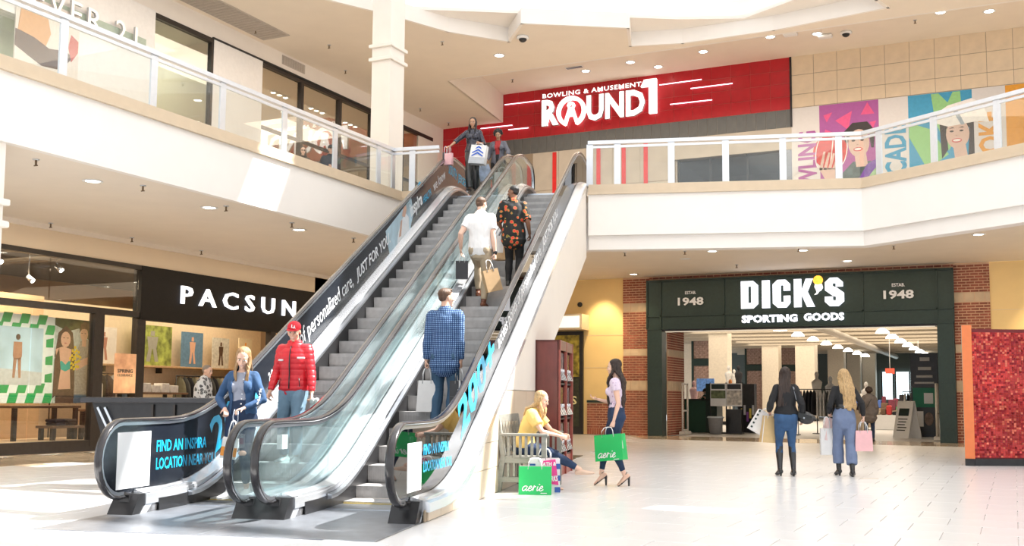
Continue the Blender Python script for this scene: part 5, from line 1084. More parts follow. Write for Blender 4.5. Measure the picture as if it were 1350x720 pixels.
# hanging exit style sign, far goods
for px, Y in ((1174, 52), (1212, 60)):
    t = thing('hanging_red_sign', 'small red sign hanging in the sports shop, %s' % ('near' if px < 1200 else 'far right'), 'sign', (xat(px, Y), Y, 4.75)); MB().box(-.2, .2, -.02, .02, -2.3, -2.05).build('plate', M('red_plate', (.8, .08, .04), .5, emit=.6), t); MB().tube([(0, 0, -2.05), (0, 0, 0)], .015).build('rod', WHT, t)
for i, (px, Y, w_, h, c) in enumerate(((1172, 46, 1.1, 1.0, 5), (1186, 50, 1.6, 1.25, 6), (1160, 52, .9, 1.4, 4), (1205, 48, 1.4, 1.2, 1), (1196, 56, 1.3, 1.5, 7), (1130, 50, 1.2, 1.5, 0), (1120, 44, 1.0, 1.3, 4))):
    t = thing('display_stand', 'stand of goods deep in the sports shop, %s' % ['white fronted, behind the grey coat woman', 'beside the pavement sign', 'behind the grey coat woman, taller', 'right, in front of the far window', 'with plum goods by the far window', 'dark, right of the blond woman', 'blue, behind the blond woman'][i], 'stand', (xat(px, Y), Y, 0), 0, 'far display stands')
    MB().bbox(-w_ / 2, w_ / 2, -.3, .3, 0, h * .6).build('body', WHT if i == 0 else M('stand_wood', (.38, .30, .22), .6), t)
    for k in range(5): MB().bbox(-w_ / 2 + w_ * k / 5 + .02, -w_ / 2 + w_ * (k + 1) / 5 - .02, -.25, .25, h * .6, h * (.75 + .25 * ((k * 7 + i) % 3) / 2), .04).build('goods', CLM[(k + c) % 8] if k != 2 else M('goods_bright%d' % (i % 3), ((.6, .05, .05), (.05, .4, .1), (.1, .2, .6))[i % 3], .7), t)
# ------------------------------------------------------------------ poster recess beside the yellow wall
ps = thing('advert_case', 'dark framed film poster case on the yellow wall behind the gumball machines', 'poster case', (-13.6, 32.74, 0)); MB().box(-.9, .62, -.1, 0, 0, 3.43).build('frame', BLACK, ps); MB().box(-.8, .5, -.115, -.1, 1.9, 3.3).build('upper_picture', M('yellow_foliage_print', (.30, .24, .03), .4, var=.9, scale=6), ps); MB().box(-.8, .5, -.115, -.1, .25, 1.85).build('lower_picture', M('dark_poster_print', (.03, .035, .02), .4, var=.5), ps)
place_text('printed_word', 'S', (.22, -.12, .98), (1, 0, 0), (0, 0, 1), .2, .28, M('yellow_white_print', (.8, .75, .4), .5), ps, bold=.02, depth=.004)
lb = thing('light_box_sign', 'blank lit sign box projecting over the poster case', 'sign', (-13.4, 32.4, 3.45)); MB().bbox(-.7, .62, -.35, .3, 0, .52).build('case', TRIM, lb); MB().box(-.62, .54, -.37, -.35, .07, .45).build('lit_face', M('sign_face', (.85, .85, .75), .4, emit=.7, var=0), lb)
t = thing('wall_camera', 'small black security camera on the yellow wall above the lit sign box', 'camera', (-13.1, 32.74, 4.33)); MB().ell((0, -.06, 0), (.09, .07, .09)).build('dome', BLACK, t)
# ------------------------------------------------------------------ ceiling lights, sprinklers, cameras
def downlight(x, y, z, lab, r=.13, on=True, grp='recessed ceiling lights'):
    t = thing('downlight', lab, 'light', (x, y, z), 0, grp); MB().lathe([(r, 0), (r + .03, -.004), (r + .03, -.012), (r - .01, -.014), (r - .02, -.004)], n=16).build('trim_ring', WHT, t); MB().lathe([(r - .02, -.002), (r - .02, -.008)], n=16).build('lens', LAMPM if on else WHT, t)
def sprinkler(x, y, z, lab, grp='sprinkler heads'):
    t = thing('sprinkler', lab, 'sprinkler', (x, y, z), 0, grp); MB().lathe([(.05, 0), (.05, -.012)], n=10).build('flange', STEEL, t); m = MB().tube([(0, 0, 0), (0, 0, -.09)], .016, 6).box(-.035, .035, -.008, .008, -.10, -.085); m.build('head', M('sprinkler_bronze', (.18, .12, .07), .4, .6), t)
LLs = [(-13.24, 12.04, 4.6, 'left gallery downlight nearest the big column'), (-13.14, 14.64, 4.6, 'left gallery downlight above the shop window'), (-13.18, 17.36, 4.6, 'left gallery downlight nearest the escalator')]
for x, y, z, l_ in LLs: downlight(x, y, z, l_)
downlight(-13.0, 9.85, 4.6, 'large unlit round ceiling speaker beside the lower left column', .22, False)
for x, y, z, l_ in [(-12.79, 10.58, 4.6, 'sprinkler over the left gallery, first from the column'), (-12.76, 12.64, 4.6, 'sprinkler over the left gallery, second from the column'), (-12.75, 14.64, 4.6, 'sprinkler over the left gallery, third from the column'), (-12.78, 16.6, 4.6, 'sprinkler over the left gallery, fourth from the column'), (-12.78, 18.75, 4.6, 'sprinkler over the left gallery, last one before the escalator'), (-17.3, 14.73, 4.6, 'sprinkler near the shop sign, leftmost'), (-17.25, 16.83, 4.6, 'sprinkler near the shop sign, middle'), (-17.25, 19.0, 4.6, 'sprinkler near the shop sign, rightmost')]: sprinkler(x, y, z, l_)
for x, y, l_ in [(-7.22, 27.58, 'downlight under the right balcony above the left 1948'), (-4.96, 28.35, 'downlight under the right balcony above the S of the sign'), (-4.19, 31.0, 'downlight close to the sign, right of centre'), (-0.65, 27.2, 'downlight under the right balcony furthest right'), (-8.33, 28.8, 'unlit round fitting under the right balcony'), (-10.9, 31.8, 'downlight washing the yellow wall left of the bricks'), (1.2, 31.6, 'downlight washing the yellow wall behind the sequin wall')]: downlight(x, y, 5.17, l_, on=l_[:5] != 'unlit')
for x, y, l_ in [(-9.49, 26.97, 'leftmost'), (-7.9, 27.3, 'second'), (-5.0, 27.9, 'third'), (-2.68, 28.39, 'fourth'), (-7.3, 30.67, 'near the sign')]: sprinkler(x, y, 5.17, 'sprinkler under the right balcony, ' + l_)
for x, y, z, l_ in [(-12.97, 26.14, ZL, 'upper downlight left of the red tile corner'), (-8.46, 27.75, ZH, 'upper downlight at the notch of the skylight edge'), (-6.7, 30.3, ZH, 'upper downlight below the skylight tip'), (-3.9, 24.9, 11.32, 'upper downlight in the skylight ring, right'), (-10.09, 31.95, ZH, 'upper downlight over the tiles left of the numeral'), (-10.76, 31.14, ZH, 'upper twin downlight over the numeral'), (-8.37, 31.09, ZH, 'upper downlight right of the numeral'), (-1.51, 30.54, ZH, 'upper downlight above the mural, left'), (-0.29, 31.0, ZH, 'upper downlight above the mural, right'), (-4.9, 30.9, ZH, 'upper downlight above the stone tiles'), (-12.4, 31.4, ZH, 'upper downlight above the small words'), (-6.2, 30.6, ZH, 'upper downlight above the end of the red tiles')]: downlight(x, y, z, l_, .14)
for x, y, z, l_ in [(-18.0, 21.6, ZL, 'sprinkler beside the long ceiling grille'), (-17.8, 25.5, ZL, 'sprinkler above the upper shop window'), (-16.9, 23.4, ZL, 'sprinkler left of the tall column'), (-13.89, 24.46, ZL, 'sprinkler right of the tall column'), (-17.85, 29.99, ZL, 'sprinkler above the rail corner'), (-17.87, 32.0, ZL, 'sprinkler beside the low red tiles'), (-15.0, 31.25, ZH, 'sprinkler above the red tile corner'), (-2.2, 30.9, ZH, 'sprinkler above the stone tiles')]: sprinkler(x, y, z, l_)
for x, y, z, l_ in [(-11.7, 25.0, ZL, 'black dome camera in a white ring at the skylight notch'), (-4.11, 31.08, ZH, 'white dome camera above the stone tiles')]:
    t = thing('dome_camera', l_, 'camera', (x, y, z)); MB().lathe([(.16, 0), (.17, -.05), (.13, -.07)], n=16).build('housing', WHT, t); MB().ell((0, 0, -.07), (.11, .11, .09)).build('dome', BLACK, t)
for x, y, l_ in [(-5.6, 30.5, 'left'), (-4.7, 31.1, 'right')]:
    t = thing('smoke_detector', 'white rectangular fitting on the upper ceiling above the stone tiles, ' + l_, 'ceiling fitting', (x, y, ZH), 0, 'white ceiling fittings'); MB().bbox(-.2, .2, -.12, .12, -.09, 0, .03).build('body', WHT, t); MB().box(-.12, .12, -.06, .06, -.095, -.09).build('lens', WHT, t)
t = thing('air_slot', 'black slot vent in the upper ceiling above the small words', 'vent', (-12.6, 30.9, ZH)); MB().box(-.3, .3, -.1, .1, -.01, 0).build('frame', WHT, t); MB().box(-.27, .27, -.07, .07, -.02, -.01).build('slot', BLACK, t)
# ------------------------------------------------------------------ sequin photo wall at the right
sqx = np.array((-0.85, 21.24)); sdx = _n(np.array((1.0, 0.045)))
qw = thing('sequin_wall', 'orange edged photo wall covered in shimmering red sequins at the right edge', 'photo wall', (-0.85, 21.24, 0), math.atan2(sdx[1], sdx[0]))
OR_ = M('orange_edge_paint', (.80, .22, .07), .5, var=.03)
MB().box(0, .17, -.02, .5, .13, 2.60).build('orange_end_panel', OR_, qw); MB().box(-.004, 0, 0, .3, .13, 2.60).build('coloured_edge', M('edge_stripe', (.35, .65, .55), .5, var=.6, scale=.9), qw)
NS = 24
def wallpt(s_): # gently concave
    return (.17 + s_, .04 + .55 * math.sin(min(s_ / 3.4, 1) * PI) )
m = MB(); v = []
for i in range(NS + 1):
    x, y = wallpt(i * 3.4 / NS); v.append((x, y))
m.prism(v + [(3.57, .9), (.17, .9)], XY, .13, 2.53); m.build('panel_body', M('sequin_backing', (.16, .01, .015), .6), qw)
m = MB(); m.prism([(x, y - .03) for x, y in v] + [(3.57, .9), (0, .9), (0, -.03), (.16, -.03)], XY, 0, .13); m.build('black_base', BLACK, qw)
SQ = M('red_sequin', (.52, .035, .03), .16, .55, var=.35, scale=1.6, spec=.8); SQD = M('dark_red_sequin', (.30, .012, .02), .2, .5, var=.3); SQL = M('pale_red_sequin', (.72, .16, .10), .16, .5, var=.2)
m = MB(); p_ = .040; rows = int(2.36 / p_); cols = int(3.36 / p_)
for j in range(rows):
    z = .15 + p_ * (j + .5)
    for i in range(cols):
        s_ = p_ * (i + .5); x, y = wallpt(s_); tx, tz = R_.gauss(0, .16) + .12 * math.sin(s_ * 5), R_.gauss(-.05, .17) + .08 * math.sin(z * 4 + s_); h = p_ * .46
        c = (x, y - .012, z); k = 0 if R_.random() < .62 else (1 if R_.random() < .62 else 2)
        m.add([(c[0] + dx * h, c[1] + (dx * tx + dz * tz) * h - .002, c[2] + dz * h) for dx, dz in ((-1, -1), (1, -1), (1, 1), (-1, 1))], [(0, 1, 2, 3)], k)
tag(m.build('sequins', [SQ, SQD, SQL], qw, fix=False), kind='stuff')
MB().box(.26 + .98, .26 + 1.25, .42, .43, 1.98, 2.14).build('white_label', WHT, qw)
# ------------------------------------------------------------------ dark kiosk beyond the left escalator foot
kk = thing('guard_counter', 'black metal counter with an overhanging bright edge behind the left escalator foot', 'counter', E(-7.1, 12.5, 0), TH)
MB().bbox(-.92, .92, -.30, .45, 1.08, 1.15, .01).build('top_rim', RUB, kk)
MB().prism([(-.80, 1.08), (.86, 1.08), (.86, 0), (-.42, 0)], lambda u, v_, d: (u, d, v_), -.22, .38).build('body', BLACK, kk)
for k in range(2): MB().bar((-.70 + .1 * k, -.24, 1.02), (-.52 + .1 * k, -.24, .70), .035, .03).build('steel_strip', STEEL, kk)
for x in (.05, .35, .8): MB().box(x, x + .03, -.25, -.22, .1, 1.06).build('rib', DARK, kk)
# ------------------------------------------------------------------ bench
GW = M('grey_bench_wood', (.26, .26, .235), .5, var=.12, scale=6, stretch=(1, 1, 5))
bn_ = thing('bench', 'grey slatted wooden bench with arms against the escalator side wall', 'bench', E(-2.38, 13.75, 0), TH)
bx = lambda nm, *a: MB().bbox(*a, .006).build(nm, GW, bn_)
for y in (-.65, .65):
    s_ = -1 if y < 0 else 1
    MB().bar((-.33, y, 0), (-.27, y, .45), .06, .07, up=(0, 1, 0)).bar((-.27, y, .45), (-.36, y, .97), .06, .07, up=(0, 1, 0)).build('rear_leg', GW, bn_); MB().tube([(-.37, y - .03, .96), (-.37, y + .03, .96)], .035, 12).build('post_cap', GW, bn_)
    bx('front_leg', .22, .28, y - .03, y + .03, 0, .70); bx('armrest', -.32, .30, y - .04, y + .04, .70, .735); bx('lower_rail', -.30, .24, y - .025, y + .025, .12, .19); bx('seat_rail', -.28, .24, y - .025, y + .025, .36, .43)
    for k in range(6): bx('arm_slat', -.22 + k * .075, -.19 + k * .075, y - .02, y + .02, .19, .70)
for k in range(5): bx('seat_slat', -.24 + k * .10, -.15 + k * .10, -.68, .68, .42, .45)
MB().bar((-.345, -.64, .92), (-.345, .64, .92), .04, .10).build('back_rail', GW, bn_); MB().bar((-.29, -.64, .52), (-.29, .64, .52), .04, .06).build('back_rail', GW, bn_)
for k in range(12): y = -.57 + k * .104; MB().bar((-.29, y, .53), (-.34, y, .90), .03, .02).build('back_slat', GW, bn_)
# ------------------------------------------------------------------ candy machines
vm = thing('candy_machine', 'tall cherry wood cabinet of clear gumball dispensers against the escalator wall', 'vending machine', E(-2.71, 15.8, 0), TH)
CH = M('cherry_wood', (.16, .035, .028), .35, var=.2, scale=5, stretch=(2, 2, .6), coat=.3); CHL = M('cherry_edge', (.36, .09, .07), .35, var=.1)
MB().box(0, .36, 0, .03, .05, 2.07).build('side_panel', CH, vm); MB().box(0, .36, 1.42, 1.45, .05, 2.07).build('side_panel', CH, vm); MB().box(0, .38, 0, 1.45, 2.04, 2.07).build('top_board', CH, vm); MB().box(0, .03, 0, 1.45, .05, 2.05).build('back_board', CH, vm); MB().box(0, .36, 0, 1.45, 0, .32).build('base_box', CHL, vm)
for y in (0, .70, 1.39): MB().box(.34, .385, y, y + .06, 0, 2.07).build('front_post', CHL, vm)
MB().box(.34, .38, 0, 1.45, 1.92, 2.05).build('header_board', M('cherry_header', (.25, .12, .08), .4), vm)
for z in (.32, .88, 1.42): MB().box(.03, .36, .03, 1.42, z - .03, z).build('shelf', BLACK, vm)
CG = glass('candy_glass', (.9, .93, .93), .1, .5); CC = [M('candy_%d' % i, c, .4, var=.6, scale=22) for i, c in enumerate(((.55, .12, .10), (.70, .55, .40), (.15, .35, .5), (.55, .50, .45), (.25, .5, .12), (.7, .35, .08)))]
for r in range(3):
    z = (.32, .88, 1.42)[r]
    for c in range(8):
        y = .075 + c * .083 + (.045 if c > 3 else 0) if c < 4 else .775 + (c - 4) * .155 * 1.0
        y = .14 + c * .155 + (.08 if c > 3 else 0)
        if c > 3: y = .84 + (c - 4) * .155
        else: y = .13 + c * .155
        t = MB().box(.22, .33, y - .06, y + .06, z + .22, z + .47).build('dispenser_globe', CC[(c + 2 * r) % 6] if (c > 3 or r == 1) else CC[3], vm)
        MB().box(.33, .338, y - .065, y + .065, z + .20, z + .48).build('globe_glass', CG, t)
        MB().bar((.34, y, z + .18), (.39, y, z + .04), .075, .02, up=(1, 0, 0)).build('chute', STEELW, t); MB().box(.24, .34, y - .06, y + .06, z + .02, z + .20).build('mechanism', BLACK, t); MB().tube([(.345, y, z + .19), (.365, y, z + .19)], .025, 10).build('coin_knob', STEELW, t)
# ------------------------------------------------------------------ shopping bags
def bag(label, base, rz, w_, d_, h, mt, handle=.16, logo=None, lmat=None, tilt=(0, 0), grp=None, inner=None, lw=.8, lh=.25, lz=.12, band=None, hm=None, flare=1.0):
    t = thing('shopping_bag', label, 'bag', base, rz, grp); t.rotation_euler = (tilt[0], tilt[1], rz)
    hw, hd = w_ / 2, d_ / 2; tw = hw * flare
    m = MB(); v = [(-hw, -hd, 0), (hw, -hd, 0), (hw, 0, 0), (hw, hd, 0), (-hw, hd, 0), (-hw, 0, 0), (-tw, -hd * .7, h), (tw, -hd * .7, h), (tw * .93, 0, h * .99), (tw, hd * .7, h), (-tw, hd * .7, h), (-tw * .93, 0, h * .99)]
    m.add(v, [(5, 4, 3, 2, 1, 0), (0, 1, 7, 6), (1, 2, 8, 7), (2, 3, 9, 8), (3, 4, 10, 9), (4, 5, 11, 10), (5, 0, 6, 11)])
    v2 = [(x * .97, y * .93, z if z > 0 else .01) for x, y, z in v]; m.add(v2, [(0, 1, 2, 3, 4, 5), (6, 7, 1, 0), (7, 8, 2, 1), (8, 9, 3, 2), (9, 10, 4, 3), (10, 11, 5, 4), (11, 6, 0, 5)], 1)
    o = m.build('bag_body', [mt, inner or mt], t, fix=False)
    for sg in (-1, 1):
        yy = sg * hd * .72; P = [(-hw * .42, yy, h * .9), (-hw * .40, yy, h + handle * .5), (-hw * .25, yy * .6, h + handle * .92), (0, yy * .35, h + handle), (hw * .25, yy * .6, h + handle * .92), (hw * .40, yy, h + handle * .5), (hw * .42, yy, h * .9)]
        MB().tube(P, .006, 6).build('handle', hm or WHT, t)
    f_ = lambda z: -hd * (1 - .3 * z / h) - .004
    if band:
        for z0, z1, bm in band: MB().add([(-hw * .995, f_(z0), z0), (hw * .995, f_(z0), z0), (hw * .995 * (1 + (flare - 1) * z1 / h), f_(z1), z1), (-hw * .995 * (1 + (flare - 1) * z1 / h), f_(z1), z1)], [(0, 1, 2, 3)]).build('printed_band', bm, t, fix=False)
    if logo:
        zz = h * lz; yv = np.array((0, .3 * hd / h, 1)); 
        if logo == 'aerie':
            b = MB(); W_ = w_ * .80; x0 = -W_ / 2; u = W_ / 5.5; sh = .28
            def st(pts): ribbon(b, [((x0 + (px + sh * py) * u), (zz + py * u)) for px, py in pts], .17 * u, lambda a_, z_, d: (a_, f_(z_) - d, z_), 0.0, .002)
            st([(.85, .95), (.5, 1.02), (.12, .75), (.05, .3), (.3, .02), (.62, .2), (.85, .6), (.95, .98), (.85, .4), (.9, .08), (1.1, .1), (1.3, .4)])
            st([(1.25, .42), (1.6, .5), (1.85, .75), (1.75, 1.0), (1.5, .95), (1.3, .55), (1.4, .12), (1.7, .02), (2.05, .3)])
            st([(2.05, .3), (2.28, .8), (2.34, 1.12), (2.46, .93), (2.68, .92), (2.72, .78)]); st([(2.42, .88), (2.32, .5), (2.30, .02)])
            st([(3.16, .95), (3.12, .4), (3.2, .06), (3.4, .12), (3.6, .4)]); st([(3.25, 1.32), (3.45, 1.42)])
            st([(3.58, .42), (3.93, .5), (4.18, .75), (4.08, 1.0), (3.83, .95), (3.63, .55), (3.73, .12), (4.03, .02), (4.45, .32)])
            b.box(W_ * .22, W_ * .46, f_(zz - .02) - .002, f_(zz - .02), zz - .03, zz - .022)
            b.build('script_logo', lmat or WHT, t, fix=False)
        else:
            for i, (s_, fz, fh, fw) in enumerate(logo):
                place_text('printed_word', s_, (-w_ * fw / 2, f_(h * fz) - .002, h * fz), (1, 0, 0), yv, w_ * fw, h * fh, lmat or BLACK, t, bold=.02, depth=.002)
    return t
GB = M('bright_green_paper', (.015, .48, .12), .45, var=.03, scale=5); WB = M('white_paper', (.80, .79, .78), .5, var=.03); KB = M('kraft_paper', (.58, .38, .20), .6, var=.05); PKB = M('pink_paper', (.80, .46, .48), .5, var=.04); BKB = M('black_paper', (.03, .03, .035), .4)
GBI = M('pale_paper_inside', (.75, .74, .72), .7)
bag('green aerie paper bag standing on the floor in front of the bench', E(-2.2, 12.86, 0), TH + .12, .40, .16, .345, GB, .10, 'aerie', lz=.14, inner=GBI)
cb = bag('blue and white checked bag with pink sign lettering behind the green bag by the bench', E(-2.13, 13.13, 0), TH + .25, .38, .18, .43, WB, .12, None, inner=GBI)
ck = M('gingham_blue', (.03, .10, .38), .5, var=.05)
for i in range(5):
    for j in range(6):
        if i % 2 == 0 and j % 2 == 0: zc = .01 + j * .072; MB().box(-.19 + i * .078, -.19 + i * .078 + .07, -.094 + .03 * zc - .002, -.09 + .03 * zc + .003, zc, zc + .066).build('check', ck, cb)
flat_shape('pink_badge', [[(-.10, .20), (-.02, .40), (.13, .42), (.17, .10), (.05, .12)]], lambda u, v_, d: (u, d, v_), -.100, -.094, M('hot_pink', (.80, .05, .28), .5), cb)
place_text('printed_word', 'BATH &', (-.06, -.101, .33), (1, 0, .06), (0, 0, 1), .2, .05, WHT, cb, bold=.03, depth=.003); place_text('printed_word', 'WORKS', (-.02, -.101, .14), (1, 0, .06), (0, 0, 1), .18, .07, WHT, cb, bold=.03, depth=.003)
t = thing('floor_hatch_strip', 'thin brown metal strip in the floor beside the blond woman boot', 'floor strip', (-2.02, 16.85, 0), .5); MB().box(-.14, .14, -.012, .012, 0, .004).build('strip', TRIM, t)
# ------------------------------------------------------------------ people
def rotx(a): c, s = math.cos(a), math.sin(a); return np.array(((1, 0, 0), (0, c, -s), (0, s, c)))
def roty(a): c, s = math.cos(a), math.sin(a); return np.array(((c, 0, s), (0, 1, 0), (-s, 0, c)))
def rotz(a): c, s = math.cos(a), math.sin(a); return np.array(((c, -s, 0), (s, c, 0), (0, 0, 1)))
X_, Y_, Z_ = np.eye(3)
def shell(cs, rx, ry, xd=None, n=14, cap=True, flat_end=False):
    """closed lofted shell: centres, half widths along xd, half depths across"""
    cs = [np.array(c, float) for c in cs]; k = len(cs); V = []
    ts = []
    for i in range(k): ts.append(_n(cs[min(i + 1, k - 1)] - cs[max(i - 1, 0)]))
    rings = []
    def ring(c, t, a, b, x0):
        x = x0 - t * (x0 @ t); 
        if np.linalg.norm(x) < .05: x = np.array((0, 1, 0)) - t * t[1]
        x = _n(x); y = np.cross(t, x); return [c + x * a * math.cos(q) + y * b * math.sin(q) for q in np.linspace(0, 2 * PI, n + 1)[:-1]]
    for i in range(k):
        x0 = np.array(xd[i] if (xd is not None and np.ndim(xd) == 2) else (xd if xd is not None else X_), float)
        if i == 0 and cap:
            for f, s_ in ((.95, .35), (.6, .8)): rings.append(ring(cs[0] - ts[0] * f * min(rx[0], ry[0]), ts[0], rx[0] * s_, ry[0] * s_, x0))
        rings.append(ring(cs[i], ts[i], rx[i], ry[i], x0))
        if i == 0 and cap: rings = [rings[0], rings[1], rings[2]]
        if i == k - 1 and cap and not flat_end:
            for f, s_ in ((.6, .8), (.95, .35)): rings.append(ring(cs[-1] + ts[-1] * f * min(rx[-1], ry[-1]), ts[-1], rx[-1] * s_, ry[-1] * s_, x0))
    F = []
    for i in range(len(rings) - 1):
        for j in range(n): q = (j + 1) % n; F.append((i * n + j, i * n + q, (i + 1) * n + q, (i + 1) * n + j))
    F.append(tuple(range(n - 1, -1, -1))); F.append(tuple(range((len(rings) - 1) * n, len(rings) * n)))
    return [p for r in rings for p in r], F
def ball(c, r, M3=None, n=12, k=8):
    V = []; 
    for i in range(k + 1):
        t = PI * i / k; rr = max(math.sin(t), 1e-3)
        for j in range(n):
            a = 2 * PI * j / n; p = np.array((rr * math.cos(a) * r[0], rr * math.sin(a) * r[1], -math.cos(t) * r[2])); V.append(np.array(c) + (M3 @ p if M3 is not None else p))
    F = [(i * n + j, i * n + (j + 1) % n, (i + 1) * n + (j + 1) % n, (i + 1) * n + j) for i in range(k) for j in range(n)]
    F += [tuple(range(n - 1, -1, -1)), tuple(range(k * n, (k + 1) * n))]
    return V, F
def fuse(shells, voxel, smooth=4, fac=.5):
    m = MB()
    for V, F in shells: m.add(V, F)
    me = bpy.data.meshes.new('t'); me.from_pydata(m.v, [], m.f); o = bpy.data.objects.new('t', me); COL.objects.link(o)
    md = o.modifiers.new('r', 'REMESH'); md.mode = 'VOXEL'; md.voxel_size = voxel; md.use_smooth_shade = True
    if smooth: ms = o.modifiers.new('s', 'SMOOTH'); ms.factor = fac; ms.iterations = smooth
    bpy.context.view_layer.update()
    res = bpy.data.meshes.new_from_object(o.evaluated_get(bpy.context.evaluated_depsgraph_get()))
    bpy.data.objects.remove(o); bpy.data.meshes.remove(me)
    return res
def vget(me):
    a = np.empty(len(me.vertices) * 3, np.float32); me.vertices.foreach_get('co', a); return a.reshape(-1, 3).astype(float)
def nget(me):
    a = np.empty(len(me.vertices) * 3, np.float32); me.vertices.foreach_get('normal', a); return a.reshape(-1, 3).astype(float)
def vset(me, V): me.vertices.foreach_set('co', V.astype(np.float32).ravel()); me.update()
def folds(V, amp, seed=0, kz=1.0, f=22):
    r = np.random.RandomState(seed); s = np.zeros(len(V))
    for k in range(5):
        d = r.normal(size=3); d[2] *= kz; d /= np.linalg.norm(d); w_ = f * r.uniform(.6, 1.7); ph = r.uniform(0, 6)
        s += np.abs(np.sin(V @ d * w_ + ph + 1.3 * np.sin(V @ r.normal(size=3) * 9)))
    return (s / 5 - .6) * amp * 2
def keep_faces(me, fn):
    import bmesh
    b = bmesh.new(); b.from_mesh(me); dl_ = [f for f in b.faces if not fn(f.calc_center_median())]; bmesh.ops.delete(b, geom=dl_, context='FACES'); b.to_mesh(me); b.free()
def finish(me, name, mats, parent):
    me.name = name; me.materials.clear()
    for q in (mats if isinstance(mats, (list, tuple)) else [mats]): me.materials.append(q)
    return link(name, me, parent)
def ik(a, t, l1, l2, pole):
    a = np.array(a, float); t = np.array(t, float); d = t - a; L = min(np.linalg.norm(d), (l1 + l2) * .995); u = _n(d); t = a + u * L
    x = (l1 * l1 - l2 * l2 + L * L) / (2 * L); h = math.sqrt(max(l1 * l1 - x * x, 0)); p = np.array(pole, float); p = _n(p - u * (p @ u)); return a + u * x + p * h, t
def limb(a, m_, b, prof, scale=1.0, inf=0.0, t0=0.0, t1=2.0, xd=X_, n=12, flat=False):
    """prof: list of (t, rx, ry) with t 0..1 first bone, 1..2 second"""
    cs, rx, ry = [], [], []
    pr = [p for p in prof if t0 - 1e-6 <= p[0] <= t1 + 1e-6]
    def itp(t):
        for p, q in zip(prof, prof[1:]):
            if p[0] <= t <= q[0]: k = (t - p[0]) / max(q[0] - p[0], 1e-6); return (t, p[1] + (q[1] - p[1]) * k, p[2] + (q[2] - p[2]) * k)
        return prof[-1]
    if not pr or pr[0][0] > t0 + .02: pr = [itp(t0)] + pr
    if pr[-1][0] < t1 - .02: pr = pr + [itp(t1)]
    for t, x, y in pr:
        c = a + (m_ - a) * t if t <= 1 else m_ + (b - m_) * (t - 1); cs.append(c); rx.append(x * scale + inf); ry.append(y * scale + inf)
    return shell(cs, rx, ry, xd, n, flat_end=flat)
SKIN = {}
def skin(k):
    c = {'fair': (.78, .50, .38), 'light': (.70, .43, .31), 'tan': (.52, .29, .18), 'brown': (.25, .125, .075), 'dark': (.13, .065, .045)}[k]
    return M('skin_' + k, c, .5, var=.05, scale=8, spec=.4)
def hairm(nm, c): return M('hair_' + nm, c, .42, var=.35, scale=45, stretch=(3, 3, .35), bump=.5)
EYEW = M('eye_white', (.8, .78, .75), .3); EYED = M('eye_dark', (.03, .02, .015), .2)
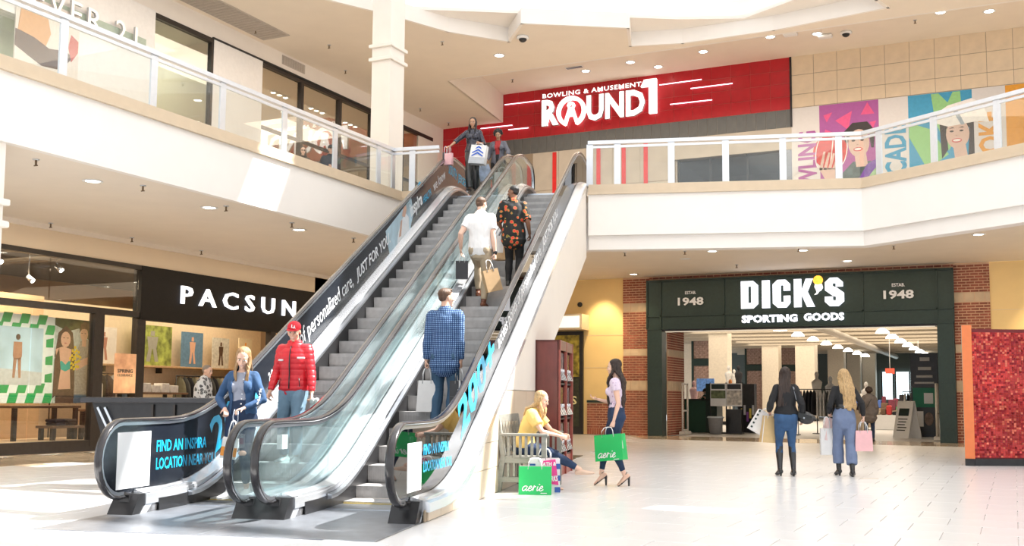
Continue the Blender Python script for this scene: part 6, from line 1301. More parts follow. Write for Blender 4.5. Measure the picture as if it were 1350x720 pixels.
def person(label, loc, rz, H, sex='m', sk='fair', pose=None, wear=(), hair=None, res=.0075, cat='person', extra=None, browm=None):
    P = dict(lean=0, bend=0, twist=0, drop=0, hx=0, hy=0, yaw=0, pitch=0, roll=0, rw=None, lw=None, rp=(.5, -1, -.2), lp=(-.5, -1, -.2), ra=None, la=None, rk=(.05, 1, 0), lk=(-.05, 1, 0), rf=.12, lf=-.12, rfp=0., lfp=0., hips=0, rh={}, lh={}, heel=0, sitflat=False)
    P.update(pose or {}); k = H / 1.75; M_ = sex == 'm'
    root = thing('person', label, cat, loc, rz)
    # skeleton
    hip = np.array((P['hx'], P['hy'], .52 * H - P['drop'])); Rp = rotz(P['hips'])
    Rt = rotz(P['twist']) @ rotx(-P['lean']) @ roty(P['bend'])
    Rm = rotz(P['twist'] * .5) @ rotx(-P['lean'] * .55) @ roty(P['bend'] * .5)
    def sp(t):  # spine curve, t metres (of H) above the hip
        t = t * H; a = min(t, .12 * H); q = hip + Rm @ np.array((0, 0, a)) + (Rt @ np.array((0, 0, max(t - .12 * H, 0)))); return q
    def xdir(t): w_ = min(max(t / .25, 0), 1); return _n((1 - w_) * (Rp @ X_) + w_ * (Rt @ X_))
    shw = (.096 if M_ else .080) * H
    S_ = {s: sp(.276) + Rt @ np.array((s * shw, -.004, 0)) for s in (1, -1)}
    Hp = {s: hip + Rp @ np.array((s * .049 * H, 0, 0)) for s in (1, -1)}
    lu, lf_ = .172 * H, .148 * H
    arms = {}
    for s, key, pk in ((1, 'rw', 'rp'), (-1, 'lw', 'lp')):
        w_ = P[key]
        if w_ is None: w_ = S_[s] + np.array((s * .045 * H, .035 * H, -.305 * H))
        el, wr = ik(S_[s], w_, lu, lf_, P[pk]); arms[s] = (S_[s], el, wr)
    legs = {}
    for s, key, pk in ((1, 'ra', 'rk'), (-1, 'la', 'lk')):
        a = P[key]
        if a is None: a = (s * .06 * H, 0, 0)
        an = np.array(a, float) + np.array((0, 0, .045 * H + P['heel'])); kn, an = ik(Hp[s], an, .245 * H, .243 * H, P[pk]); legs[s] = (Hp[s], kn, an)
    # profiles
    ap = [(0, .034, .034), (.15, .033, .035), (.5, .028, .029), (.9, .0235, .0235), (1, .023, .023), (1.25, .0245, .023), (1.6, .019, .018), (1.95, .0155, .013), (2, .0155, .012)] if M_ else [(0, .027, .028), (.15, .026, .028), (.5, .0225, .024), (.9, .019, .019), (1, .019, .019), (1.25, .020, .019), (1.6, .016, .015), (1.95, .0135, .0115), (2, .0135, .011)]
    lp_ = [(0, .050, .056), (.2, .050, .054), (.5, .043, .046), (.85, .033, .034), (1, .031, .033), (1.2, .030, .033), (1.4, .0305, .034), (1.7, .023, .024), (1.95, .0185, .020), (2, .0185, .021)]
    if not M_: lp_ = [(t, x * (1.04 if t < .8 else .93), y * (1.04 if t < .8 else .93)) for t, x, y in lp_]
    tor = ([(-.045, .070, .058), (0, .094, .066), (.05, .090, .064), (.11, .083, .060), (.17, .091, .066), (.22, .100, .066), (.262, .094, .056), (.288, .070, .044), (.315, .036, .036)] if M_ else
           [(-.045, .075, .062), (0, .100, .070), (.05, .092, .064), (.115, .070, .052), (.17, .080, .058), (.225, .088, .060), (.265, .086, .048), (.29, .060, .038), (.312, .030, .031)])
    if P.get('plump'): tor = [(t, x * P['plump'], y * P['plump']) for t, x, y in tor]
    def torso(inf=0, t0=-.05, t1=.32, hemflare=0, sc=1.0):
        pr = [p for p in tor if t0 - 1e-6 <= p[0] <= t1 + 1e-6]
        def itp(t):
            if t <= tor[0][0]: return (t, tor[1][1], tor[1][2]) if t0 < -.055 else tor[0]
            for p, q in zip(tor, tor[1:]):
                if p[0] <= t <= q[0]: u = (t - p[0]) / (q[0] - p[0]); return (t, p[1] + (q[1] - p[1]) * u, p[2] + (q[2] - p[2]) * u)
            return tor[-1]
        if pr[0][0] > t0 + .004: pr = [itp(t0)] + pr
        if pr[-1][0] < t1 - .004: pr = pr + [itp(t1)]
        pr = [(t, max(x, .09 if (t < 0 and t0 < -.055) else 0), y) for t, x, y in pr]
        return shell([sp(t) for t, _, _ in pr], [x * H * sc + inf + hemflare * max(0, .1 - t) / .15 for t, x, _ in pr], [y * H * sc + inf + hemflare * max(0, .1 - t) / .15 for t, _, y in pr], [xdir(t) for t, _, _ in pr], 20)
    # head
    nb = sp(.315); Rh = Rt @ rotz(P['yaw']) @ rotx(-P['pitch']) @ roty(P['roll'])
    hs = H / 1.75 * (1.0 if M_ else .97); hc = nb + Rt @ np.array((0, .012 * H, .030 * H)) + Rh @ np.array((0, .012, .105)) * hs
    hp = lambda x, y, z: hc + Rh @ (np.array((x, y, z)) * hs)
    body = [torso(0, -.045), shell([sp(.29), nb, hc + Rh @ np.array((0, -.02, -.05)) * hs], [.062 * hs, .054 * hs if M_ else .046 * hs, .052 * hs if M_ else .044 * hs], [.05 * hs, .054 * hs if M_ else .046 * hs, .055 * hs if M_ else .047 * hs], [Rt @ X_] * 3)]
    body += [ball(hp(0, -.012, .035), (.075 * hs, .094 * hs, .083 * hs), Rh, 16, 10), shell([hp(0, .02, .03), hp(0, .030, -.03), hp(0, .040, -.075), hp(0, .05, -.098)], [.066 * hs, .060 * hs, .044 * hs, .022 * hs], [.060 * hs, .054 * hs, .040 * hs, .022 * hs], [Rh @ X_] * 4),
             shell([hp(0, .082, .012), hp(0, .097, -.018), hp(0, .103, -.034)], [.007 * hs, .010 * hs, .0145 * hs], [.007 * hs, .010 * hs, .010 * hs], [Rh @ X_] * 3, 8), ball(hp(0, .074, .028), (.050 * hs, .013 * hs, .010 * hs), Rh), ball(hp(0, .076, -.064), (.022 * hs, .012 * hs, .011 * hs), Rh), ball(hp(0, .072, -.096), (.018 * hs, .014 * hs, .014 * hs), Rh)]
    for s in (1, -1): body += [ball(hp(s * .076, -.008, -.008), (.009 * hs, .018 * hs, .031 * hs), Rh), ball(hp(s * .042, .060, -.025), (.022 * hs, .018 * hs, .020 * hs), Rh)]
    hk = k * (1.0 if M_ else .92)
    for s in (1, -1):
        a, e, w_ = arms[s]; body.append(limb(a, e, w_, ap, H))
        hd = dict(curl=.35, d=None, n=None); hd.update(P['rh' if s == 1 else 'lh'])
        d = _n(hd['d']) if hd['d'] is not None else _n(w_ - e); nn = np.array(hd['n'] if hd['n'] is not None else (-s, .15, 0), float); nn = _n(nn - d * (nn @ d)); xx = np.cross(d, nn) * (-s)   # xx: toward the thumb
        if hd.get('flip'): xx = -xx
        q = lambda u, v_, w2: w_ + (d * u + xx * v_ + nn * w2) * hk
        body.append(shell([q(.0, 0, 0), q(.03, 0, 0), q(.06, 0, .002), q(.085, 0, .003)], [.020 * hk, .033 * hk, .039 * hk, .038 * hk], [.014 * hk, .016 * hk, .015 * hk, .012 * hk], [xx] * 4, 12))
        for v_, L in ((.029, .064), (.010, .074), (-.010, .070), (-.028, .056)):
            c = hd['curl']; p0 = q(.082, v_, .002); d1 = d * math.cos(c * .7) + nn * math.sin(c * .7); p1 = p0 + d1 * L * .45 * hk; d2 = d * math.cos(c * 1.7) + nn * math.sin(c * 1.7); p2 = p1 + d2 * L * .33 * hk; d3 = d * math.cos(c * 2.3) + nn * math.sin(c * 2.3); p3 = p2 + d3 * L * .25 * hk
            body.append(shell([p0, p1, p2, p3], [.0095 * hk, .009 * hk, .008 * hk, .007 * hk], [.0095 * hk, .009 * hk, .008 * hk, .007 * hk], [xx] * 4, 8))
        td = _n(d * .75 + xx * .6 + nn * (.25 + .3 * hd['curl'])); p0 = q(.018, .026, .004); p1 = p0 + td * .038 * hk; td2 = _n(td + nn * .5 * hd['curl'] + d * .2); p2 = p1 + td2 * .03 * hk
        body.append(shell([p0, p1, p2], [.013 * hk, .0105 * hk, .0085 * hk], [.013 * hk, .0105 * hk, .0085 * hk], [nn] * 3, 8))
        hk_ = q(.09, 0, .02); P['hand%d' % s] = hk_
    fd = {}
    for s, fk, pk in ((1, 'rf', 'rfp'), (-1, 'lf', 'lfp')):
        a, kn, an = legs[s]; body.append(limb(a, kn, an, lp_, H)); yaw = -P[fk]; pt = P[pk]
        f = np.array((math.sin(-yaw) * math.cos(pt), math.cos(yaw) * math.cos(pt), -math.sin(pt))); u = np.cross(_n(np.cross(f, Z_)), f); sd = _n(np.cross(f, u)); fd[s] = (an, f, u, sd)
        q = lambda a_, b_, c_: an + (f * a_ + sd * b_ + u * c_) * k
        body.append(shell([q(-.035, 0, -.045), q(.03, 0, -.042), q(.10, 0, -.055), q(.165, 0, -.062)], [.028 * k, .032 * k, .040 * k, .030 * k], [.030 * k, .034 * k, .020 * k, .013 * k], [sd] * 4))
    me = fuse(body, res, 3, .5); V = vget(me)
    # sink of eye sockets, then eyes, brows, lips as further surface of the same mesh
    o = finish(me, 'body', [skin(sk), EYEW, EYED, M('lips_' + sk, tuple(c * f for c, f in zip(SKC(sk), (.75, .38, .38))), .4), browm or (hair[1] if hair else EYED)], root)
    me.polygons.foreach_set('use_smooth', [True] * len(me.polygons))
    m = MB()
    for s in (1, -1):
        for c, r, mi in (((s * .031, .0795, .004), (.015, .008, .0068), 1), ((s * .031, .0855, .004), (.0088, .004, .0066), 2), ((s * .031, .0855, .024), (.021, .005, .0042), 4)):
            Vv, Ff = ball(hp(*c), tuple(x * hs for x in r), Rh, 10, 6); m.add(Vv, Ff, mi, True)
    Vv, Ff = ball(hp(0, .0865, -.063), (.024 * hs, .005 * hs, .0075 * hs), Rh, 10, 6); m.add(Vv, Ff, 3, True)
    if P.get('smile'): Vv, Ff = ball(hp(0, .0905, -.062), (.018 * hs, .003 * hs, .004 * hs), Rh, 10, 6); m.add(Vv, Ff, 1, True)
    append_mesh(me, m)
    C = dict(root=root, H=H, k=k, sp=sp, torso=torso, arms=arms, legs=legs, ap=ap, lp=lp_, Rt=Rt, Rp=Rp, Rh=Rh, hp=hp, hs=hs, hc=hc, fd=fd, res=res, P=P, M_=M_, nb=nb, Hp=Hp, xdir=xdir)
    for w_ in wear: w_(C)
    if hair: hair[0](C, hair[1])
    return C
def SKC(k): return {'fair': (.78, .50, .38), 'light': (.70, .43, .31), 'tan': (.52, .29, .18), 'brown': (.25, .125, .075), 'dark': (.13, .065, .045)}[k]
def append_mesh(me, m):
    import bmesh
    b = bmesh.new(); b.from_mesh(me); vs = [b.verts.new(v) for v in m.v]
    for f, mi in zip(m.f, m.m):
        try: q = b.faces.new([vs[i] for i in f]); q.material_index = mi; q.smooth = True
        except ValueError: pass
    b.to_mesh(me); b.free()
# garments -----------------------------------------------------------------
def top(mt, sleeve='long', hem=-.03, inf=.014, amp=.006, neck=.302, name='shirt', flare=0.0, puff=False, open_front=None, collar=None, sleeve_inf=None, vneck=0, off=0):
    def g(C):
        H = C['H']; si = inf if sleeve_inf is None else sleeve_inf
        sh = [C['torso'](inf, hem, neck, flare)]
        if hem < -.045: pass
        t1 = {'long': 1.93, 'half': 1.35, 'elbow': 1.0, 'short': .62, 'cap': .38, 'none': 0}[sleeve]
        for s in (1, -1):
            a, e, w_ = C['arms'][s]
            if t1: sh.append(limb(a, e, w_, [(t, x + (si / H) * (.6 if t > 1.85 else 1), y + (si / H) * (.6 if t > 1.85 else 1)) for t, x, y in C['ap']], H, 0, 0, t1, flat=True))
            if t1: sh.append(shell([a + (a - C['sp'](.276)) * -.45 + np.array((0, 0, .006)), a], [.040 * H + si * .6] * 2 if C['M_'] else [.031 * H + si * .5] * 2, [.034 * H + si * .6] * 2 if C['M_'] else [.028 * H + si * .5] * 2, [Y_] * 2))
        if not C['M_'] and not C['P'].get('flat'):
            for s in (1, -1): sh.append(ball(C['sp'](.205) + C['Rt'] @ np.array((s * .042 * H, .052 * H, 0)), (.036 * H + inf * .7, .030 * H + inf * .7, .036 * H + inf * .7), C['Rt']))
        if collar: 
            nb = C['nb']; sh.append(shell([C['sp'](.296), C['sp'](.318) + C['Rt'] @ np.array((0, -.004, 0))], [.060 * C['hs'] + collar, .056 * C['hs'] + collar], [.062 * C['hs'] + collar, .058 * C['hs'] + collar], [C['Rt'] @ X_] * 2))
        me = fuse(sh, C['res'] * 1.15, 3); V = vget(me); N = nget(me)
        d = folds(V, amp, int(H * 1000) + len(name), .5)
        if puff:
            z = (V[:, 2] / H) * 26; d = d * .5 + .009 * (np.abs(np.sin(z * PI)) ** .4 - .7)
        vset(me, V + N * d[:, None])
        if open_front or vneck:
            Rt = C['Rt']; o0 = C['sp'](0); top_ = C['sp'](.3)
            def keep(c):
                p = Rt.T @ (np.array(c) - C['sp'](.15)); z = p[2] / H
                if open_front and p[1] > 0 and abs(p[0]) < (open_front[0] + (open_front[1] - open_front[0]) * (z + .2) / .35) * H and abs(p[0]) < .2: return False
                if vneck and p[1] > -.01 and z > .14 - vneck and abs(p[0]) < (z - (.14 - vneck)) * H * .75: return False
                return True
            keep_faces(me, keep)
        o = finish(me, name, mt, C['root'])
        if open_front or vneck: md = o.modifiers.new('th', 'SOLIDIFY'); md.thickness = .006; md.offset = -1
        return o
    return g
def trousers(mt, inf=.010, amp=.005, length=1.93, wide=None, waist=.075, name='trousers', skirt=False):
    def g(C):
        H = C['H']; sh = [C['torso'](inf + .002, -.045, waist)]
        for s in (1, -1):
            a, kn, an = C['legs'][s]; pr = []
            for t, x, y in [p for p in C['lp'] if p[0] <= length] + ([(length, C['lp'][-1][1], C['lp'][-1][2])] if length > 1.7 else []):
                e = 0
                if wide: e = wide[0] * max(0, min(1, (t - .3) / .7)) + (wide[1] - wide[0]) * max(0, t - 1)
                pr.append((t, x * H + inf + e, y * H + inf + e))
            sh.append(limb(a, kn, an, pr, 1, 0, 0, length, flat=True)); bs_ = 1.0 if not C['M_'] else .88; sh.append(ball(a + np.array((0, -.012 * H, -.01)), ((.052 * H + inf) * bs_, (.060 * H + inf) * bs_, .055 * H + inf)))
            if not C['M_']: sh.append(ball(a + C['Rp'] @ np.array((0, -.028 * H, -.005)), (.046 * H + inf, .048 * H + inf, .050 * H + inf)))
        me = fuse(sh, C['res'] * 1.15, 3); V = vget(me); N = nget(me); d = folds(V, amp, int(H * 777), .8); vset(me, V + N * d[:, None])
        return finish(me, name, mt, C['root'])
    return g
def shoes(mt, kind='sneaker', sole=None, high=0.0, heelh=0.0, name='shoe'):
    sole = sole or M('sole_white', (.8, .8, .78), .6)
    def g(C):
        k = C['k']; H = C['H']
        for s in (1, -1):
            an, f, u, sd = C['fd'][s]; q = lambda a_, b_, c_: an + (f * a_ + sd * b_ + u * c_) * k; sh = []
            if kind in ('sneaker', 'boot', 'flat'):
                r = 1.15 if kind != 'flat' else 1.02
                sh.append(shell([q(-.045, 0, -.040), q(.02, 0, -.035), q(.09, 0, -.050), q(.155, 0, -.058), q(.19, 0, -.062)], [.034 * k * r, .040 * k * r, .046 * k * r, .042 * k * r, .026 * k * r], [.040 * k, .042 * k * (1 if kind != 'flat' else .8), .028 * k, .020 * k, .015 * k], [sd] * 5))
                if kind != 'flat': sh.append(shell([q(-.01, 0, -.04), q(-.006, 0, .012 + high * .0)], [.040 * k, .038 * k], [.044 * k, .042 * k], [sd] * 2))
            if high:
                a, kn, _ = C['legs'][s]; sh.append(limb(a, kn, an, [(t, x * H + .010, y * H + .010) for t, x, y in C['lp']], 1, 0, 2 - high, 2.0))
            if kind == 'sandal':
                sh.append(shell([q(-.045, 0, -.075), q(.03, 0, -.075), q(.11, 0, -.080), q(.175, 0, -.080)], [.024 * k, .026 * k, .038 * k, .028 * k], [.007 * k] * 4, [sd] * 4))
                for aa, cc in ((.115, -.055), (-.012, .0)): sh.append(shell([q(aa, -.040 if aa > 0 else -.034, cc - .02 * (aa > 0)), q(aa, 0, cc + (.012 if aa > 0 else 0) + .0), q(aa, .040 if aa > 0 else .034, cc - .02 * (aa > 0))], [.010 * k] * 3, [.006 * k] * 3, [f] * 3, 8))
                sh.append(shell([q(-.012, -.034, 0), q(-.05, 0, .0), q(-.012, .034, 0)], [.008 * k] * 3, [.006 * k] * 3, [u] * 3, 8))
            if heelh:
                p = q(-.035, 0, -.07); sh.append(shell([p, np.array((p[0], p[1], an[2] - .045 * H - heelh + .012))], [.020 * k, .016 * k], [.020 * k, .016 * k], [sd] * 2, 8))
            me = fuse(sh, max(.005, C['res'] * .8), 2); V = vget(me)
            if kind != 'sandal' and abs(C['P']['rfp' if s == 1 else 'lfp']) < .2 and not heelh: zf = an[2] - .045 * H + .004; V[:, 2] = np.maximum(V[:, 2], zf); vset(me, V)
            o = finish(me, name, mt, C['root'])
            if kind == 'sneaker':
                m = MB(); L = [q(a_, b_, -.078) for a_, b_ in ((-.075, -.025), (-.085, 0), (-.075, .025), (.02, .044), (.10, .052), (.17, .040), (.205, 0), (.17, -.040), (.10, -.052), (.02, -.044))]; n_ = len(L); m.add(L + [p + u * .026 * k for p in L], [tuple(range(n_ - 1, -1, -1)), tuple(range(n_, 2 * n_))] + [(i, (i + 1) % n_, n_ + (i + 1) % n_, n_ + i) for i in range(n_)]); m.build('sole', sole, o)
    return g
# hair ------------------------------------------------------------------------
def cap_shells(C, puff=1.0, back=1.0):
    hp, hs, Rh = C['hp'], C['hs'], C['Rh']
    return [ball(hp(0, -.030, .050), (.083 * hs * puff, .094 * hs * puff, .080 * hs * puff), Rh, 16, 10), ball(hp(0, -.050, .0), (.078 * hs * puff, .062 * hs * puff * back, .085 * hs * puff), Rh, 16, 10)]
def hfin(C, sh, mt, amp=.004, res=None, f=60, name='hair'):
    me = fuse(sh, res or C['res'], 2); V = vget(me); N = nget(me)
    r = np.random.RandomState(3); ang = np.arctan2(V[:, 1] - C['hc'][1], V[:, 0] - C['hc'][0]); d = amp * (np.sin(ang * 26 + V[:, 2] * 18) * .6 + np.sin(ang * 47 + 1 + V[:, 2] * 30) * .4)
    vset(me, V + N * d[:, None]); return finish(me, name, mt, C['root'])
def hair_short(C, mt): 
    hp, hs, Rh = C['hp'], C['hs'], C['Rh']; sh = [ball(hp(0, -.024, .052), (.081 * hs, .092 * hs, .076 * hs), Rh, 16, 10), ball(hp(0, -.055, .015), (.072 * hs, .048 * hs, .062 * hs), Rh), ball(hp(0, .040, .098), (.055 * hs, .038 * hs, .024 * hs), Rh)]
    hfin(C, sh, mt, .003, max(.006, C['res'] * .8))
def hair_crop(C, mt):
    hp, hs, Rh = C['hp'], C['hs'], C['Rh']; sh = [ball(hp(0, -.020, .048), (.078 * hs, .092 * hs, .076 * hs), Rh, 16, 10), ball(hp(0, -.050, .01), (.070 * hs, .050 * hs, .06 * hs), Rh)]; hfin(C, sh, mt, .0015, max(.006, C['res'] * .8))
def hair_long(length=.45, wave=.0, front=0, fan=1.0, curl=9, side=0.0, thick=.022, out=0.0):
    def g(C, mt):
        hp, hs, Rh, Rt, H = C['hp'], C['hs'], C['Rh'], C['Rt'], C['H']; sh = cap_shells(C, 1.04); rr = random.Random(5); n = 15
        for i in range(n):
            th = -PI / 2 + (i / (n - 1) - .5) * (PI * (1.04 + .20 * front)) ; L = length * rr.uniform(.85, 1.05)
            p = hp(.070 * math.cos(th), -.02 + .075 * math.sin(th), .03); pts = [hp(.045 * math.cos(th), -.02 + .045 * math.sin(th), .082), p]; back = Rt @ np.array((0, -1, 0)); ctr = C['sp'](.25)
            m_ = 9
            for j in range(1, m_ + 1):
                t = j / m_; q = p + np.array((0, 0, -L * t))
                d = Rt.T @ (q - ctr)      # keep outside the shoulders
                rx_, ry_ = (.088 * H if C['M_'] else .078 * H), .070 * H
                lat = math.cos(th) * fan
                fr = front > .35 and math.sin(th) > -.12; target = np.array((.055 * lat + side * t + out * lat * t + (.030 * np.sign(lat) if fr else 0), -.062 * H if not fr else .060 * H, 0)); 
                w_ = min(1, max(0, (t * L - .08) / .12)); loc_p = np.array((d[0] * (1 - w_ * .3) + target[0] * .3 * w_ + side * t, d[1] * (1 - w_) + target[1] * w_, d[2]))
                loc_p[0] += wave * math.sin(t * curl + i * 1.7); loc_p[1] += wave * .7 * math.cos(t * curl + i * 2.3)
                pts.append(ctr + Rt @ loc_p)
            r = [thick * .8, thick * 1.1] + [thick * (1.1 - .55 * (j / m_) ** 1.5) for j in range(1, m_ + 1)]; r = [x * hs for x in r]
            sh.append(shell(pts, r, [x * .8 for x in r], None, 8))
        hfin(C, sh, mt, .0035)
    return g
def hair_curly(C, mt, R=1.35, low=.0):
    hp, hs, Rh = C['hp'], C['hs'], C['Rh']; rr = random.Random(2); sh = cap_shells(C, 1.1)
    for i in range(70):
        th = rr.uniform(0, 2 * PI); ph = rr.uniform(-.5, 1.4); x, y, z = math.cos(th) * math.cos(ph), math.sin(th) * math.cos(ph), math.sin(ph)
        if y > .35 and z < .72: continue
        sh.append(ball(hp(x * .088 * R * .88, -.03 + y * .095 * R * .85, .035 + z * .09 * R * .85), (.026 * hs,) * 3, None, 8, 6))
    hfin(C, sh, mt, .003)
def cap_hat(mt, mark=None):
    def g(C):
        hp, hs, Rh = C['hp'], C['hs'], C['Rh']; sh = [ball(hp(0, -.012, .058), (.086 * hs, .104 * hs, .080 * hs), Rh, 18, 10)]
        me = fuse(sh, .008, 2); keep_faces(me, lambda c: (Rh.T @ (np.array(c) - C['hc']))[2] > .034 * hs); o = finish(me, 'cap', mt, C['root']); md = o.modifiers.new('t', 'SOLIDIFY'); md.thickness = .005
        m = MB(); P_ = []
        for i in range(13):
            t = PI * i / 12; P_.append((.078 * math.cos(t), .055 + .105 * math.sin(t)))
        n_ = len(P_); v = [hp(x, y, .044 - .10 * max(0, y - .07) - .25 * x * x * 4) for x, y in P_] + [hp(x, y, .052 - .10 * max(0, y - .07) - .25 * x * x * 4) for x, y in P_]
        m.add(v, [tuple(range(n_ - 1, -1, -1)), tuple(range(n_, 2 * n_))] + [(i, (i + 1) % n_, n_ + (i + 1) % n_, n_ + i) for i in range(n_)]); m.build('cap_peak', mt, C['root'])
        if mark:
            for i, ch in enumerate(mark): place_text('cap_letter', ch, hp(.012 - .022 * i, .098 - .002 * i, .066 - .010 * i), -(Rh @ X_), Rh @ np.array((0, -.35, 1)), .028 * hs, .042 * hs, WHT, C['root'], bold=.03, depth=.004)
    return g
def strip(name, pts, w_, mt, root, thick=.006):
    m = MB()
    m.tube(pts, w_, 8, flat=thick / w_); return m.build(name, mt, root)
# patterned cloths
def nodes_of(nm, base=(.5, .5, .5), rough=.8):
    mt = M(nm, base, rough); n = mt.node_tree.nodes; return mt, n, mt.node_tree.links, n['Principled BSDF'], [x for x in n if x.type == 'TEX_COORD'][0]
def plaid():
    mt, n, l, b, tc = nodes_of('blue_plaid_cloth'); outs = []
    for ax, sc in (('X', 13), ('Z', 13)):
        w_ = n.new('ShaderNodeTexWave'); w_.bands_direction = ax; w_.inputs['Scale'].default_value = sc; w_.wave_profile = 'SIN'; l.new(tc.outputs['Object'], w_.inputs['Vector']); r = n.new('ShaderNodeValToRGB'); r.color_ramp.elements[0].position = .62; r.color_ramp.elements[1].position = .80; l.new(w_.outputs[0], r.inputs[0]); outs.append(r)
    a = n.new('ShaderNodeMath'); a.operation = 'ADD'; l.new(outs[0].outputs[0], a.inputs[0]); l.new(outs[1].outputs[0], a.inputs[1]); h = n.new('ShaderNodeMath'); h.operation = 'MULTIPLY'; h.inputs[1].default_value = .5; l.new(a.outputs[0], h.inputs[0])
    r = n.new('ShaderNodeValToRGB'); e = r.color_ramp.elements; e[0].color = (.010, .028, .095, 1); e[1].color = (.36, .52, .72, 1); x = r.color_ramp.elements.new(.5); x.color = (.04, .12, .30, 1); l.new(h.outputs[0], r.inputs[0]); l.new(r.outputs[0], b.inputs['Base Color']); return mt
def blotch(nm, cols, scale, rough=.8, feat='F1'):
    mt, n, l, b, tc = nodes_of(nm, rough=rough); v = n.new('ShaderNodeTexVoronoi'); v.inputs['Scale'].default_value = scale; l.new(tc.outputs['Object'], v.inputs['Vector'])
    nz = n.new('ShaderNodeTexNoise'); nz.inputs['Scale'].default_value = scale * 1.4; l.new(tc.outputs['Object'], nz.inputs['Vector']); s_ = n.new('ShaderNodeMath'); s_.operation = 'MULTIPLY_ADD'; s_.inputs[1].default_value = .5; l.new(nz.outputs[0], s_.inputs[0]); l.new(v.outputs['Distance'], s_.inputs[2])
    r = n.new('ShaderNodeValToRGB'); r.color_ramp.interpolation = 'CONSTANT'; e = r.color_ramp.elements; e[0].position = 0; e[0].color = (*cols[0][1], 1); e[1].position = cols[1][0]; e[1].color = (*cols[1][1], 1)
    for p, c in cols[2:]: x = e.new(p); x.color = (*c, 1)
    l.new(s_.outputs[0], r.inputs[0]); l.new(r.outputs[0], b.inputs['Base Color']); return mt
UPR, DNR = TH, TH + PI
DEN = M('blue_denim', (.035, .09, .20), .85, var=.25, scale=5, bump=.2, bscale=200); DEND = M('dark_denim', (.016, .035, .085), .85, var=.2, scale=5); DENL = M('washed_denim', (.16, .26, .35), .85, var=.3, scale=4); DENM = M('mid_denim', (.05, .11, .19), .85, var=.2, scale=4)
BLKC = M('black_cloth', (.012, .012, .014), .8, var=.2); WHC = M('white_cotton', (.82, .81, .80), .8, var=.02); KHK = M('khaki_cotton', (.48, .38, .26), .85, var=.06); LEA = M('brown_leather', (.16, .05, .02), .4, var=.2); BLEA = M('black_leather', (.015, .014, .014), .28, var=.2, spec=.7)
HB_ = hairm('dark_brown', (.030, .015, .010)); HM_ = hairm('brown', (.10, .05, .025)); HK_ = hairm('black', (.008, .007, .007)); HBL = hairm('blond', (.52, .34, .16)); HDB = hairm('dark_blond', (.34, .20, .09)); HG_ = hairm('grey', (.25, .2, .16))
# 1 woman in a denim jacket riding down
C = person('smiling woman in blue denim jacket over grey top and ripped jeans on the left escalator', E(-5.27, 11.10, .05), DNR, 1.70, 'f', 'fair',
  dict(pitch=.42, yaw=.22, roll=-.12, twist=.08, smile=1, rw=(.13, .15, .98), lw=(-.10, .17, .99), rp=(1, -.6, -.3), lp=(-1, -.6, -.3), rh=dict(curl=.9, d=(-.5, .6, -.4), n=(0, .3, -1)), lh=dict(curl=.8, d=(.6, .6, -.2), n=(0, .2, -1)), ra=(.05, .16, -.0), la=(-.06, -.06, .0), rf=.15, lf=-.05),
  [top(M('grey_tank_cloth', (.34, .36, .44), .8), 'none', .02, .006, .003, .262, 'tank_top'), trousers(DEND, .008, .005, 1.80, waist=.10), shoes(M('white_shoe', (.85, .83, .80), .5), 'sneaker'),
   top(DEN, 'long', .035, .018, .009, .305, 'denim_jacket', open_front=(.055, .035), collar=.016, sleeve_inf=.012)], (hair_long(.30, .010, .9, 1.0, 6, thick=.022), HDB))
r = C['root']; a, kn, an = C['legs'][1]
for (s, dz, sz) in ((1, .02, .055), (1, .13, .035), (-1, .02, .05)):
    a, kn, an = C['legs'][s]; p = kn + np.array((0, .052, dz)); V, F = ball(p, (sz, .012, sz * .62)); MB().add(V, F, 0, True).build('torn_knee', skin('fair'), r)
strip('waist_tie', [(.02, .135, .98), (.03, .15, .90), (.025, .15, .80), (.03, .145, .70)], .006, M('pale_cord', (.5, .55, .65), .8), r); strip('waist_tie', [(-.02, .135, .98), (-.03, .15, .88), (-.02, .15, .72)], .006, M('pale_cord', (.5, .55, .65), .8), r)
for i in range(6): z = 1.04 + i * .055; V, F = ball((-.045 - .004 * i, .118, z), (.008, .005, .008)); MB().add(V, F).build('button', WHT, r)
for k_, (x, z) in enumerate(((.105, 1.22), (-.105, 1.22))): MB().bbox(x - .035, x + .035, .095, .112, z - .02, z + .02, .004).build('pocket_flap', DEN, r)
place_text('sleeve_print', 'Mark', (-.235, .06, 1.03), (-.3, .35, .9), (.25, .9, -.2), .22, .05, WHT, r, bold=.02, depth=.004, shear=.3)
B_ = (E(-5.27, 11.10, 0)); hx, hy = E(-5.27 - .02, 11.10 - .27)[:2]
bag('white and orange checked paper bag hanging from the denim jacket woman hand', (hx, hy, .50), UPR + .4, .17, .10, .22, WB, .20, tilt=(.2, .15), band=[(.03, .13, M('orange_patch', (.9, .32, .04), .5))], lw=.5)
# 2 man in a red puffer
C = person('man in red quilted jacket, red cap and light jeans behind the denim jacket woman', E(-5.06, 12.08, .376), DNR, 1.72, 'm', 'light',
  dict(pitch=.22, yaw=.18, smile=1, plump=1.08, rw=(.27, .09, .86), lw=(-.28, .12, .84), rp=(.25, -1, 0), lp=(-.25, -1, 0), lh=dict(curl=1.0), rh=dict(curl=.8), ra=(.11, -.03, 0), la=(-.10, .10, -.0), rf=.2, lf=-.2),
  [top(BLKC, 'none', .1, .012, .0, .312, 'undershirt', collar=.004), trousers(DENL, .012, .007, 1.93, wide=(.008, .012), waist=.02), shoes(M('white_shoe', (.85, .83, .80), .5), 'sneaker'),
   top(M('red_nylon', (.68, .018, .03), .38, var=.06, spec=.5), 'long', .0, .020, .003, .304, 'red_jacket', puff=True, collar=.018, sleeve_inf=.015), cap_hat(M('red_cap_cloth', (.62, .015, .03), .7), 'LA')], (hair_crop, HK_))
r = C['root']
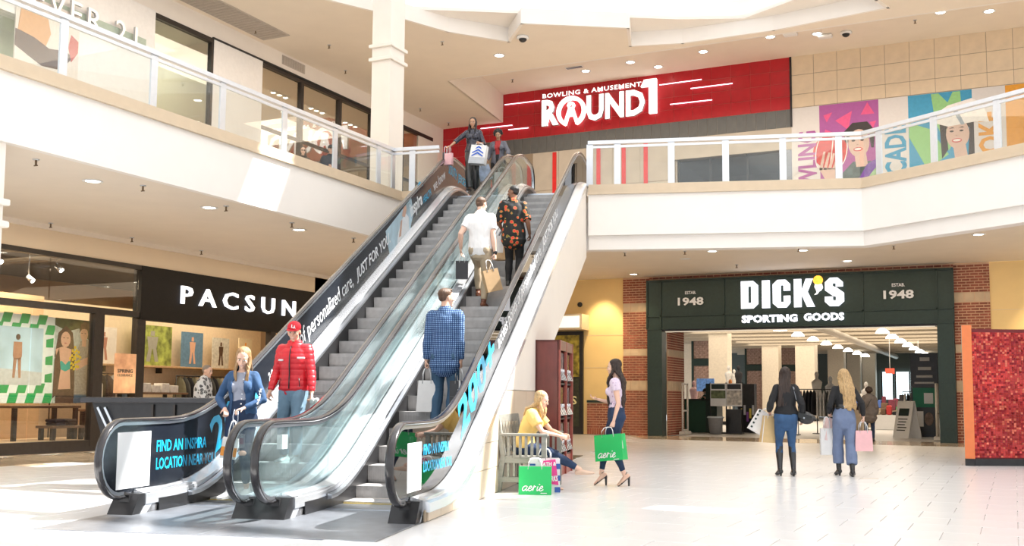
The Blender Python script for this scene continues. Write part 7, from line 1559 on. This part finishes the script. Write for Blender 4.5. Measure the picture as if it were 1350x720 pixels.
strip('zip', [C['sp'](t) + C['Rt'] @ np.array((0, (y + .030), 0)) for t, y in ((.0, .128), (.05, .126), (.11, .120), (.17, .130), (.23, .130), (.27, .108), (.30, .085))], .006, BLACK, r, .012)
place_text('chest_print', 'Phillies'[0:0] + 'Sport', (-.06, C['sp'](.215)[1] + .155, C['sp'](.215)[2]), (-1, -.25, .1), (0, -.1, 1), .12, .04, WHT, r, bold=.02, shear=.3, depth=.004) if False else None
for x, z, w_ in ((-.135, .215, .09), (.12, .20, .06)):
    p = C['sp'](z); MB().bbox(p[0] + x - w_ / 2, p[0] + x + w_ / 2, p[1] + .118, p[1] + .148, p[2] - .010, p[2] + .012, .006).build('white_embroidery', WHT, r)
for x in (-.13, .13): p = C['sp'](.045); strip('pocket_zip', [(p[0] + x, p[1] + .135, p[2] - .05), (p[0] + x * .92, p[1] + .145, p[2] + .05)], .004, BLACK, r)
o = MB(); 
for i in range(7): V, F = ball((R_.uniform(-.05, .05), R_.uniform(-.03, .03), R_.uniform(-.06, .06)), (.035, .03, .04), None, 8, 6); o.add(V, F, 0, False)
o = o.build('crumpled_bag', M('pale_plastic', (.55, .62, .60), .3, var=.3)); o.location = E(-5.06 + .33, 12.08 - .16, .376 + .70); tag(o, 'crumpled pale plastic bag in the hand of the red jacket man', 'bag')
# 3 man in a plaid shirt riding up
C = person('man in blue checked shirt and jeans seen from behind, lowest on the right escalator', E(-3.40, 12.98, .787), UPR, 1.80, 'm', 'light',
  dict(yaw=-.75, pitch=-.05, twist=-.05, plump=1.02, rw=(.205, .02, .83), lw=(-.26, .03, .83), rp=(.25, -1, 0), lp=(-.25, -1, 0), rh=dict(curl=1.5), lh=dict(curl=1.5), ra=(.08, .0, 0), la=(-.13, .02, 0)),
  [trousers(DENM, .014, .006, 1.95, wide=(.006, .014), waist=.07), shoes(LEA, 'boot', name='shoe'), top(plaid(), 'long', -.075, .022, .007, .305, 'checked_shirt', collar=.012, flare=.010)], (hair_short, HM_))
def hbag(C, s, label, w_, d_, h, mt, drop=0, rz=0, hl=.16, **k):
    p = np.array(C['P']['hand%d' % s]); R = rotz(C['root'].rotation_euler.z); q = np.array(C['root'].location) + R @ p
    return bag(label, (q[0], q[1], q[2] - h - hl - .005), C['root'].rotation_euler.z + rz, w_, d_, h, mt, hl, **k)
hbag(C, -1, 'plain white paper bag in the left hand of the checked shirt man', .26, .12, .40, WB, rz=.2, flare=.8)
hbag(C, 1, 'black paper bag with white lettering in the right hand of the checked shirt man', .24, .12, .38, BKB, rz=.15, logo=None, hm=WHT)
B2 = [o for o in COL.objects if o.get('label') == 'black paper bag with white lettering in the right hand of the checked shirt man'][0]
[MB().box(-.012 - .004 * (i % 2), .028, -.0605, -.0575, .08 + .025 * i, .098 + .025 * i).build('printed_letter', WHT, B2) for i in range(8)]; MB().box(-.11, .11, -.0592, -.0572, .18, .185).build('fold_line', M('bag_fold', (.12, .12, .12), .4), B2)
hbag(C, 1, 'white paper bag behind the black one in the checked shirt man hand', .20, .10, .36, WB, rz=-.5, flare=.85, tilt=(0, -.12))
# 4 man in a white polo
C = person('man in white polo shirt, beige trousers and brown boots stepping up the right escalator', E(-3.76, 16.50, 2.637), UPR, 1.84, 'm', 'fair',
  dict(yaw=-.35, lean=.06, rw=(.25, .02, .88), lw=(-.33, .04, .98), rp=(.25, -1, 0), lp=(-.25, -1, 0), rh=dict(curl=1.5), lh=dict(curl=.5), ra=(.07, .0, 0), la=(-.10, .36, .2055), lf=-.1, lfp=.25),
  [trousers(KHK, .012, .006, 1.90, wide=(.004, .006), waist=.07), shoes(LEA, 'boot', M('sole_dark', (.08, .05, .03), .6), name='boot', high=.22), top(WHC, 'short', -.012, .026, .006, .305, 'polo_shirt', collar=.012, sleeve_inf=.022)], (hair_crop, HM_))
V, F = shell([C['arms'][1][2] + np.array((0, 0, .0)), C['arms'][1][2] + np.array((.003, 0, .025))], [.034, .035], [.030, .031]); MB().add(V, F, 0, True).build('wrist_watch', BLACK, C['root'])
hbag(C, 1, 'kraft paper bag in the right hand of the white polo man', .26, .15, .36, KB, rz=.55, tilt=(0, -.25)); hbag(C, -1, 'dark and white bag hanging behind the legs of the white polo man', .2, .1, .30, BKB, rz=.3, hl=.12)
# 5 man in a floral shirt
C = person('man in black shirt with red flowers and black trousers ahead on the right escalator', E(-3.36, 17.32, 3.048), UPR, 1.76, 'm', 'brown',
  dict(yaw=.95, twist=.35, rw=(.26, .10, .92), lw=(-.24, .20, 1.02), rp=(.25, -1, 0), lp=(-.25, -1, 0), lh=dict(curl=1.4), rh=dict(curl=.7), ra=(.08, 0, 0), la=(-.09, .02, 0), hips=.2),
  [trousers(BLKC, .012, .005, 1.95, waist=.07), shoes(BLEA, 'boot'), top(blotch('floral_cloth', [(0, (.62, .045, .03)), (.47, (.72, .10, .04)), (.56, (.10, .16, .03)), (.60, (.50, .36, .08)), (.625, (.012, .012, .012))], 12), 'elbow', -.065, .030, .007, .300, 'flowered_shirt', sleeve_inf=.030, flare=.02)], (hair_crop, HK_))
V, F = ball(C['hp'](0, .058, -.075), (.040, .030, .035), C['Rh']); MB().add(V, F, 0, True).build('beard', HK_, C['root'])
hbag(C, -1, 'white and kraft paper bag in the left hand of the flowered shirt man', .30, .14, .40, WB, rz=.25, hl=.06, band=[(.0, .10, KB)]); hbag(C, -1, 'wide kraft paper bag under the flowered shirt man hand', .34, .16, .34, KB, rz=-.25, hl=.14)
# 6 woman in sparkling black top at the head of the left escalator
C = person('woman in sparkly black top and black leather trousers at the head of the left escalator', E(-5.18, 21.95, H2), DNR, 1.66, 'f', 'tan',
  dict(pitch=.18, yaw=.05, rw=(.46, .22, .98), lw=(-.20, .24, 1.02), rp=(1, -.8, -.2), lp=(-.25, -1, 0), rh=dict(curl=.5, d=(.4, .8, -.3), n=(0, 0, -1)), lh=dict(curl=1.3), ra=(.04, .10, -.05), la=(-.06, -.06, 0)),
  [trousers(BLEA, .010, .006, 1.98, wide=(.02, .045), waist=.09), shoes(BLEA, 'flat'), top(M('sequined_black', (.05, .05, .065), .25, .4, var=.9, scale=60), 'half', .015, .022, .005, .275, 'sparkly_top', sleeve_inf=.020)], (hair_long(.26, .012, .6, 1.1, 7, thick=.024), HK_))
hbag(C, -1, 'white bag with blue chevrons in the sparkly top woman left hand', .36, .16, .42, WB, rz=PI - .15, hl=.05, tilt=(-.1, .12), inner=GBI)
B3 = [o for o in COL.objects if o.get('label', '').startswith('white bag with blue chevrons')][0]
for j in range(3):
    for sg in (-1, 1): MB().add([(0, -.082 + .01 * j, .22 + .07 * j), (sg * .13, -.082 + .01 * j, .15 + .07 * j), (sg * .13, -.079 + .01 * j, .18 + .07 * j), (0, -.079 + .01 * j, .26 + .07 * j)], [(0, 1, 2, 3)]).build('chevron', M('chevron_blue', (.03, .12, .55), .5), B3, fix=False)
MB().add([(-.18, -.083, 0), (.18, -.083, 0), (.18, -.078, .14), (-.18, -.078, .14)], [(0, 1, 2, 3)]).build('silver_base', M('silver_paper', (.5, .52, .55), .4), B3, fix=False)
q = E(-5.18 - .48, 21.95 - .24); bag('small pink bag hanging over the side panel from the sparkly top woman hand', (q[0], q[1], H2 + .56), DNR - .2, .18, .09, .26, PKB, .16); q = E(-5.18 - .56, 21.95 - .22); bag('small dark bag beside the pink one at the escalator head', (q[0], q[1], H2 + .62), DNR + .2, .12, .08, .22, BKB, .14)
# 7 woman in grey blazer
C = person('curly haired woman in grey blazer over red blouse holding the rail, behind the sparkly woman', E(-4.80, 22.85, H2), DNR, 1.60, 'f', 'tan',
  dict(pitch=.45, yaw=.1, rw=(.22, .18, .86), lw=(-.27, .30, .94), rp=(.25, -1, 0), lp=(-.25, -1, 0), rh=dict(curl=1.3), lh=dict(curl=.6, d=(0, 1, -.4), n=(0, 0, -1)), ra=(.06, 0, 0), la=(-.06, .08, 0)),
  [top(M('red_blouse', (.42, .03, .03), .7), 'none', .02, .006, .003, .285, 'blouse'), trousers(BLKC, .010, .004, 1.95, waist=.09), shoes(M('burgundy_shoe', (.25, .03, .05), .4), 'flat'), top(M('grey_blazer_cloth', (.14, .14, .165), .8, var=.06), 'long', -.03, .020, .005, .302, 'blazer', open_front=(.012, .045))], (hair_curly, HK_))
hbag(C, 1, 'blue and white bag in the right hand of the grey blazer woman', .28, .12, .34, M('blue_white_paper', (.38, .46, .60), .5, var=.4, scale=6), rz=.3, hl=.08, tilt=(0, .3)); 
q = E(-4.66, 22.62); bag('plain white bag behind the glass below the grey blazer woman', (q[0], q[1], H2 + .16), DNR, .34, .12, .40, WB, .12)
# 8 seated woman in yellow
C = person('seated blond woman in yellow blouse and jeans on the grey bench, legs crossed', E(-2.44, 13.52, 0), TH - PI / 2 - .10, 1.66, 'f', 'fair',
  dict(drop=.52 * 1.66 - .535, hy=-.03, lean=.40, yaw=-.10, pitch=-.12, rw=(.06, .47, .70), lw=(-.04, .49, .71), rp=(1, -.3, -.6), lp=(-1, -.3, -.6), rh=dict(curl=.6, d=(-.3, 1, -.25), n=(-1, 0, -.3)), lh=dict(curl=.5, d=(.3, 1, -.2), n=(1, 0, -.3)), ra=(-.02, .72, .20), la=(-.05, .30, 0), rk=(.1, .3, 1), lk=(-.1, .5, 1), rfp=-.10),
  [trousers(DEND, .010, .005, 1.85, waist=.05), shoes(M('nude_shoe', (.72, .50, .38), .4), 'flat'), top(M('yellow_blouse', (.86, .60, .20), .8, var=.04), 'short', .02, .020, .008, .290, 'yellow_blouse', sleeve_inf=.035, flare=.02)], (hair_long(.40, .018, 1, 1.15, 11, thick=.026), HBL), res=.007)
# 9 standing woman in lilac
C = person('woman in lilac flowered top, blue jeans and black heels holding a green bag', (-4.92, 13.62, 0), 2.05, 1.66, 'f', 'fair',
  dict(heel=.085, drop=-.075, pitch=.05, yaw=.02, smile=1, twist=-.30, lw=(-.17, .06, .88), rw=(.14, .24, 1.17), lp=(-.25, -1, 0), rp=(.1, -.5, -1), lh=dict(curl=1.5), rh=dict(curl=.55, d=(0, 1, .25), n=(0, .2, 1)), la=(-.07, -.10, 0), ra=(.06, .20, 0), lfp=.62, rfp=.62, rf=.15, lf=-.25, hips=-.15),
  [trousers(DEND, .006, .004, 1.86, waist=.11), shoes(BLEA, 'sandal', heelh=.085, name='heeled_sandal'), top(blotch('lilac_floral_cloth', [(0, (.45, .20, .30)), (.42, (.62, .50, .66)), (.60, (.72, .60, .72))], 24), 'cap', .075, .007, .004, .272, 'lilac_top', sleeve_inf=.030)], (hair_long(.55, .018, 1, 1.2, 15, thick=.024), HB_), res=.0065)
hbag(C, -1, 'green aerie paper bag in the hand of the lilac top woman', .42, .15, .35, GB, rz=PI / 2 * -1 - .62 + 0, hl=.10, logo='aerie', tilt=(0, -.10), inner=GBI)
# 10, 11 two women walking away
C = person('dark haired woman in black jacket, jeans and tall black boots walking away', (-3.23, 16.72, 0), .36, 1.68, 'f', 'light',
  dict(heel=.03, drop=-.03, flat=1, pitch=-.05, plump=1.08, yaw=-.15, lw=(-.24, .12, 1.0), rw=(.25, -.02, .90), lp=(-.25, -1, 0), rp=(.25, -1, 0), lh=dict(curl=1.4), rh=dict(curl=.7), la=(-.10, .02, 0), ra=(.10, -.02, 0), rfp=.18, lfp=.18),
  [trousers(DEN, .010, .004, 1.6, waist=.085), shoes(BLEA, 'boot', BLACK, high=.88, heelh=.03, name='tall_boot'), top(BLKC, 'long', .045, .022, .006, .302, 'black_jacket', collar=.01)], (hair_long(.50, .006, 0, 1.2, 4, side=-.05, thick=.030), HB_))
r = C['root']; strip('bag_strap', [C['sp'](.295) + np.array((.10, 0, .02)), C['sp'](.28) + np.array((.11, -.08, 0)), C['sp'](.18) + np.array((.14, -.105, 0)), C['sp'](.08) + np.array((.20, -.09, 0)), C['sp'](.03) + np.array((.24, -.05, 0))], .012, M('grey_strap', (.30, .32, .36), .4), r)
sb_ = thing('shoulder_bag', 'black leather shoulder bag on the right hip of the dark haired woman', 'handbag', tuple(np.array((-3.23, 16.72, 0)) + rotz(.36) @ np.array((.27, -.06, .84)))); sb_.rotation_euler = (0, .25, .36 - .5)
me = fuse([ball((0, 0, .07), (.14, .055, .10)), shell([(-.11, 0, .10), (.11, 0, .10)], [.05, .05], [.05, .05])], .008, 3); finish(me, 'bag_body', BLEA, sb_); MB().box(-.10, .10, -.062, -.05, .05, .13).build('flap', BLEA, sb_); MB().box(-.012, .012, -.068, -.06, .055, .08).build('clasp', STEEL, sb_)
hbag(C, -1, 'tan paper bag with white edges in the dark haired woman left hand', .32, .16, .42, M('tan_paper', (.66, .46, .22), .6, var=.04), rz=.1, hl=.03, tilt=(0, .05), flare=.75)
B4 = [o for o in COL.objects if o.get('label', '').startswith('tan paper bag with white edges')][0]
for x0, x1 in ((-.155, -.145), (.06, .07)): MB().add([(x0, -.086, 0), (x1, -.086, 0), (x1 * .78, -.062, .42), (x0 * .78, -.062, .42)], [(0, 1, 2, 3)]).build('white_edge', WHT, B4, fix=False)
bag('white bag with green dots beside the tan paper bag', tuple(np.array((-3.23, 16.72, .66)) + rotz(.36) @ np.array((-.42, .30, 0))), .5, .30, .12, .36, WB, .06, tilt=(0, .5), flare=.9)
B5 = [o for o in COL.objects if o.get('label', '').startswith('white bag with green dots')][0]
for i in range(5): MB().box(-.14, -.11, -.064, -.058, .03 + .07 * i, .06 + .07 * i).build('printed_dot', GREEN, B5)
C = person('long haired blond woman in black top and wide blue trousers walking away', (-2.42, 17.2, 0), .30, 1.66, 'f', 'fair',
  dict(heel=.03, drop=-.03, flat=1, yaw=.25, lw=(-.21, .14, .98), rw=(.28, -.06, .93), lp=(-.25, -1, 0), rp=(.25, -1, 0), lh=dict(curl=1.3), rh=dict(curl=1.4), la=(-.08, .10, 0), ra=(.09, -.12, .0), rfp=.2, lfp=.18),
  [trousers(M('slate_blue_cloth', (.16, .21, .34), .85, var=.06), .012, .006, 1.78, wide=(.022, .045), waist=.115), shoes(BLEA, 'boot', BLACK, high=.25, heelh=.03, name='ankle_boot'), top(BLKC, 'long', .095, .016, .005, .302, 'black_top')], (hair_long(.54, .026, 0, 1.3, 10, side=.06, thick=.032), HBL))
r = C['root']; V, F = shell([C['sp'](.108), C['sp'](.128)], [.071 * 1.66 + .022] * 2, [.053 * 1.66 + .022] * 2, [X_] * 2, 20); MB().add(V, F, 0, True).build('belt', BLEA, r); p = C['sp'](.118); MB().box(p[0] - .02, p[0] + .02, p[1] - .118, p[1] - .108, p[2] - .012, p[2] + .012).build('belt_buckle', STEELW, r)
hbag(C, 1, 'pink paper bag in the right hand of the blond woman', .27, .12, .32, PKB, rz=.1, hl=.14, flare=.92)
hbag(C, -1, 'pale pink paper bag at the left elbow of the blond woman', .26, .13, .36, M('pale_pink_paper', (.82, .62, .60), .5), rz=.35, hl=.05, tilt=(0, .2)); q = np.array((-2.42, 17.2, .32)) + rotz(.30) @ np.array((-.25, .16, 0)); bag('slim white paper bag hanging low on the left of the blond woman', tuple(q), .4, .20, .10, .42, WB, .18)
# 12 far woman in grey coat, 13 shop clerk, 14 man in camouflage, 15-16 couple upstairs
C = person('woman in grey padded coat with crossbody strap standing in the shop entrance', (-3.80, 32.0, 0), .15, 1.58, 'f', 'light', dict(flat=1, plump=1.12, lw=(-.24, .05, .80), lp=(-.25, -1, 0)),
  [trousers(DEND, .012, .004, 1.95, waist=.07), shoes(BLEA, 'boot', name='shoe'), top(M('grey_coat_cloth', (.15, .13, .12), .8, var=.1), 'long', -.08, .045, .006, .305, 'padded_coat', collar=.02)], (hair_curly, HB_), res=.011)
strip('bag_strap', [C['sp'](.29) + np.array((.09, 0, .03)), C['sp'](.25) + np.array((.05, -.15, 0)), C['sp'](.1) + np.array((-.08, -.15, 0)), C['sp'](.0) + np.array((-.17, -.09, 0))], .012, BLACK, C['root'])
X = xat(923, 37.9); person('shop clerk in dark green top and face mask leaning over the green counter', (X + .25, 38.62, 0), 2.6, 1.70, 'm', 'light', dict(lean=.45, pitch=.5, lw=(-.15, .42, 1.22), rw=(.2, .40, 1.22)),
  [trousers(BLKC, .012, .004, 1.95), shoes(BLEA, 'boot', name='shoe'), top(M('dark_green_top', (.015, .05, .03), .8), 'long', -.02, .022, .005, .305, 'green_top'), lambda C: MB().add(*ball(C['hp'](0, .07, -.05), (.045, .03, .045), C['Rh']), 0, True).build('face_mask', M('mask_blue', (.3, .45, .6), .7), C['root'])], (hair_short, HK_), res=.011)
C = person('grey haired man in black and white camouflage hoodie holding a blue cup by the shop', (-14.0, 15.55, 0), -.05 - 1.1, 1.78, 'm', 'light', dict(plump=1.15, yaw=-.3, lean=.12, lw=(-.10, .34, 1.10), rw=(.22, .36, 1.02), rp=(1, -1, -.3), lp=(-.4, -1, -.3), rh=dict(curl=1.1)),
  [trousers(BLKC, .014, .004, 1.95), shoes(BLEA, 'boot', name='shoe'), top(blotch('camouflage_cloth', [(0, (.55, .55, .54)), (.30, (.04, .04, .045)), (.45, (.28, .28, .28)), (.55, (.03, .03, .035)), (.7, (.6, .6, .6))], 12), 'long', -.03, .030, .007, .305, 'camouflage_hoodie', collar=.02)], (hair_crop, HG_), res=.009)
q = np.array((-14.0, 15.55, 0)) + rotz(-1.15) @ np.array(C['P']['hand1']); t = thing('paper_cup', 'blue and white paper cup in the camouflage hoodie man hand', 'cup', (q[0], q[1], q[2] - .05)); MB().lathe([(.032, 0), (.042, .13), (.044, .13)], n=14).build('cup', M('cup_blue', (.03, .14, .5), .4), t); MB().lathe([(.046, .13), (.044, .145), (.02, .15)], n=14).build('lid', WHT, t); MB().lathe([(.0385, .05), (.041, .09)], n=14).build('red_band', M('cup_red', (.6, .05, .05), .4), t)
C = person('woman with dark hair and dark glasses in black behind the left balcony glass', (-15.45, 20.42, H2), -PI / 2 - .75, 1.60, 'f', 'fair', dict(yaw=-.1, flat=1), [trousers(BLKC, .01, .004), shoes(BLEA, 'flat'), top(BLKC, 'long', -.02, .02, .005, .3, 'black_top')], (hair_long(.34, .01, 1, 1.2, 6), HB_), res=.011)
for s in (-1, 1): V, F = ball(C['hp'](s * .031, .094, .004), (.022, .003, .017), C['Rh']); MB().add(V, F, 0, True).build('sunglass_lens', BLACK, C['root'])
C = person('man in dark shirt and cap behind the left balcony glass, beside the woman', (-15.12, 21.12, H2), -PI / 2 - .75, 1.76, 'm', 'light', dict(plump=1.1, lw=(.05, .30, 1.15), lp=(-.3, -1, -.3), lh=dict(curl=1.2)), [trousers(BLKC, .01, .004), shoes(BLEA, 'boot', name='shoe'), top(M('navy_cloth', (.03, .035, .05), .8), 'long', -.02, .025, .005, .3, 'dark_shirt'), cap_hat(M('dark_cap_cloth', (.03, .03, .03), .7))], (hair_crop, HM_), res=.011)
hbag(C, -1, 'dark bag with blue print held by the cap wearing man upstairs', .26, .10, .26, M('blue_dark_print', (.08, .10, .22), .5, var=.8, scale=9), hl=.06, tilt=(.2, .3))
